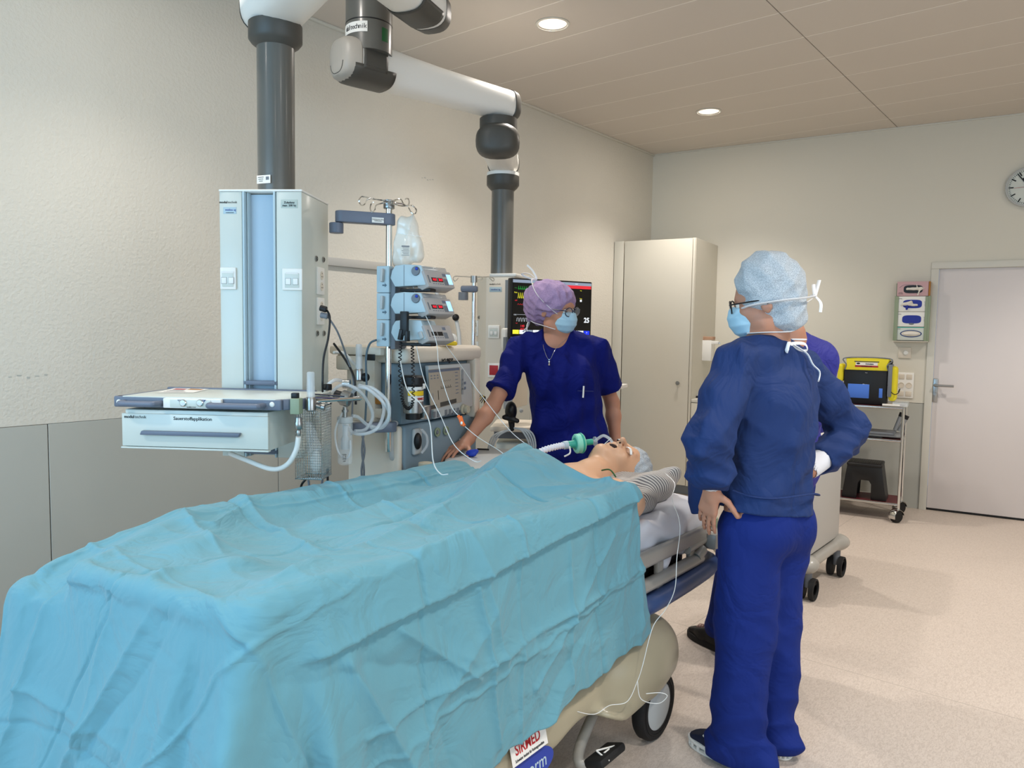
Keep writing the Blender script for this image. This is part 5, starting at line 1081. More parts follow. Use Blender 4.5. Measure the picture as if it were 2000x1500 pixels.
rb = 21.5*DB/1461.5; zc1, zc0 = at(981,345,DB).z, at(981,372,DB).z
m = MB(); m.lathe([(rb*.9,zl-.07),(rb*1.45,zc1+.02),(rb*1.42,zc1)],c=(cb_.x,cb_.y,0),n=44); m.ob('joint_housing','white_plastic',arms)
m = MB(); m.lathe([(rb,zc0-.005),(rb*1.3,zc0+.015),(rb*1.45,zc0+.03),(rb*1.45,zc1),(rb*1.1,zc1+.003)],c=(cb_.x,cb_.y,0),n=44); m.ob('collar','dark_grey',arms)
# the other arm end seen at the top edge of the picture
b3 = at(826,30,3.42); e3 = Vector((b3.x,b3.y,0))+cw(-.376,-.926)*1.1; z3 = at(800,45,3.35).z+.10
o, T, ring = arm_shell(e3,(b3.x,b3.y,0),.19,.22,z3,'upper_arm',arms); o.parent = arms
m = MB(); m.cyl((e3.x,e3.y,z3+.08),(e3.x,e3.y,CEIL-.001),.10,n=32); m.ob('ceiling_column','column_grey',arms)
L4 = (Vector((b3.x,b3.y,0))-e3).length
arm_patch(T,L4-.16,L4+.02,195,345,'lower_shield','dark_grey')
m = MB(T); m.ring_loft([ring(L4+.045,.995,.003),ring(L4+.107,.86,.005),ring(L4+.13,.62,.005),ring(L4+.139,.28,.004)]); m.ob('arm_cap','dark_grey',arms)
# ---------- far pendant cabinet
pb = thing('supply_pendant','far white supply pendant with red button and wall sockets beside the patient monitor','pendant',(cb_.x,cb_.y,0),20)
TB = fr((cb_.x,cb_.y,0),20)
zt2 = at(980,541,DB-.1).z; zb2 = 1.0
fy = -.115
xl2, xr2 = on_y(TB,949,600,fy).x, on_y(TB,1004,600,fy).x
m = MB(); m.prism([(xl2,fy),(xr2,fy),(xr2,.19),(xr2-.05,.24),(xl2-.08,.24),(xl2-.13,.12),(xl2-.13,.06)],zb2,zt2,.004); bb = m.ob('cabinet_body','cream_plastic',pb)
m = MB(); m.prism([(xl2+.02,fy+.0),(xr2+.01,fy-.005),(xr2+.01,.15),(xl2+.02,.15)],zt2,zt2+.02,.004); m.ob('top_lid','white_plastic',pb)
m = MB(); m.cyl((0,0,zt2+.02),(0,0,zc0+.01),rb,n=40); m.ob('column_tube','column_grey',pb)
xg = on_y(TB,987,600,fy).x; m = MB(); m.box(((xg+xr2)/2,fy-.004,(zb2+zt2)/2-.01),(xr2-xg,.006,zt2-zb2-.02)); m.ob('channel_cover','mid_grey',bb)
FB = lambda px, py, y=fy-.002: face(tuple(on_y(TB,px,py,y)),(1,0,0),(0,0,1))
modultechnik(bb, FB(967,555), .013); T = FB(968,565.5); m = MB(T); m.box((0,0,0),(.08,.03,.001),.003); q = m.ob('service_sticker','pale_blue',bb); text(q,'lettering','meditec ag',.014,'ink_blue',T @ Matrix.Translation((0,0,.001)))
socket(bb, FB(965,648), .075,.08,'network')
T = FB(965,723); m = MB(T); m.box((0,0,.003),(.078,.088,.006),.002); q = m.ob('button_plate','white_plastic',bb); m = MB(T); m.box((0,0,.007),(.056,.06,.004),.001); rbm = m.ob('red_button','red_plate',q); text(rbm,'lettering','HLK\no',.010,'ink_red',T @ Matrix.Translation((0,.006,.0095)))
d2 = Vector((xl2-(xl2-.13), fy-.06, 0)); ang = math.atan2(fy-.06, .13); nx = Vector((math.cos(ang),math.sin(ang),0))
def LB(px, py):
    Ti = TB.inverted(); o = Ti @ Vector((0,0,CAMH)); r = Ti.to_3x3() @ ray(px,py); n = Vector((nx.y,-nx.x,0)); p0 = Vector((xl2,fy,0)); k = (p0-o).dot(n)/r.dot(n); p = o+r*k; return face(tuple(p),tuple(nx),(0,0,1))
for py, kd in ((641,'double'),(682,'double'),(722,'double')): socket(bb, LB(932,py), .06,.10, kd)
for p in ((936,620),(934,751),(934,761)): earth_plug(bb, LB(*p))
m = MB(LB(930,652)); m.ell((0,0,.012),(.014,.011,.012)); m.ob('plug','black',bb)
# ================================================================ infusion tower on the swing pole
DP = 2.98
pole = thing('infusion_stand','steel infusion pole with five hooks on a slate swing arm beside the near pendant','infusion stand',(0,0,0))
pc = at(759,600,DP); px_, py_ = pc.x, pc.y; z_ = lambda y, d=DP, x=759: at(x,y,d).z
m = MB(); m.cyl((px_,py_,z_(882)),(px_,py_,z_(392)),.0125,n=24); m.ob('pole','chrome',pole)
m = MB(); m.cyl((px_,py_,z_(408)),(px_,py_,z_(391)),.022,n=28,bev=.002); cr2 = m.ob('hook_crown','steel',pole)
for pts in ([(752,392),(725,388),(707,384),(701,392),(706,401),(713,398),(717,390),(728,387)],[(750,396),(735,401),(732,410),(727,414),(723,408),(725,398),(729,395)],[(768,392),(782,389),(788,398),(795,402),(799,396),(797,388),(792,389)],[(768,396),(785,398),(792,402)],[(768,398),(783,402),(797,402),(806,402),(813,410),(811,417),(805,417),(798,406)]):
    m = MB(); m.tube([(px_,py_,z_(394))]+[at(x,y,DP+.05*((i%3)-1)) for i,(x,y) in enumerate(pts)],.0028,n=8); m.ob('hook','chrome',pole)
hA = at(657,446,DP-.06); m = MB(); m.cyl((hA.x,hA.y,z_(457,DP-.06)),(hA.x,hA.y,z_(437,DP-.06)),.027,n=28,bev=.002); m.ob('swing_hinge','slate',pole)
a, c = at(668,430,DP-.06), at(759,432,DP); ang = math.degrees(math.atan2(c.y-a.y,c.x-a.x)); L_ = (Vector((c.x,c.y))-Vector((a.x,a.y))).length
def stadium(L, w, n=10): return [(L/2+w/2*math.cos(t),w/2*math.sin(t)) for t in np.linspace(-PI/2,PI/2,n)]+[(-L/2+w/2*math.cos(t),w/2*math.sin(t)) for t in np.linspace(PI/2,3*PI/2,n)]
m = MB(fr(((a.x+c.x)/2,(a.y+c.y)/2,0),ang)); m.prism(stadium(L_,.052),z_(440),z_(418),.004); sw = m.ob('swing_arm','slate',pole)
nrm = Vector((math.sin(rad(ang)),-math.cos(rad(ang)),0)); p = at(738,430,DP-.045); T = face(tuple(p),(math.cos(rad(ang)),math.sin(rad(ang)),0),(0,0,1)); m = MB(T); m.box((0,0,0),(.046,.02,.002)); q = m.ob('label_plate','paper',sw); text(q,'lettering','Zuladung max. 20 kg\nmodultechnik',.0052,'ink',T @ Matrix.Translation((0,0,.0014)))
a, c = at(700,833,DP-.04), at(762,833,DP); m = MB(fr(((a.x+c.x)/2,(a.y+c.y)/2,0),ang)); m.prism(stadium((Vector((c.x,c.y))-Vector((a.x,a.y))).length,.052),z_(843),z_(824),.004); m.ob('swing_arm','slate',pole)
# pump rack
rk = thing('pump_rack','pale blue rack holding the three stacked infusion pumps','rack',(0,0,0))
Rz = 20; ex = Vector((math.cos(rad(Rz)),math.sin(rad(Rz)),0)); ey = Vector((-math.sin(rad(Rz)),math.cos(rad(Rz)),0))
r0 = at(752,600,DP-.07); TR = fr((r0.x,r0.y,0),Rz)
PR = lambda px, py, y=0: on_y(TR,px,py,y)
xl_, xr_ = PR(735,600).x, PR(760,600).x; za_, zb_ = PR(748,519).z, PR(748,677).z; n3 = (za_-zb_)/3
for k in range(3):
    zc = za_-n3*(k+.5); m = MB(TR); m.box(((xl_+xr_)/2,.02,zc),(xr_-xl_,.04,n3-.001),.004); seg_ = m.ob('rack_module','pale_blue',rk)
    p = PR(748,545); m = MB(TR); m.box(((xl_+xr_)/2+.002,-.008,zc+n3*.14),(.012,.02,n3*.50),.005,rot=(0,4,0)); m.ob('release_lever','light_grey',seg_)
    T = TR @ face(((xl_+xr_)/2+.008,-.0008,zc-n3*.22),(1,0,0),(0,0,1)); m = MB(T); m.prism([(-.009,-.003),(.002,-.003),(.002,-.0075),(.010,0),(.002,.0075),(.002,.003),(-.009,.003)],0,.001); m.ob('arrow_mark','machine_blue_dark',seg_)
m = MB(TR); m.box((xr_+.010,.06,(za_+zb_)/2-.01),(.022,.10,za_-zb_),.004); m.ob('rack_spine','grey_plastic',rk)
# pumps: long bodies seen from their side and front
def pump(k, label, lit, ztop, zbot, pxl, group='infusion pumps in the rack'):
    dd = DP-.05; t = thing('infusion_pump', label, 'infusion pump', (0,0,0), 0, group)
    # side polygon in image terms: rear left end, then angled front panel to the right
    o = at(820,(ztop+zbot)/2,dd); fwd = None
    Tp = fr((r0.x,r0.y,0),Rz)
    g = lambda px, py, y=-.035: on_y(Tp,px,py,y)
    y0 = ztop; h = zbot-ztop
    sil = [(pxl+2,y0+h*.30),(pxl+8,y0+h*.06),(pxl+26,y0),(822,y0+h*.04),(836,y0+h*.92),(pxl+8,zbot),(pxl-1,y0+h*.62)]
    P3 = [g(*p) for p in sil]
    m = MB(Tp @ Matrix.Rotation(rad(90),4,'X')); pts = [(p.x,p.z) for p in P3]
    m.prism(pts,-.09,.035,.004); b = m.ob('pump_body','pale_blue',t)
    # front control panel: leaning face to the right, facing down the bed
    A_, B_, C_, D_ = [Tp @ g(*p) for p in ((828,y0+h*.28),(838,y0+h*.95),(0,0),(0,0))]
    dr = (at(877,y0+h*.5,dd+.10)-at(830,y0+h*.5,dd)); dr.z = 0; dr.normalize(); wdt = .135
    up = (A_-B_).normalized(); n = dr.cross(up).normalized()
    T = Matrix(((dr.x,up.x,n.x,B_.x),(dr.y,up.y,n.y,B_.y),(dr.z,up.z,n.z,B_.z),(0,0,0,1))); H = (A_-B_).length
    m = MB(T); m.prism([(-.004,-.004),(wdt,-.004),(wdt,H+.002),(-.004,H+.002)],-.055,.002,.003); fp = m.ob('control_panel','pump_grey',t)
    m = MB(T); m.box((wdt*.27,H*.42,.0022),(wdt*.20,H*.26,.001)); m.box((wdt*.50,H*.42,.0022),(wdt*.20,H*.26,.001)); w_ = [MB(T) for _ in range(2)]
    m.bm.free()
    for q, xx in enumerate((.27,.50)):
        mm_ = MB(T); mm_.box((wdt*xx,H*.42,.0022),(wdt*.20,H*.28,.001)); dsp = mm_.ob('display','black',fp)
        if lit: text(dsp,'digits',('10.0','20.0')[q],H*.24,'red_led',T @ Matrix.Translation((wdt*xx,H*.42,.003)),bold=0,sx=.8)
    if lit: mm_ = MB(T); mm_.box((wdt*.88,H*.50,.0022),(wdt*.17,H*.68,.001),.0005,seg=1); mm_.ob('backlit_keypad','screen_blue_glow',fp)
    mm_ = MB(T); mm_.box((wdt*.70,H*.30,.0022),(wdt*.15,H*.42,.001)); mm_.ob('key_block','grey_plastic',fp)
    for i in range(3): mm_ = MB(T); mm_.box((wdt*(.66+.045*i),H*.78,.0022),(wdt*.032,H*.2,.001)); mm_.ob('key','slate',fp)
    for i in range(5): mm_ = MB(T); mm_.box((wdt*(.2+.09*i),H*.15,.0022),(wdt*.05,H*.05,.001)); mm_.ob('print_mark','grey_plastic',fp)
    mm_ = MB(T); mm_.box((wdt*.07,H*.45,.0022),(wdt*.05,H*.5,.001)); mm_.ob('key_strip','grey_plastic',fp)
    m = MB(T); m.box((wdt*.5,H+.002,-.035),(wdt*.95,.004,.05),.001); cov = m.ob('top_cover','grey_cover',t)
    if lit: m = MB(T); m.box((wdt*.5,H+.013,-.032),(wdt*.96,.022,.05),.006,seg=3); m.ob('syringe_cover','grey_cover',cov); m = MB(T); m.cyl((.0,H+.012,-.03),(wdt*.75,H+.012,-.03),.009,n=16); m.ob('syringe','clear_tube',cov)
    else: m = MB(T); m.box((-.012,H*.45,-.02),(.010,H*.5,.018),.004); m.ob('latch','light_grey',t)
    # clamp knob on the side
    c = g(812,y0+h*.30,-.0365)
    if lit:
        m = MB(Tp @ face((c.x,c.y,c.z),(1,0,0),(0,0,1))); m.lathe([(0,.006),(.016,.005),(.018,0)],n=24); kn = m.ob('drive_knob','grey_plastic',b)
        m = MB(Tp @ face((c.x+.007,c.y-.006,c.z+.008),(1,0,0),(0,0,1))); m.ell((0,0,.002),(.006,.006,.003)); m.ob('blue_button','royal_blue',kn)
    m = MB(Tp); bz = (P3[5].z); m.box((P3[5].x+.08,-.0,bz-.012),(.13,.05,.012),.004); m.ob('carry_clamp','black',t)
    m = MB(Tp); l_ = g(pxl+26,y0+h*.5,-.0358); m.box((l_.x,l_.y,l_.z),(.0012,.0012,abs(P3[1].z-P3[5].z)*.96)); m.ob('side_seam','grey_plastic',b)
    return t
pump(0,'topmost lit infusion pump of the three in the pale blue rack',True,516,560,763)
pump(1,'middle lit infusion pump of the three in the pale blue rack',True,570,613,763)
pump(2,'lowest unlit infusion pump of the three with a black clip on its side',False,624,666,764)
cp_ = thing('pole_clamp','black pump clip with coiled black cables hanging on the lowest infusion pump','clip',(0,0,0))
c = at(790,638,DP-.175); m = MB(Matrix.Translation(c) @ Matrix.Rotation(rad(20),4,'Z')); m.box((0,0,.012),(.030,.02,.09),.003); m.box((-.012,-.003,-.03),(.014,.022,.04),.002,rot=(0,12,0)); m.box((.014,-.003,-.035),(.012,.022,.04),.002); m.ob('clip_body','black',cp_)
def coil(name, pts, r, turns, rw, m_, label=None, cat=None, parent=None):
    P_ = cat_rom(pts,40); n = len(P_); out = []
    for i in range(0,turns*14+1):
        f = i/(turns*14)*(n-1); j = min(int(f),n-2); p = P_[j].lerp(P_[j+1],f-j); d = (P_[j+1]-P_[j]).normalized(); a = d.orthogonal().normalized(); 
        ref = Vector((.63,-.78,0)); a = (ref-d*ref.dot(d)).normalized(); b = d.cross(a); th = 2*PI*i/14; out.append(p+(a*math.cos(th)+b*math.sin(th))*r)
    m = MB(); m.tube(out,rw,n=6,smooth=False); o = m.ob(name,m_,parent)
    if label: tag(o,label,cat)
    return o
coil('coiled_cable',[at(783,668,DP-.12),at(781,700,DP-.1),at(782,750,DP-.1),at(787,785,DP-.1),at(797,798,DP-.1),at(806,785,DP-.1),at(807,740,DP-.1),at(806,700,DP-.1),at(805,671,DP-.1)],.0055,44,.0020,'black',None,None,cp_)
# drug bag hanging on the hook
bag = thing('infusion_bag','crumpled clear plastic bag wrapped in film hanging from the right hook of the infusion pole','bag',(0,0,0))
bc = at(803,468,DP+.02); S = SDF(np.array(bc)-V3(.10,.10,.14),np.array(bc)+V3(.10,.10,.14),.003)
def bp_(px,py,d=DP+.02): return np.array(at(px,py,d))
S.cap(bp_(790,440),bp_(786,505),.030,.040,.03,sq=(1,1,1)); S.cap(bp_(806,440),bp_(812,500),.026,.034,.03); S.cap(bp_(806,420),bp_(803,440),.006,.03,.02)
fo = folds(91,7,.0035,25,90,.6); S.warp(fo); S.ob('bag_film','bag_film',bag,relax=1)
m = MB(); m.tube([at(808,418,DP+.02),at(803,428,DP),at(800,450,DP-.02)],.002,n=6); m.ob('hanger_loop','clear_plastic',bag)
m = MB(); m.tube([at(776,455,DP-.03),at(795,458,DP-.04),at(824,462,DP-.02)],.0015,n=6); m.ob('tie_band','clear_plastic',bag)
vd3 = (Vector((0,0,CAMH))-bc).normalized(); xx = Vector((0,0,1)).cross(vd3).normalized()
def facing(p, off=0.0, tilt=0): q = p+vd3*off; return face(tuple(q),(xx.x,xx.y,0),(0,0,1))
T = facing(at(792,490,DP-.02),.012); lb = MB(T); lb.box((0,0,0),(.036,.04,.0005)); lb2 = lb.ob('printed_label','bag_film',bag)
for i in range(7): m = MB(T); m.box((.001*(i%3),.018-i*.0058,.0006),(.030-.004*(i%3),.0018 if i else .005,.0004)); m.ob('print_line','grey_plastic',lb2)
# grey pole behind (second stand by the far pendant) with hooks
st2 = thing('infusion_stand','thin infusion pole with hooks on a grey swing arm in front of the far pendant','infusion stand',(0,0,0))
D2 = 4.0; pc2 = at(925,600,D2); m = MB(); m.cyl((pc2.x,pc2.y,.95),(pc2.x,pc2.y,at(925,541,D2).z),.0115,n=20); m.ob('pole','chrome',st2)
m = MB(); m.cyl((pc2.x,pc2.y,at(925,552,D2).z),(pc2.x,pc2.y,at(925,539,D2).z),.018,n=20); m.ob('hook_crown','steel',st2)
for pts in ([(918,541),(900,540),(888,540),(885,545),(889,549),(895,543)],[(932,541),(940,541),(942,546),(939,548)],[(932,542),(950,541),(958,541),(965,545),(963,549),(956,543)]):
    m = MB(); m.tube([at(925,543,D2)]+[at(x,y,D2) for x, y in pts],.0026,n=6); m.ob('hook','chrome',st2)
m = MB(); a, c = at(905,565,D2-.06), at(928,564,D2); m.box(((a.x+c.x)/2,(a.y+c.y)/2,(at(915,559,D2).z+at(915,571,D2).z)/2),(.09,.04,.034),.01,rot=(0,0,30)); m.ob('swing_arm','slate',st2)
m = MB(); m.cyl((a.x,a.y,at(908,587,D2).z),(a.x,a.y,at(908,572,D2).z),.026,n=20); m.ob('swing_hinge','grey_plastic',st2)
# ================================================================ anaesthesia machine
am = thing('anaesthesia_machine','large beige and blue grey anaesthesia machine with small grey screen behind the bed','anaesthesia machine',(0,0,0))
D0 = 3.02; c0 = at(787,800,D0); HM = 28; RZ_ = 90-(HEAD-HM)-0   # front runs away from the viewer to the right
fd = cw(math.sin(rad(HM)),math.cos(rad(HM))); ld_ = cw(-math.cos(rad(HM)),math.sin(rad(HM)))
# local frame: x along the front (away to the right), y into the machine (to the left), z up; front face is y = 0
TM = Matrix(((fd.x,ld_.x,0,c0.x),(fd.y,ld_.y,0,c0.y),(0,0,1,0),(0,0,0,1)))
if TM.determinant() < 0: pass
Fp = lambda px, py, y=0: on_y(TM,px,py,y)
Sp = lambda px, py, x=0: on_x(TM,px,py,x)
def FT(px, py, y=0, off=.001): p = Fp(px,py,y); return TM @ Matrix(((1,0,0,p.x),(0,0,-1,p.y-off),(0,1,0,p.z),(0,0,0,1)))
def ST(px, py, x=0, off=.001): p = Sp(px,py,x); return TM @ Matrix(((0,0,-1,p.x-off),(-1,0,0,p.y),(0,1,0,p.z),(0,0,0,1)))
xF = Fp(925,720).x; zT = Sp(760,676).z; yS = Sp(676,700).y; 
ys_ = yS
m = MB(TM); m.box((xF/2,ys_*.55,.48),(xF-.02,ys_*.85,.78),.02); m.ob('base_cabinet','cream_plastic',am)
# lower front (blue grey) with knobs
zf1, zf0 = Fp(790,832).z, .30
m = MB(TM); m.box((xF/2+.01,.02,(zf1+.66)/2),(xF+.02,.06,zf1-.66),.012,seg=3); lf = m.ob('front_panel','machine_blue',am)
# left side: door and column
m = MB(TM); m.box((-.012,ys_*.45,(.1+zf1)/2),(.03,ys_*.9,zf1-.1),.012,seg=3); sd_ = m.ob('side_panel','cream_plastic',am)
m = MB(TM); m.box((-.02,ys_*.62,(zf1+zT)/2-.02),(.05,ys_*.5,zT-zf1-.06),.01); m.ob('side_tower','cream_plastic',am)
# upper housing with rounded cream head band
m = MB(TM); z2 = Fp(860,706).z; m.box((xF/2,ys_*.5,(zf1+z2)/2),(xF-.01,ys_*.92,z2-zf1),.015); m.ob('upper_housing','machine_blue',am)
m = MB(TM); m.box((xF/2-.01,ys_*.48,(z2+zT)/2),(xF+.05,ys_+.07,zT-z2),.025,seg=4); hdp = m.ob('head_band','cream_plastic',am)
m = MB(TM); m.box((xF-.022,-.012,(zf1+z2)/2),(.050,.05,z2-zf1+.02),.008); m.ob('right_upright','cream_plastic',am)
text(hdp,'lettering','Dräger',.042,'ink',FT(874,699,-.036,.002),bold=.0010,sx=.8)
# screen unit
def quad_part(parent, name, m_, corners, y, th=.006, r=.002):
    P4 = [Fp(px,py,y) for px, py in corners]; m = MB(TM @ Matrix.Rotation(rad(90),4,'X')); m.prism([(p.x,p.z) for p in P4],-y-.0,-y+th,r); return m.ob(name,m_,parent)
scr = quad_part(am,'screen_housing','light_grey',[(829,714),(911,709),(917,792),(842,818)],-.012,.02,.004)
q = quad_part(scr,'screen','grey_screen' if 'grey_screen' in MATS else 'tan_plastic',[(836,722),(898,717),(901,785),(841,801)],-.034,.002,0)
mat('screen_tan','8f877a',.25,emit=.25); q.data.materials.clear(); q.data.materials.append(M('screen_tan'))
def sq(u, v, du, dv, m_, parent, name='screen_line', y=-.0365):
    C4 = [Fp(*p,y) for p in ((837,723),(897,718),(900,784),(842,800))]
    f = lambda a, b: C4[0]*(1-a)*(1-b)+C4[1]*a*(1-b)+C4[2]*a*b+C4[3]*(1-a)*b
    m = MB(TM); m.poly([f(u,v+dv),f(u+du,v+dv),f(u+du,v),f(u,v)]); return m.ob(name,m_,parent)
sq(0,0,1,.07,'slate',q,'screen_bar'); sq(0,.90,.18,.1,'dark_grey',q,'screen_bar'); sq(.3,.88,.55,.12,'dark_grey',q,'screen_bar')
for i in range(14): sq(.35+i*.026,.50-(.05 if i%3==0 else .0),.012,.03+(.05 if i%3==0 else 0),'ink',q)
for i in range(10): sq(.37+i*.033,.33-.02*(i%2),.018,.012,'ink',q)
for i in range(6): sq(.05+.1*(i%3),.14+.07*(i//3),.05,.025,'slate',q)
for i in range(7): sq(.84,.12+.1*i,.1,.02,'slate',q)
sq(.25,.55,.02,.25,'ink',q); sq(.08,.6,.015,.2,'slate',q)
for i in range(9):
    x = 848+i*7.6+(8 if i > 1 else 0)
    if x < 905: m = MB(FT(x,810-(x-848)*.17,-.033)); m.box((0,0,0),(.018,.026,.003),.001); m.ob('key','grey_plastic',scr)
m = MB(FT(904,799,-.033)); m.lathe([(0,.03),(.016,.029),(.019,.02),(.016,.01),(.023,.006),(.023,0)],n=28); m.ob('rotary_knob','tan_plastic',scr)
for px, py in ((908,748),(908,758)): m = MB(FT(px,py,-.033)); m.box((0,0,0),(.012,.012,.003),.001); m.ob('key','slate',scr)
for i in range(5): m = MB(FT(903,728+i*9,-.033)); m.box((0,0,0),(.014,.03,.002),.001); m.ob('key','mid_grey',scr)
for px, py, r in ((853,844,.020),(870,841,.020)):
    m = MB(FT(px,py,-.012)); m.lathe([(r,0),(r,.006),(r*.82,.007),(r*.8,.004),(0,.004)],n=28); g_ = m.ob('gauge_ring','sage',lf); m = MB(FT(px,py,-.017)); m.lathe([(r*.45,.003),(r*.45,0)],n=20); m.cyl((0,0,0),(0,0,.005),r*.42,n=20); m.ob('gauge_face','grey_plastic',g_)
m = MB(FT(812,862,-.012)); m.box((0,0,.004),(.058,.11,.02),.02,seg=4); hb2 = m.ob('apl_housing','light_grey',lf); m = MB(FT(811,861,-.02)); m.ell((0,0,.012),(.018,.035,.016)); m.ob('apl_recess','black',hb2); m = MB(FT(815,861,-.02)); m.tube([(-.002,.05,.02),(.022,.02,.03),(.024,-.02,.03),(.0,-.05,.02)],.006,n=8); m.ob('clear_guard','clear_tube',hb2)
m = MB(ST(774,860)); m.tube([(0,.07,.0),(0,.06,.03),(0,-.06,.03),(0,-.07,0)],.011,n=10); m.ob('grab_handle','light_grey',sd_)
m = MB(ST(750,930)); m.tube([(.105*math.cos(a),.125*math.sin(a),.001) for a in np.linspace(0,2*PI,40)[:-1]],.002,n=6,closed=True,k=1); m.ob('round_door_seam','grey_plastic',sd_)
for px, py, r in ((734,869,.008),(743,862,.005)): m = MB(ST(px,py)); m.ell((0,0,0),(r,r,.003)); m.ob('cap_plug','cream_plastic',sd_)
# vaporizer on the left of the screen
vp_ = Fp(807,770,-.06); T = TM @ Matrix.Translation(vp_)
m = MB(T); m.cyl((0,0,-.075),(0,0,.035),.040,n=32,bev=.003); vz = m.ob('vaporizer_body','steel',am)
m = MB(T); m.cyl((0,0,.035),(0,0,.075),.046,n=32,bev=.006); m.ob('vaporizer_dial','black',vz)
m = MB(T); m.cyl((0,0,-.10),(0,0,-.075),.030,n=24); m.ob('vaporizer_foot','black',vz)
for z, h, mm_ in ((.026,.012,'paper'),(.006,.018,'yellow_plastic'),(-.016,.022,'paper')):
    m = MB(T); n = 14; rows = [[Vector((.041*math.cos(a),.041*math.sin(a),zz)) for a in np.linspace(rad(-175),rad(-55),n)] for zz in (z-h/2,z+h/2)]; m.ring_loft(rows,cap=False,closed=False); lb = m.ob('band_label',mm_,vz)
a_ = rad(-100); T5 = T @ face((.0425*math.cos(a_),.0425*math.sin(a_),-.016),(-math.sin(a_),math.cos(a_),0),(0,0,1)); text(vz,'lettering','SIRMED',.013,'ink_red',T5,sx=.8,bold=.0003)
m = MB(T); m.box((.048,-.01,-.075),(.05,.06,.055),.006); m.ob('filler_block','steel',vz)
m = MB(FT(828,754,-.108)); m.box((0,0,0),(.016,.02,.002)); m.ob('scale_window','paper',vz)
# writing table that sticks out, tray with black absorber parts
def slab(pts, z0, z1, name, m_, parent, r=.006, T=TM):
    Ti = T.inverted(); L = [Ti @ atz(px,py,z1) for px, py in pts]; m = MB(T); m.prism([(p.x,p.y) for p in L],z0,z1,r); return m.ob(name,m_,parent)
slab([(868,908),(868,896),(905,880),(960,874),(1045,880),(1062,893),(985,920)],.885,.925,'writing_table','light_grey',am,.012)
slab([(790,925),(800,905),(868,896),(905,912),(880,935)],.85,.878,'black_tray','black',am,.006)
m = MB(); p = at(831,914,3.0); 
for dz, r in ((0,.030),(.022,.033),(.03,.026),(.05,.029)): m.cyl((p.x,p.y,p.z-.045+dz),(p.x,p.y,p.z-.045+dz+.018),r,n=28,bev=.002)
m.ob('absorber_cap','tan_plastic',am)
for (x0,y0),(x1,y1),r in (((762,945),(775,932),.018),((790,930),(807,927),.016),((805,945),(818,934),.016)):
    m = MB(); m.cyl(at(x0,y0,3.0),at(x1,y1,3.02),r,r*.85,n=20,bev=.002); m.ob('hose_port','pale_blue' if x0 != 790 else 'grey_plastic',am)
# rear shelf on top left, oxygen socket box
m = MB(TM); q0, q1 = Sp(674,680,.0), Sp(760,672,.0); m.box((-.03,(ys_*.60),zT-.02),(.12,ys_*.9,.035),.01); m.box((-.04,ys_*.72,zT-.07),(.09,ys_*.45,.06),.008); m.ob('rear_tray','cream_plastic',am)
m = MB(ST(725,698,-.09)); m.box((0,0,0),(.04,.025,.004),.002); m.ob('vent_slot','black',am)
m = MB(ST(748,782,-.02)); m.box((0,0,.01),(.05,.03,.02),.003); ow = m.ob('warning_label','rust',am)
m = MB(ST(740,806,-.02)); m.box((0,0,.01),(.06,.04,.02),.006); m.ob('junction_box','cream_plastic',am)
# things on the top: yellow pad, white bottle cap, articulated arm
tp = thing('yellow_pouch','flat yellow pouch lying on the anaesthesia machine top','pouch',(0,0,0)); p = TM.inverted() @ at(858,668,3.25)
S = SDF(tuple(TM @ Vector((p.x,p.y,zT))-Vector((.12,.12,.01))),tuple(TM @ Vector((p.x,p.y,zT))+Vector((.12,.12,.06))),.004); cc_ = TM @ Vector((p.x,p.y,zT+.014)); S.box(tuple(cc_),(.075,.035,.012),.01,0,rot=(0,4,52)); S.warp(folds(95,4,.002,20,50,1)); S.cut((0,0,zT+.002),(0,0,-1)); S.ob('pouch','yellow_plastic',tp)
bt_ = at(883,661,3.42); m = MB(Matrix.Translation(bt_) @ Matrix.Rotation(rad(30),4,'Z') @ Matrix.Rotation(rad(90),4,'X')); m.lathe([(0,-.03),(.008,-.03),(.014,-.02),(.022,-.005),(.024,.004),(.020,.006),(.018,.012),(0,.012)],n=30); o = m.ob('breathing_connector','white_plastic',None); tag(o,'round white breathing connector behind the yellow pouch','connector')
ra = thing('support_arm','thin grey jointed support arm with black knob behind the infusion pumps','arm',(0,0,0))
m = MB(); m.tube([at(832,530,4.0),at(850,565,3.95),at(866,600,3.9),at(890,620,3.85)],.010,n=10); m.ob('upper_tube','light_grey',ra)
m = MB(); m.tube([at(890,620,3.85),at(896,650,3.8),at(898,680,3.75)],.010,n=10); m.ob('lower_tube','light_grey',ra)
m = MB(Matrix.Translation(at(890,620,3.83))); m.ell((0,0,0),(.018,.018,.018)); m.ob('knob','black',ra)
# manual bag hose loops at far right of machine
ld2 = thing('cable_loops','black strap with loops of grey cable hanging on the machine right of the screen','cables',(0,0,0))
for i in range(4): m = MB(); m.tube([at(1000-i*2,835,3.62),at(1020+i*5,842,3.6),at(1034+i*4,870,3.6),at(1030+i*3,900,3.6)],.0045,n=8); m.ob('cable','light_grey',ld2)
for i in range(3): m = MB(); m.tube([at(1000,838,3.62),at(975-i*5,850,3.6),at(962-i*4,875,3.6),at(958-i*3,905,3.6)],.0045,n=8); m.ob('cable','light_grey',ld2)
c = at(998,800,3.62); S = SDF(np.array(c)-.14,np.array(c)+.14,.004); S.ell(c,(.028,.05,.04),.01,rot=(0,0,40)); S.cap(np.array(c)+V3(0,0,-.02),np.array(at(1000,838,3.62)),.022,.012,.02); S.cap(np.array(at(985,815,3.6)),np.array(at(1010,822,3.6)),.012,.012,.01); S.ob('strap','black',ld2)
m = MB(); 
for i in range(7): 
    pass
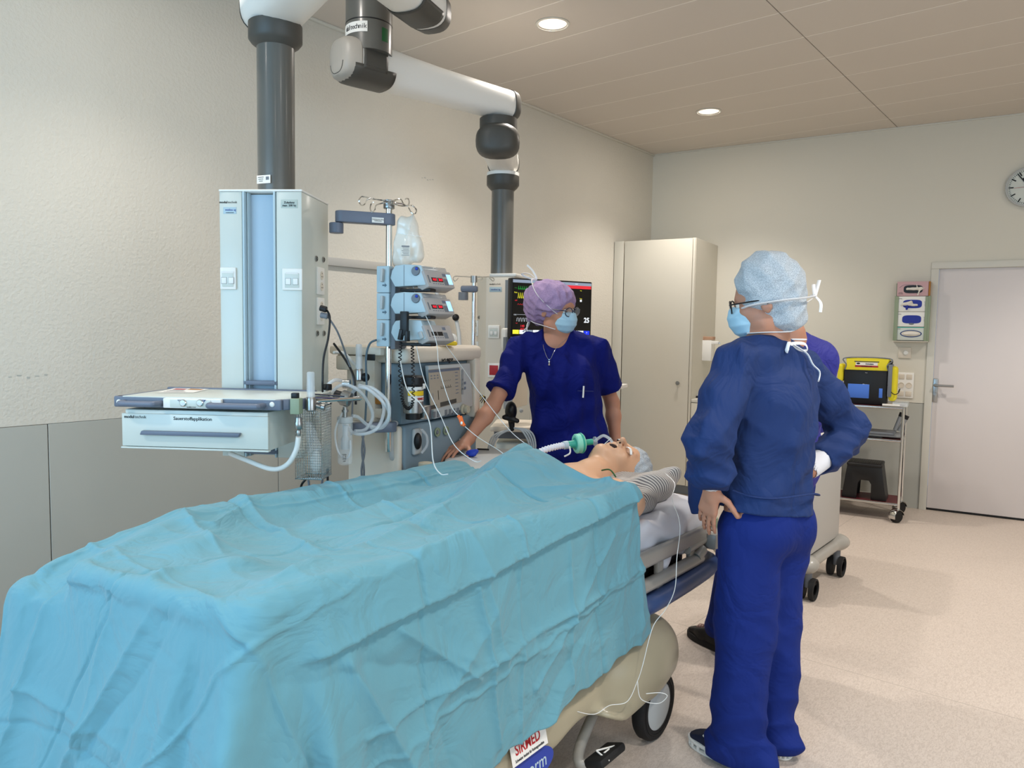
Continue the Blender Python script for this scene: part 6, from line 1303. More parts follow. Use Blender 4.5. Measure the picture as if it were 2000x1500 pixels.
for i in range(6): m = MB(); m.tube([at(930+i*2,772+i*3,3.75),at(938+i*2,770+i,3.7),at(948-i,785+i*3,3.7),at(944-i*2,800+i*2,3.7)],.0022,n=6); m.ob('thin_cable',('yellow_plastic','black','dark_grey')[i%3],ld2)
# white supply unit behind the machine, right (drawers)
un = thing('equipment_cart','small white equipment cart with grey band and round button left of the nurse','cart',(0,0,0)); cU = at(1010,850,4.2); TU = fr((cU.x,cU.y,0),34)
m = MB(TU); m.box((.06,.15,.55),(.36,.3,.60),.01); m.ob('cart_body','white_enamel',un); m = MB(TU); m.box((.06,.13,.93),(.42,.36,.03),.008); m.ob('cart_top','cream_plastic',un)
m = MB(TU); m.box((.06,-.006,.90),(.38,.02,.055),.004); b_ = m.ob('grey_band','grey_plastic',un); p = on_y(TU,1018,802,-.018); m = MB(TU); m.ell(tuple(p),(.012,.005,.012)); m.ob('button','light_grey',b_)
m = MB(TU); m.box((.17,-.004,.74),(.09,.012,.13),.004); m.ob('inset_frame','black',un)
for x in (-.06,.18):
    for y in (.06,.24): m = MB(TU); m.cyl((x-.012,y,.05),(x+.012,y,.05),.05,n=20); m.cyl((x,y,.05),(x,y,.26),.02,n=12); m.ob('caster','black_rubber',un)
# blue syringe cap, black pen, small flask on the table
o = thing('blue_pouch','small royal blue gel pack next to the nurse hand on the writing table','pack',(0,0,0)); c = atz(921,886,.94); S = SDF(np.array(c)-.06,np.array(c)+.06,.003); S.ell(c,(.024,.018,.016),.01); S.cap(np.array(c)+V3(-.02,0,.0),np.array(c)+V3(.02,.01,.012),.010,k=.01); S.cut((0,0,.927),(0,0,-1)); S.ob('pack','royal_blue',o)
m = MB(); m.tube([atz(932,877,.93),atz(955,878,.93)],.004,n=8,smooth=False); tag(m.ob('black_pen','black',None),'black pen lying on the light grey writing table','pen')
fk = at(904,872,3.35); m = MB(); m.lathe([(0,-.04),(.028,-.04),(.022,-.012),(.014,-.002),(.014,.006),(.026,.008),(.026,.012),(.006,.014),(.006,.028),(.018,.030),(.018,.034),(0,.034)],c=fk,n=28); tag(m.ob('flask','light_grey',None),'small grey flask with white pump top behind the nurse wrist','flask')
# ================================================================ oxygen basket, flowmeters, hoses between pendant and machine
bs = thing('wire_basket','wire mesh basket hung from the rail right of the drawer shelf','basket',(0,0,0))
DBk = 2.50; TK = fr(tuple(Vector((at(617,850,DBk).x,at(617,850,DBk).y,0))),34)
K = lambda px, py, y=0: on_y(TK,px,py,y)
xl3, xr3 = K(577,900).x, K(628,900).x; z13, z03 = K(600,793).z, K(600,936).z; dk = .10
def wgrid(m, o, u, v, nu, nv, r=.0008):
    for i in range(nu+1): a = o+u*(i/nu); m.tube([a,a+v],r,n=4,smooth=False)
    for j in range(nv+1): a = o+v*(j/nv); m.tube([a,a+u],r,n=4,smooth=False)
m = MB(TK); X_l, X_r = Vector((xl3,0,z03)), Vector((xr3,0,z03)); up = Vector((0,0,z13-z03)); bk = Vector((0.0,dk,0))
wgrid(m,X_l,X_r-X_l,up,12,28); wgrid(m,X_r,bk,up,12,28); wgrid(m,X_l,bk,up,8,20); wgrid(m,X_l+bk,X_r-X_l,up,8,20); wgrid(m,X_l,X_r-X_l,bk,10,10)
for z in (z03,z13): m.tube([(xl3,0,z),(xr3,0,z),(xr3,dk,z),(xl3,dk,z),(xl3,0,z)],.0025,n=6,smooth=False)
m.ob('mesh','chrome',bs)
mk_ = thing('bagged_mask','oxygen mask in a clear plastic bag inside the wire basket','mask',(0,0,0)); c = TK @ Vector(((xl3+xr3)/2+.0,dk*.5,(z03*1.0+z13)/2-.02)); S = SDF(np.array(c)-.13,np.array(c)+.13,.004)
S.ell(np.array(c)+V3(.01,.0,-.05),(.026,.026,.05),.02); S.cap(np.array(c)+V3(0,0,0),np.array(c)+V3(-.015,-.01,.075),.022,.014,.03); S.warp(folds(97,5,.002,30,80,.6)); S.ob('clear_bag','clear_plastic',mk_)
m = MB(); m.ell(tuple(Vector(c)+Vector((.012,0,-.05))),(.018,.018,.038)); m.ob('mask_cup','white_plastic',mk_)
def flowmeter(px, y0, y1, d, label):
    t = thing('flowmeter',label,'flowmeter',(0,0,0)); a, b = at(px,y0,d), at(px,y1,d)
    m = MB(); m.lathe([(.0,0),(.0135,0),(.0125,b.z-a.z-.004),(.010,b.z-a.z),(0,b.z-a.z)],c=(a.x,a.y,a.z),n=24); m.ob('measuring_tube','clear_tube',t)
    m = MB(); m.lathe([(0,-.045),(.012,-.045),(.017,-.04),(.017,-.005),(.014,.003),(0,.003)],c=(a.x,a.y,a.z),n=24); m.ob('valve_body','steel',t)
    return t, a
t, a = flowmeter(607,777,726,2.45,'clear flowmeter tube standing on the rail right of the drawer shelf')
m = MB(); m.tube([a+Vector((0,0,-.02)),a+(at(632,797,2.47)-a)*1.0+Vector((0,0,0))],.007,n=12,smooth=False); m.ob('side_outlet','brushed',t)
m = MB(); m.cyl(at(628,795,2.46),at(634,796,2.46),.011,n=16); m.ob('outlet_ring','steel',t)
t, a = flowmeter(701,722,672,2.95,'flowmeter tube with black knob in front of the cream machine side'); m = MB(); m.ell(tuple(a+Vector((.02,.015,-.03))),(.018,.018,.018)); m.ob('black_knob','black',t)
# vacuum regulator, suction jar, coiled tubing
sv = thing('suction_unit','vacuum regulator with clear suction jar and looped clear tubing','suction unit',(0,0,0)); DS = 2.66
c = at(678,779,DS); Tv = Matrix.Translation(c) @ Matrix.Rotation(rad(34),4,'Z') @ Matrix.Rotation(rad(-75),4,'Y')
m = MB(Tv); m.cyl((0,0,-.012),(0,0,.022),.028,n=32,bev=.004); m.ob('gauge','steel',sv); m = MB(Tv); m.cyl((0,0,.020),(0,0,.048),.020,n=20,bev=.003); m.ob('black_knob','black',sv)
m = MB(); m.tube([at(690,779,DS),at(703,778,DS)],.009,n=12,smooth=False); m.ob('outlet','brushed',sv)
m = MB(); m.cyl(at(674,795,DS),at(674,815,DS),.008,n=14); m.cyl(at(674,800,DS),at(674,805,DS),.012,n=14); m.ob('stem','steel',sv)
ja_, jb_ = at(674,822,DS+.02), at(674,907,DS+.02); hj = ja_.z-jb_.z
m = MB(); m.lathe([(0,0),(.020,0),(.026,.006),(.027,hj*.9),(.024,hj)],c=tuple(jb_),n=32); jr = m.ob('jar','clear_plastic',sv); m = MB(); m.cyl((jb_.x,jb_.y,ja_.z-.008),(jb_.x,jb_.y,ja_.z+.016),.028,n=32,bev=.003); m.ob('jar_lid','light_grey',sv)
m = MB(); m.lathe([(0,hj*.35),(.014,hj*.35),(.015,hj*.60),(.009,hj*.66),(.009,hj*.9)],c=tuple(jb_),n=20); m.ob('float_valve','light_grey',jr)
for i in range(4): T = facing(jb_+Vector((0,0,hj*(.28-.05*i))),.029); text(jr,'scale_print',('max','C E','350','ml')[i],.009,'ink',T)
for a_, pts in enumerate(([(700,752),(735,765),(750,800),(735,838),(700,848),(680,835),(672,800),(690,765),(715,758),(752,790),(760,815),(745,836),(725,832)],[(645,790),(650,765),(668,752),(690,756),(712,775),(728,810),(715,838),(693,842)],[(690,757),(725,757),(757,785),(758,818),(737,838),(715,828),(700,815),(688,812)],[(625,775),(640,752),(655,742),(668,744)])):
    m = MB(); m.tube([at(x,y,DS+.05+.03*math.sin(i*1.3+a_)) for i,(x,y) in enumerate(pts)],.0065,n=10); m.ob('clear_tubing','clear_tube',sv)
m = MB(); c = at(677,750,DS+.05); m.cyl(c+Vector((-.01,-.008,0)),c+Vector((.01,.008,0)),.017,n=24); m.ob('tube_clamp','chrome',sv)
m = MB(); m.tube([at(672,800,DS),at(655,840,DS),at(660,880,DS),at(675,895,DS),at(684,884,DS),at(684,860,DS)],.004,n=8); m.ob('clear_tubing','clear_tube',sv)
rl = thing('equipment_rail','chrome equipment rail with wire hooks between drawer shelf and suction jar','rail',(0,0,0)); m = MB(); 
m.tube([at(588,785,2.46),at(705,778,2.66)],.006,n=8,smooth=False); m.tube([at(606,776,2.46),at(668,778,2.60)],.003,n=6,smooth=False); m.tube([at(612,770,2.52),at(672,774,2.62)],.003,n=6,smooth=False); m.ob('rail_bar','chrome',rl)
m = MB(); m.box(at(640,756,2.62),(.026,.02,.022),.003); m.ob('rail_clamp','black',rl)
# power cables from the near pendant sockets
def cable(name, pts, r, m_, label, group=None, n=8):
    m = MB(); m.tube(pts,r,n=n,k=8); return tag(m.ob(name,m_,None),label,'cable',group)
m_ = MB(); m_.cyl(at(625,601,2.66),at(638,605,2.66),.011,n=16,bev=.002); pl_ = m_.ob('power_plug','black',None); tag(pl_,'black power plug in the lower socket of the near pendant','plug')
m_ = MB(); m_.cyl(at(626,615,2.66),at(640,618,2.66),.010,n=16,bev=.002); pl_ = m_.ob('power_plug','grey_plastic',None); tag(pl_,'grey power plug just below the black plug on the near pendant','plug')
cable('power_cable',[at(637,604,2.67),at(644,620,2.66),at(641,660,2.64),at(632,700,2.62),at(630,745,2.6),at(630,765,2.62)],.0038,'black','black power cable hanging straight down from the near pendant socket')
cable('power_cable',[at(640,618,2.67),at(660,650,2.7),at(678,700,2.8),at(690,740,2.85),at(688,800,2.85),at(686,850,2.85)],.0036,'grey_plastic','grey power cable curving from the near pendant to the machine')
cable('power_cable',[at(652,671,2.9),at(676,705,2.85),at(692,740,2.8),at(695,790,2.8)],.0045,'black','thick black cable emerging behind the near pendant')
cable('power_cable',[at(652,688,2.9),at(672,690,2.95),at(693,712,3.0)],.0055,'white_plastic','white hose emerging behind the near pendant towards the flowmeter')
cable('power_cable',[at(735,664,2.9),at(722,672,2.92),at(715,700,2.93),at(716,760,2.93),at(713,830,2.93)],.0042,'machine_blue_dark','blue grey cable running down left of the pump rack')
for d_, lb in ((0,'left of the two twisted grey cables in front of the machine side'),(5,'right of the two twisted grey cables in front of the machine side')):
    cable('power_cable',[at(706+d_,843,2.9),at(712-d_,880,2.9),at(706+d_,920,2.9),at(711-d_*.5,962,2.9)],.0042,'grey_plastic',lb)
cable('power_cable',[at(604,930,2.55),at(590,945,2.55),at(588,960,2.52),at(592,974,2.50)],.004,'black','black cable below the wire basket')
cable('power_cable',[at(640,915,2.6),at(640,935,2.6),at(639,965,2.6)],.004,'black','straight black cable hanging behind the wire basket')
cable('power_cable',[at(602,936,2.55),at(606,955,2.55),at(617,958,2.55),at(627,950,2.55),at(630,935,2.55)],.004,'grey_plastic','grey cable loop under the wire basket')
# infusion lines
def line(pts, label, r=.0015): m = MB(); m.tube(pts,r,n=7,k=10); return tag(m.ob('infusion_line','iv_line',None),label,'infusion line')
line([at(805,548,2.9),at(812,575,2.85),at(850,660,2.8),at(858,720,2.75),at(880,790,2.72),at(896,812,2.70)],'thin infusion line running from the pumps to the orange stopcock')
line([at(908,833,2.68),at(935,855,2.7),at(975,880,2.75),at(992,895,2.72)],'thin infusion line running from the orange stopcock to the drape')
line([at(782,705,2.86),at(795,760,2.8),at(822,790,2.75),at(840,830,2.7),at(846,900,2.62),at(860,925,2.58),at(875,926,2.56)],'thick clear infusion line bending down in front of the ventilator to the drape',.0022)
line([at(812,668,2.85),at(828,740,2.8),at(862,815,2.75),at(888,870,2.68),at(925,900,2.65),at(940,900,2.64)],'infusion line crossing below the ventilator screen towards the hand')
line([at(866,668,2.95),at(890,700,3.0),at(915,735,3.1),at(935,765,3.1),at(1000,845,3.05),at(1055,885,2.95)],'infusion line running past the nurse forearm to the drape')
line([at(1300,925,2.78),at(1318,945,2.7),at(1313,975,2.62),at(1325,1010,2.55),at(1328,1040,2.5),at(1322,1090,2.42),at(1318,1150,2.40),at(1300,1190,2.40),at(1275,1225,2.4),at(1255,1300,2.36),at(1245,1330,2.35),at(1225,1370,2.3),at(1190,1378,2.28),at(1160,1395,2.25),at(1115,1385,2.2),at(1098,1368,2.18)],'thin infusion line hanging from the pillow down past the side rail to the base',.0013)
line([at(1245,1330,2.35),at(1252,1365,2.33),at(1285,1374,2.33),at(1303,1360,2.33),at(1290,1353,2.33),at(1262,1355,2.33)],'small loop of clear line in front of the stretcher wheel',.0013)
sc = thing('stopcock','orange stopcock hanging on the infusion lines in front of the ventilator','stopcock',(0,0,0)); a, b = at(895,812,2.70), at(907,832,2.68)
m = MB(); m.tube([a,b],.006,n=8,smooth=False); m.box(tuple((a+b)/2),(.016,.008,.036),.003,rot=(0,-18,34)); m.ob('stopcock_body','orange_plastic',sc); m = MB(); m.ell(tuple(b+(a-b)*.3+Vector((.0,-.005,0))),(.005,.004,.006)); m.ob('stopcock_handle','white_plastic',sc)
# ================================================================ patient monitor on the far pendant
mat('scr_black','07080a',.25); mat('scr_green','2fae4a',.5,emit=.8); mat('scr_yellow','e8e23a',.5,emit=.9); mat('scr_red','d42a35',.5,emit=.8); mat('scr_white','dfe6ee',.5,emit=.9); mat('scr_grey','8f9db0',.5,emit=.55); mat('scr_blue','1430d8',.5,emit=.9); mat('scr_ochre','8a8a2c',.5,emit=.5)
mn = thing('patient_monitor','large black flat patient monitor showing green, yellow and red traces behind the nurse','monitor',(0,0,0))
dL, dR = 4.22, 4.50
CN = [at(1001,541,dL), at(1158,554,dR), at(1153,658,dR), at(998,654,dL)]
ux = (CN[1]-CN[0]); ux.z = 0; Wm = ux.length; ux.normalize(); Hm = ((CN[0].z-CN[3].z)+(CN[1].z-CN[2].z))/2; nv = Vector((ux.y,-ux.x,0)); cz0 = (CN[0]+CN[1]+CN[2]+CN[3])/4
TMo = Matrix(((ux.x,0,nv.x,cz0.x),(ux.y,0,nv.y,cz0.y),(0,1,0,cz0.z),(0,0,0,1)))    # x right, y up, z towards the viewer
m = MB(TMo); m.box((0,-.012,-.025),(Wm,Hm+.030,.045),.006); m.ob('casing','black',mn)
m = MB(TMo); m.box((0,-Hm/2-.018,-.004),(Wm,.022,.012),.003); m.ob('lower_bezel','grey_plastic',mn)
m = MB(TMo); m.box((0,0,-.002),(Wm-.012,Hm-.010,.003)); sc_ = m.ob('screen','scr_black',mn)
Ws, Hs = Wm-.014, Hm-.012
def sr(u0,v0,u1,v1,m_,name='screen_field',z=.0003):     # u right, v down, 0..1
    m = MB(TMo); f = lambda u,v: ((u-.5)*Ws,(.5-v)*Hs,z); m.poly([f(u0,v1),f(u1,v1),f(u1,v0),f(u0,v0)]); return m.ob(name,m_,sc_)
def stx(u,v,s,body,m_,al='CENTER',b=0): return text(sc_,'screen_text',body,s*Hs,m_,TMo @ Matrix.Translation(((u-.5)*Ws,(.5-v)*Hs,.0008)),bold=b,align=al,depth=.0001)
def trace(pts, m_, r=.0009): m = MB(TMo); m.tube([((u-.5)*Ws,(.5-v)*Hs,.0009) for u,v in pts],r,n=4,smooth=False); return m.ob('trace',m_,sc_)
sr(0,0,1,.055,'scr_grey'); sr(.23,.055,.62,.105,'scr_yellow',z=.0006); sr(.62,.055,.995,.115,'scr_red',z=.0006); stx(.27,.08,.03,'*** AF',"ink"); stx(.36,.03,.03,'Bett 1','scr_white'); stx(.58,.03,.03,'Adult','scr_white'); stx(.8,.03,.03,'10:57','scr_white')
P_ = []
for i in range(16): u = .06+.024*i; P_ += [(u,.17),(u+.008,.17),(u+.010,.115),(u+.013,.18),(u+.016,.165)]
trace(P_,'scr_green'); P_ = []
for i in range(17): u = .06+.022*i; P_ += [(u,.34),(u+.008,.235),(u+.016,.33)]
trace(P_,'scr_yellow',.0011); P_ = []
for i in range(14): u = .06+.027*i; P_ += [(u,.46),(u+.004,.435),(u+.020,.455)]
trace(P_,'scr_red',.0007); P_ = []
for i in range(11): u = .05+.033*i; P_ += [(u,.76),(u+.004,.70),(u+.020,.695),(u+.023,.76)]
trace(P_,'scr_white',.0007); trace([(.05,.635),(.4,.64)],'scr_white',.0005); trace([(.02,.15),(.055,.155)],'scr_green',.0005)
stx(.035,.235,.032,'Pleth','scr_yellow'); stx(.04,.38,.03,'ABP','scr_red'); stx(.03,.64,.028,'CO2','scr_white'); stx(.05,.795,.022,'NBP','scr_red'); stx(.12,.845,.06,'148','scr_red',b=.0003); stx(.12,.90,.055,'(63)','scr_red',b=.0003)
stx(.945,.715,.13,'25','scr_white',b=.0012,al='CENTER'); stx(.86,.15,.025,'Puls','scr_yellow'); stx(.86,.30,.025,'Temp','scr_yellow'); sr(.85,.32,.875,.36,'scr_white')
for i, (m_, lb) in enumerate((('scr_yellow','~'),('scr_white','o'),('scr_grey','II'),('scr_white','A'),('scr_white','...'),('scr_white','x'),('scr_white','='),('scr_white','+'),('scr_white',':'),('scr_white','-'),('scr_white','*'),('scr_blue','[]'))): sr(.004+i*.0825,.915,.080+i*.0825,.99,m_,'screen_key'); stx(.042+i*.0825,.945,.03,lb,'ink' if m_ != 'scr_blue' else 'scr_white')
m = MB(TMo); m.box((-Wm*.30,-Hm/2-.05,-.06),(.16,.05,.06),.012); m.box((-Wm*.45,-Hm/2-.02,-.09),(.06,.12,.05),.01); m.ob('mount','white_plastic',mn)
m = MB(TMo); m.box((-Wm*.50,-Hm/2-.07,-.05),(.025,.12,.04),.003); m.ob('mount_bracket','grey_plastic',mn)
# keyboard shelf and wire file holder beside the nurse
ks = thing('monitor_shelf','small white shelf with a black device edge right of the nurse elbow','shelf',(0,0,0)); a = at(1165,757,4.25); c = at(1205,757,4.2); T = fr(tuple((a+c)/2),math.degrees(math.atan2(c.y-a.y,c.x-a.x)))
Lk = (c-a).length; m = MB(T); m.box((-.06,.1,0),(Lk+.12,.24,.022),.003); kb_ = m.ob('shelf_board','white_plastic',ks); m = MB(T); m.ell((Lk*.22,.02,.018),(.05,.03,.014)); m.ob('device','black',ks); zs_ = ((a+c)/2).z; m = MB(T); m.cyl((-.14,.14,.012-zs_+.03),(-.14,.14,-.01),.02,n=20); m.ob('pole','mid_grey',ks); m = MB(T); m.cyl((-.14,.14,.002-zs_),(-.14,.14,.03-zs_),.16,n=32,bev=.006); m.ob('floor_plate','mid_grey',ks)
fh = thing('wire_holder','chrome wire file holder below the small white shelf right of the nurse','holder',(0,0,0)); m = MB()
for x in (1186,1189,1192,1195): m.tube([at(x,772,4.35),at(x-.5,800,4.35),at(x-1,838,4.35)],.0016,n=6,smooth=False)
m.tube([at(1182,771,4.35),at(1193,768,4.35),at(1199,772,4.35),at(1198,806,4.35),at(1196,845,4.35)],.003,n=8); m.tube([at(1180,779,4.35),at(1206,779,4.35)],.002,n=6,smooth=False); m.ob('wires','chrome',fh)
# ================================================================ tall cabinet, counter, dispenser (aligned with the back wall)
def LT(px, py, y):  return on_y(Tb,px,py,y)
mat('cabinet_white','cdc8ba',.5)
FD = -.70
cb = thing('tall_cabinet','tall plain cream cabinet with round knob in the corner of the room','cabinet',(X0,Y0,0),math.degrees(BA))
xL_, xA, xB, xC = .02, LT(1217,600,FD).x, LT(1346,720,FD).x, LT(1351,720,FD).x
zc_ = (LT(1219,472,FD).z+LT(1356,463,FD).z)/2
m = MB(); m.box(((xL_+xC)/2,FD/2+.008,(zc_+.10)/2),(xC-xL_,-FD-.02,zc_-.10),.001,seg=1); m.ob('carcass','cabinet_white',cb)
m = MB(); m.box(((xL_+xC)/2,FD/2+.06,.05),(xC-xL_-.01,-FD-.12,.10)); m.ob('plinth','mid_grey',cb)
m = MB(); m.box(((xA-.093)/2-.003,FD+.005,(zc_+.10)/2),(xA+.093-.006,.02,zc_-.10),.002); m.ob('filler_panel','cabinet_white',cb)
m = MB(); m.box(((xA+xB)/2,FD+.005,(zc_+.10)/2),(xB-xA-.006,.02,zc_-.10-.006),.002); dd_ = m.ob('door','cabinet_white',cb)
m = MB(); m.box(((xB+xC)/2,FD+.006,(zc_+.10)/2),(xC-xB-.003,.02,zc_-.10),.002); m.ob('edge_panel','cabinet_white',cb)
p = LT(1325,748,FD-.005); m = MB(face((p.x,p.y,p.z),(1,0,0),(0,0,1))); m.lathe([(0,.034),(.017,.032),(.019,.026),(.010,.018),(.008,0)],n=24); m.ob('knob','brushed',dd_)
co = thing('base_cabinet','low cream base cabinet beside the tall cabinet, behind the observers','cabinet',(X0,Y0,0),math.degrees(BA)); zk = LT(1358,780,FD).z
m = MB(); m.box(((xC+1.48)/2,FD/2+.02,(zk-.03+.1)/2),(1.48-xC-.004,-FD-.05,zk-.13),.002); m.ob('carcass','cabinet_white',co); m = MB(); m.box(((xC+1.48)/2,FD/2+.06,.05),(1.48-xC-.01,-FD-.14,.1)); m.ob('plinth','mid_grey',co)
w3 = (1.48-xC)/2
for i in range(2): m = MB(); m.box((xC+w3*(i+.5),FD+.014,(zk-.03+.1)/2),(w3-.006,.02,zk-.14),.002); m.ob('door','cabinet_white',co)
m = MB(); m.box(((xC+1.49)/2,FD/2+.005,zk-.015),(1.49-xC-.002,-FD-.0,.03),.003); m.ob('worktop','door_frame',co)
tw = thing('folded_cloth','white folded cloth on the worktop beside the tall cabinet','cloth',(0,0,0)); p = Tb @ LT(1362,774,FD+.25); S = SDF(np.array(p)-.12,np.array(p)+.12,.005); S.ell(np.array(p)+V3(0,0,-.0),(.07,.06,.03),.02); S.ell(np.array(p)+V3(.03,.01,.01),(.04,.04,.03),.02); S.cut((0,0,zk+.016),(0,0,-1)); S.ob('cloth','sheet_white',tw)
m = MB(Tb); q = LT(1367,781,FD+.2); m.box((q.x,q.y,zk+.010),(.08,.10,.014),.004); tag(m.ob('black_case','black',None),'flat black case under the folded cloth on the worktop','case')
ds = thing('towel_dispenser','white square dispenser with a wooden lid on the cabinet side wall behind the observers','dispenser',(X0,Y0,0),math.degrees(BA))
yd = -.40; a, c = LT(1358,664,yd), LT(1388,705,yd); m = MB(); m.box(((a.x+c.x)/2,yd+.05,(a.z+c.z)/2),(c.x-a.x,.10,a.z-c.z),.004); m.ob('casing','white_plastic',ds)
a2, c2 = LT(1362,657,yd), LT(1391,664,yd); m = MB(); m.box(((a2.x+c2.x)/2,yd+.06,(a2.z+c2.z)/2),(c2.x-a2.x,.09,a2.z-c2.z),.004); m.ob('wood_block','wood_lid',ds)
m = MB(); p0, p1 = LT(1388,667,yd), LT(1403,668,yd); m.box(((p0.x+p1.x)/2,yd+.02,p0.z-.01),(p1.x-p0.x,.03,.03),.004); m.ob('side_bracket','white_plastic',ds); m = MB(); m.cyl((p1.x,yd+.02,p1.z-.01),(p1.x+.02,yd-.03,p1.z-.01),.008); m.ob('push_pin','steel',ds)
mat('cart_grey','aaa8a4',.45)
# ================================================================ grey equipment cart behind the observers
gc = thing('ventilator_cart','tall grey smooth sided cart on twin black casters, half hidden behind the observers','cart',(0,0,0))
gx0, gx1, gy0, gy1 = -1.76, -1.275, 4.23, 4.84; gz = 1.0
m = MB(); m.box(((gx0+gx1)/2,(gy0+gy1)/2,(.24+gz-.16)/2),(gx1-gx0,gy1-gy0,gz-.16-.24),.012,seg=3); m.ob('cart_body','cart_grey',gc)
m = MB(); m.prism([(-.0,0),(gy1-gy0,0),(gy1-gy0,.10),(.30,.17),(.02,.20),(-.03,.17)],0,gx1-gx0+.03,.02,mtx=Matrix(((0,0,1,gx0-.015),(1,0,0,gy0),(0,1,0,gz-.17),(0,0,0,1))),seg=3); m.ob('top_housing','white_plastic',gc)
S = SDF((gx0-.15,gy0-.18,.08),(gx1+.15,gy1+.18,.32),.008); S.box(((gx0+gx1)/2,(gy0+gy1)/2,.20),((gx1-gx0)/2+.03,(gy1-gy0)/2+.03,.032),.025,0)
for x in (gx0+.01,gx1-.01):
    for y in (gy0+.0,gy1-.0): S.ell((x,y,.205),(.075,.085,.045),.04)
S.ob('cart_base','rail_grey',gc)
for x in (gx0+.02,gx1+.0):
    for y in (gy0+.03,gy1-.03):
        m = MB(); m.cyl((x,y,.07),(x,y,.18),.022,n=16); w0 = m.ob('caster_stem','grey_plastic',gc)
        for s_ in (-1,1): m = MB(Matrix.Translation((x+s_*.030,y,.062)) @ Matrix.Rotation(rad(90*s_),4,'Y')); m.lathe([(.030,.012),(.034,.004),(.050,.004),(.052,.016),(.061,.014),(.062,-.012),(0,-.012)],n=32); m.ob('caster_wheel','black_rubber',w0)
m = MB(); zs = at(1370,833,4.35).z; q = at(1372,833,4.38); m.box((q.x-.0,q.y+.02,zs-.006),(.14,.14,.012),.003,rot=(0,0,39)); m.ob('side_tray','mid_grey',gc)
m = MB(); q = at(1372,826,4.36); m.box((q.x,q.y,zs+.016),(.06,.05,.026),.01,rot=(0,0,39)); m.ob('yellow_cap','yellow_fabric',gc)
q = at(1378,862,4.36); S = SDF(np.array(q)-.2,np.array(q)+.2,.005); S.ell(q,(.045,.045,.085),.02); S.cap(np.array(q)+V3(0,0,.05),np.array(q)+V3(.0,0,.09),.03,k=.02); S.cap(at(1370,893,4.36),at(1380,905,4.36),.028,.02,.02); S.cap(at(1362,892,4.36),at(1376,893,4.36),.012,k=.01); S.ob('mask_harness','black_rubber',gc)
# ================================================================ chrome tube trolley by the door
mat('trolley_red','5e1a22',.45)
tx = thing('trolley','chrome tube trolley with dark red shelves on casters beside the door','trolley',(0,0,0)); TT = fr((-1.285,6.54,0),8.0)
zT3, zM, zB = on_y(TT,1748,797,0).z, on_y(TT,1745,861,0).z, on_y(TT,1742,985,0).z; WT, DT_ = .78, .36
for x in (-WT,0):
    for y in (0,DT_): m = MB(TT); m.cyl((x,y,.10),(x,y,zT3),.011,n=16); m.ob('post','chrome',tx)
for z in (zT3,zM,zB):
    m = MB(TT); m.tube([(-WT,0,z),(0,0,z),(0,DT_,z),(-WT,DT_,z),(-WT,0,z)],.011,n=10,smooth=False); m.ob('shelf_frame','chrome',tx)
    m = MB(TT); m.box((-WT/2,DT_/2,z+.004),(WT-.02,DT_-.02,.006)); m.ob('shelf_panel','trolley_red',tx)
for x in (-WT,0):
    for y in (0,DT_):
        T = TT @ Matrix.Translation((x+(.0),y,0)) @ Matrix.Rotation(rad(-35),4,'Z')
        m = MB(T); m.cyl((0,0,.07),(0,0,.115),.009,n=12); m.lathe([(.052,-.03),(.056,-.02),(.056,.02),(.052,.03)],c=(.0,-.018,.052),n=20,mtx=Matrix.Rotation(rad(90),4,'Y'),a0=rad(95),a1=rad(290)); k0 = m.ob('caster_hood','chrome',tx)
        m = MB(T @ Matrix.Translation((0,-.018,.05)) @ Matrix.Rotation(rad(90),4,'Y')); m.lathe([(0,-.024),(.042,-.026),(.050,-.018),(.050,.018),(.042,.026),(0,.024)],n=32); m.ob('caster_wheel','black_rubber',k0)
# black plastic step stool on the lowest shelf
sl = thing('step_stool','black plastic step stool on the bottom shelf of the chrome trolley','stool',(0,0,0)); Sx = lambda px, py, y=.03: on_y(TT,px,py,y)
a, b, c, d = Sx(1640,975), Sx(1655,906), Sx(1722,908), Sx(1733,978); zs0 = zB+.0075; zs1 = Sx(1690,908).z
xl4, xr4, tl4, tr4 = a.x+.01, d.x-.01, b.x, c.x-.0
def legpanel(y0_, y1_, in_):
    m = MB(TT @ Matrix.Rotation(rad(90),4,'X')); H = zs1-zs0; wi = (xr4-xl4)
    ar = [(xl4+wi*.66,zs0),(xl4+wi*.655,zs0+H*.45),(xl4+wi*.60,zs0+H*.55),(xl4+wi*.42,zs0+H*.55),(xl4+wi*.36,zs0+H*.45),(xl4+wi*.34,zs0)]
    m.prism([(xl4,zs0),(xl4+wi*.34,zs0)][:1]+[(xl4+wi*.34,zs0)]+ar[::-1][1:]+[(xr4,zs0),(tr4,zs1),(tl4,zs1)],-y1_,-y0_,.004); return m
legpanel(.035,.05,1).ob('front_panel','black',sl); legpanel(.27,.285,1).ob('rear_panel','black',sl)
m = MB(TT); m.prism([(tl4-.005,.03),(tr4+.005,.03),(tr4+.005,.29),(tl4-.005,.29)],zs1-.02,zs1+.012,.012,seg=3); st_ = m.ob('top','black',sl)
m = MB(TT)
for i in range(14): m.box((tl4+.02+(tr4-tl4-.04)*i/13,.16,zs1+.0125),(.004,.20,.003),.001)
m.ob('tread_pad','dark_grey',st_)
for x_, n_ in ((xl4,1),(xr4,-1)):
    m = MB(TT @ Matrix(((0,0,1,0),(1,0,0,0),(0,1,0,0),(0,0,0,1)))); tx_ = tl4 if n_ > 0 else tr4
    m.bm.free(); m = MB(TT); r_ = [[Vector((x_,y,zs0)),Vector((x_+n_*.012,y,zs0)),Vector((tx_+n_*.012,y,zs1)),Vector((tx_,y,zs1))] for y in (.05,.27)]; m.ring_loft(r_); m.ob('side_panel','black',sl)
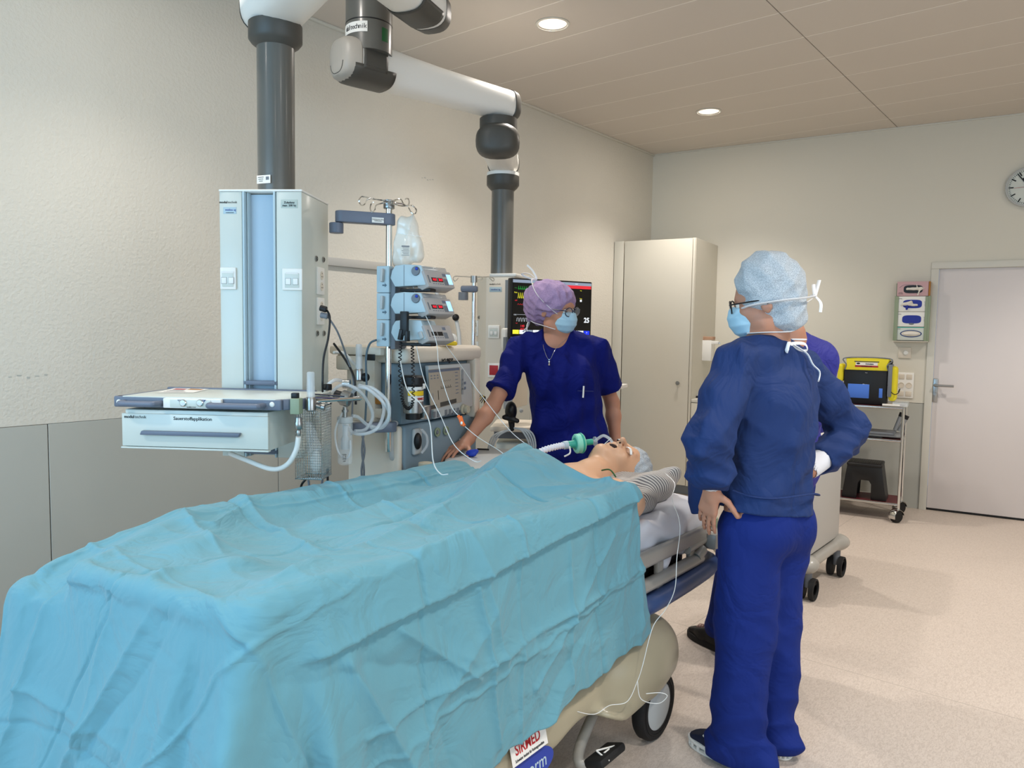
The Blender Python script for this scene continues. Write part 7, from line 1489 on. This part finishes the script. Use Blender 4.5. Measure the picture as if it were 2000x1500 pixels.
# grey tray device and tubes on the middle shelf
lt = thing('slide_tray','flat grey tray device with blue edge lying on the middle trolley shelf','tray',(0,0,0)); a, c = Sx(1680,850,.06), Sx(1758,850,.06)
m = MB(TT); m.box(((a.x+c.x)/2-.02,.17,zM+.03),(c.x-a.x+.06,.26,.018),.004); m.ob('tray_body','mid_grey',lt); m = MB(TT); m.box(((a.x+c.x)/2-.03,.15,zM+.048),(c.x-a.x-.02,.24,.018),.006); m.ob('device','grey_plastic',lt); m = MB(TT); m.box(((a.x+c.x)/2-.05,.12,zM+.014),(.14,.18,.014),.004); m.ob('black_base','black',lt)
for k, (p0, p1) in enumerate((((1748,840),(1762,806)),((1756,842),(1772,812)))):
    a, c = TT @ Sx(*p0,.22), TT @ Sx(*p1,.22); m = MB(); m.cyl(a,a.lerp(c,.78),.016,n=20); o = m.ob('folding_leg','mid_grey',None); tag(o,('left','right')[k]+' of the two grey tubes with black ends leaning on the middle trolley shelf','tube','leaning tubes'); m = MB(); m.cyl(a.lerp(c,.78),c,.018,n=20,bev=.002); m.ob('end_cap','black',o)
# clear box and papers on the top shelf
bx_ = thing('clear_box','shallow clear plastic box at the right end of the trolley top','box',(0,0,0)); a, c = Sx(1743,798,.02), Sx(1773,786,.02); m = MB(TT)
m.box(((a.x+c.x)/2,.10,zT3+.013),(c.x-a.x,.18,.002)); 
for x in (a.x,c.x): m.box((x,.10,zT3+.028),(.002,.18,.03))
for y in (.01,.19): m.box(((a.x+c.x)/2,y,zT3+.028),(c.x-a.x,.002,.03))
m.ob('box_walls','clear_plastic',bx_)
pp = thing('paper_stack','pale pink papers at the front edge of the trolley top','papers',(0,0,0)); a, c = Sx(1722,793,.0), Sx(1762,791,.0); m = MB(TT); m.box(((a.x+c.x)/2-.01,.05,zT3+.019),(c.x-a.x-.02,.10,.010),.001,rot=(0,0,4)); m.ob('sheets','paper',pp)
# yellow and black device bag
bg = thing('device_bag','yellow and black padded device bag with blue pockets on the trolley top','bag',(0,0,0)); B = lambda px, py, y=.07: on_y(TT,px,py,y)
zb0 = zT3+.009; xl5, xr5 = B(1648,740).x, B(1733,740).x; zt5 = B(1690,700).z; zy = B(1690,722).z
m = MB(TT); m.box(((xl5+xr5)/2,.16,(zb0+zy)/2),(xr5-xl5,.17,zy-zb0),.008); bd = m.ob('front_pouch','black',bg)
q0, q1, q2, q3 = B(1650,722), B(1735,724), B(1737,700), B(1654,698)
m = MB(TT @ Matrix.Rotation(rad(90),4,'X')); m.prism([(q0.x,zy-.005),(q1.x,zy-.005),(q1.x-.012,zy+(zt5-zy)*.4),(q2.x+.004,zt5),(q3.x-.004,zt5),(q0.x+.012,zy+(zt5-zy)*.4)],-.215,-.068,.006); fl_ = m.ob('yellow_flap','yellow_fabric',bg)
pi = [(q0.x,zy-.004),(q0.x+.010,zy+(zt5-zy)*.4),(q3.x-.006,zt5+.002),(q2.x+.006,zt5+.002),(q1.x-.010,zy+(zt5-zy)*.4),(q1.x,zy-.004)]
m = MB(TT); m.tube([(x,.070,z) for x, z in pi],.005,n=8,k=6); m.ob('piping','grey_plastic',fl_)
T = TT @ face(((xl5+xr5)/2+.005,.0675,B(1693,711).z),(1,0,0),(0,0,1)); a, c = B(1673,711), B(1716,711); Wt = c.x-a.x
m = MB(T); m.box((0,.001,0),(Wt,.024,.001)); l1 = m.ob('name_label','paper',fl_); text(l1,'lettering','immulate',.019,'ink',T @ Matrix.Translation((.022,.001,.001)),bold=.0004,sx=.85)
m = MB(T); m.ell((-Wt*.38,.003,.0005),(.014,.007,.0008)); m.ob('emblem','ink',l1)
m = MB(T); m.box((0,.019,0),(Wt+.02,.008,.001)); m.ob('black_bar','dark_grey',fl_); m = MB(T); m.box((0,-.019,0),(Wt+.01,.014,.001)); l2 = m.ob('red_label','red_plate',fl_); text(l2,'lettering','TRAINING UNIT',.012,'ink',T @ Matrix.Translation((0,-.019,.001)),bold=.0002,sx=.95)
for x0, x1, y0, y1 in ((1655,1698,776,751),(1716,1724,777,759)):
    a, c = B(x0,y0), B(x1,y1); m = MB(TT); m.box(((a.x+c.x)/2,.072,(a.z+c.z)/2),(c.x-a.x,.006,c.z-a.z),.002); m.ob('blue_pocket','royal_blue_light',bd)
T = TT @ face((B(1691,751).x,.0725,B(1691,751).z),(1,0,0),(0,0,1)); text(bd,'lettering','Medtronic'[0:0]+'●Medirec',.012,'white_plastic',T)
T = TT @ face((B(1692,728).x,.0725,B(1692,728).z),(1,0,0),(0,0,1)); text(bd,'lettering','Lifeaid'[0:0]+'Laerd'[0:0]+'Tasca',.008,'white_plastic',T)
def sidebag(px0, px1, y0, y1, name):
    a, c = B(px0,y1,.12), B(px1,y0,.12); S = SDF(np.array(TT @ Vector(((a.x+c.x)/2,.14,(a.z+c.z)/2)))-.22,np.array(TT @ Vector(((a.x+c.x)/2,.14,(a.z+c.z)/2)))+.22,.006); ct = TT @ Vector(((a.x+c.x)/2,.15,(a.z+c.z)/2)); S.box(ct,((c.x-a.x)/2,.08,(c.z-a.z)/2),.025,0,rot=(0,0,8)); return S.ob(name,'yellow_fabric',bg)
sidebag(1735,1754,716,783,'side_pocket'); sidebag(1636,1650,710,745,'side_pocket')
m = MB(TT); a, c = B(1734,775), B(1738,712); m.box(((a.x+c.x)/2+.008,.13,(a.z+c.z)/2),(.03,.17,c.z-a.z),.006); m.ob('grey_side_panel','grey_plastic',bg)
m = MB(TT); m.box((B(1739,712).x,.10,B(1739,712).z),(.026,.03,.06),.006,rot=(0,12,0)); m.ob('black_handle','black',bg)
m = MB(TT); m.tube([(B(x,y).x,.05,B(x,y).z) for x, y in ((1733,748),(1738,762),(1747,770),(1755,767),(1758,759),(1755,765))],.0035,n=8); m.ob('cord','black',bg)
# ================================================================ glove box holder, switches, socket block, clock
gh = thing('glove_box_holder','pale green metal glove box holder on the back wall beside the door','holder',(X0,Y0,0),math.degrees(BA))
G = lambda px, py, y=-.085: LT(px,py,y)
xg0, xg1 = G(1750,600).x, G(1812,600).x; 
zz_ = [G(1780,y).z for y in (549.5,578.5,609,638.5,665)]
for k in range(4): zt6, zb6 = zz_[k], zz_[k+1]
m = MB(); m.box((xg0-.006,-.046,(zz_[1]+zz_[4])/2-.003),(.012,.09,zz_[1]-zz_[4]+.01),.002); m.ob('side_rail','sage',gh); m = MB(); m.box((xg1+.010,-.046,(zz_[1]+zz_[4])/2-.003),(.018,.09,zz_[1]-zz_[4]+.01),.002); m.ob('side_rail','sage',gh)
for s_, x in ((1,xg0),(-1,xg1)): m = MB(); m.box((x+s_*.008,-.092,(zz_[1]+zz_[4])/2-.003),(.022,.003,zz_[1]-zz_[4]),.001); m.ob('front_lip','sage',gh)
m = MB(); m.box(((xg0+xg1)/2,-.046,zz_[4]-.008),(xg1-xg0+.03,.092,.006),.001); m.ob('base_plate','cream_plastic',gh)
m = MB(); m.box(((xg0+xg1)/2,-.003,(zz_[0]+zz_[4])/2),(xg1-xg0+.02,.006,zz_[0]-zz_[4]-.02)); m.ob('back_plate','sage',gh)
def oval(w, h, n=32, e=.6): return [(w*math.copysign(abs(math.cos(2*PI*i/n))**e,math.cos(2*PI*i/n)),h*math.copysign(abs(math.sin(2*PI*i/n))**e,math.sin(2*PI*i/n))) for i in range(n)]
GB = (('pink glove box, topmost in the wall holder','pink_box','latex','black'),('white glove box with blue and white gloves poking out, second from top','white_plastic','latex','nitrile'),('white glove box with blue oval opening, third from top','white_plastic',None,'nitrile'),('white glove box with blue rimmed oval, lowest in the holder','white_enamel','latex','jean_blue'))
for k, (lb, mb2, glv, hole) in enumerate(GB):
    t = thing('glove_box',lb,'glove box',(X0,Y0,0),math.degrees(BA),'glove boxes in the holder'); h = zz_[k]-zz_[k+1]; zc = (zz_[k]+zz_[k+1])/2; xc = (xg0+xg1)/2
    m = MB(); m.box((xc,-.048,zc),(xg1-xg0-.004,.080,h-.003),.002); cr3 = m.ob('carton',mb2,t)
    T = face((xc+.004,-.0885,zc+(.0 if k else -.004)),(1,0,0),(0,0,1)); w_ = (xg1-xg0)*.30
    m = MB(T); m.prism(oval(w_*(1.15 if k == 3 else 1),h*.27,e=1 if k == 3 else .55),0,.0012); m.ob('opening',hole,cr3)
    if k == 2: m = MB(T); m.prism(oval(.02,.008,20,1),0,.0014,mtx=Matrix.Translation((0,-h*.30,0))); m.ob('thumb_notch','grey_plastic',cr3)
    if glv:
        c = np.array(Tb @ Vector((xc+(.008 if k==0 else -.012 if k==1 else .004),-.094,zc))); S = SDF(c-.13,c+.13,.0035); bx = np.array(bt); 
        if k == 0: S.cap(c-bx*.045,c+bx*.055+V3(0,0,-.002),.012,.013,.01); S.cap(c+bx*.05,c+bx*.035+V3(0,0,-.05),.010,.007,.01); S.cap(c+bx*.03,c+bx*.02+V3(0,0,.035),.008,.005,.01); S.cap(c+bx*.05,c+bx*.08+V3(0,0,.004),.008,.005,.01)
        elif k == 1: S.cap(c-bx*.04,c+bx*.005+V3(0,0,.012),.013,.016,.01); S.cap(c-bx*.05+V3(0,0,-.006),c+bx*.05+V3(0,0,-.012),.010,.010,.01); S.cap(c-bx*.05,c-bx*.07+V3(0,0,-.012),.008,.006,.01)
        else: S.ell(c,(.062,.012,.018),.01,rot=(0,0,math.degrees(BA)))
        S.warp(folds(100+k,5,.0016,40,120,1)); o = S.ob('glove',glv,t,relax=1); o.matrix_parent_inverse = Tb.inverted()
        if k == 1: S = SDF(c-.09,c+.09,.0035); S.cap(c-bx*.02+V3(0,0,-.015),c-bx*.025+V3(0,0,-.042),.010,.009,.01); o = S.ob('glove',hole,t,relax=1); o.matrix_parent_inverse = Tb.inverted()
    T2 = face((xg0+.03,-.0885,zc+h*(.34 if k else -.30)),(1,0,0),(0,0,1)); text(cr3,'lettering',('LATEX\nGLOVES','NITRIL','NITRIL','LATEX')[k],.010,'ink',T2)
    if k in (1,2): T2 = face((xg1-.02,-.0885,zc),(0,0,1),(-1,0,0)); text(cr3,'lettering','nitril',.022,'mid_grey',T2)
    if k == 0: m = MB(); m.tube([(xg0+.02,-.0885,zc+.01),(xg0+.05,-.0885,zc+.032),(xg0+.10,-.0885,zc+.034),(xc+.03,-.0885,zc+.025)],.0012,n=5); m.ob('print_curve','slate',cr3); m = MB(); m.box((xg1+.006,-.048,zc),(.012,.080,h-.004),.001); m.ob('brown_side','rust',cr3)
    if k == 3: m = MB(T); m.prism(oval(w_*1.02,h*.20,e=1),0,.0016); m.ob('opening_inner','cream_plastic',cr3); m = MB(); m.box((xc,-.0885,zc+h*.46),(xg1-xg0-.008,.001,.006)); m.ob('teal_stripe','teal_plastic',cr3)
wz = thing('thermostat','small square white room thermostat under the glove boxes','thermostat',(X0,Y0,0),math.degrees(BA)); p = LT(1767,689,-.002)
m = MB(); m.box((p.x,-.006,p.z),(.098,.012,.092),.003); w1 = m.ob('plate','cream_plastic',wz); m = MB(face((p.x+.008,-.012,p.z),(1,0,0),(0,0,1))); m.lathe([(0,.012),(.016,.011),(.020,.004),(.022,0)],n=28); m.ob('dial','white_plastic',w1)
sk = thing('switch_block','white block of switches and sockets behind the yellow bag on the back wall','switch',(X0,Y0,0),math.degrees(BA)); a, c = LT(1752,727,-.002), LT(1783,778,-.002)
m = MB(); m.box(((a.x+c.x)/2-.01,-.005,(a.z+c.z)/2),(c.x-a.x+.02,.010,a.z-c.z),.003); pl2 = m.ob('frame','white_plastic',sk)
for i, x in enumerate((c.x-.036,c.x-.095)):
    for j in range(3):
        z = a.z-(a.z-c.z)*(j+.5)/3
        if j == 1: m = MB(face((x,-.010,z),(1,0,0),(0,0,1))); m.lathe([(.024,0),(.024,.004),(.021,.004),(.020,.001),(0,.001)],n=28); m.ob('socket_outlet','cream_plastic',pl2)
        else: m = MB(); m.box((x,-.011,z),(.044,.006,.044),.002,rot=(3,0,0)); m.ob('rocker_switch','cream_plastic',pl2)
ck = thing('wall_clock','round white station style wall clock at the right edge above the door','clock',(X0,Y0,0),math.degrees(BA)); pT, pB = LT(2002,326,-.03), LT(2002,404,-.03); pl3 = LT(1963.5,366,-.03); rc = (pT.z-pB.z)/2; cx3, cz3 = pl3.x+rc, (pT.z+pB.z)/2; T = face((cx3,-.002,cz3),(1,0,0),(0,0,1))
m = MB(T); m.lathe([(rc*.93,0),(rc,.004),(rc,.040),(rc*.955,.046),(rc*.91,.040),(rc*.905,.030)],n=64); m.ob('case','light_grey',ck); m = MB(T); m.lathe([(0,.028),(rc*.91,.028)],n=64); dl_ = m.ob('dial','white_enamel',ck)
for i in range(60):
    a_ = 2*PI*i/60; big = i%5 == 0; L1 = rc*(.22 if big else .07); rr = rc*.86-L1/2; m = MB(T @ Matrix.Rotation(-a_,4,'Z')); m.box((0,rr,.029),(rc*(.06 if big else .022),L1,.001)); m.ob('hour_mark' if big else 'minute_mark','ink',dl_)
for nm, an, Lh, wd, mm_, z in (('hour_hand',-32,.52,.075,'ink',.031),('minute_hand',-37,.84,.05,'ink',.033),('second_hand',-93,.62,.014,'red_plate',.035)):
    m = MB(T @ Matrix.Rotation(rad(-an),4,'Z')); m.box((0,rc*(Lh/2-.1),z),(rc*wd,rc*(Lh+.2),.001)); m.ob(nm,mm_,ck)
# hairline marks and scuffs on the plaster are part of the place
for (px,py), w_, nm in (((835,350),.10,'wall_scuff'),((55,735),.14,'wall_scuff')):
    p = lwall(px,py); m = MB()
    for i in range(5): m.box((X0+.0008,p.y+(i-2)*w_*.25,p.z+.006*math.sin(i*2.1)),(.001,.012+.006*(i%2),.0035+.002*(i%3)))
    tag(m.ob(nm,'wall_panel',None),'faint grey scuff mark on the plaster '+('near the long white ceiling boom' if px > 400 else 'at the left edge above the grey boards'),'mark')
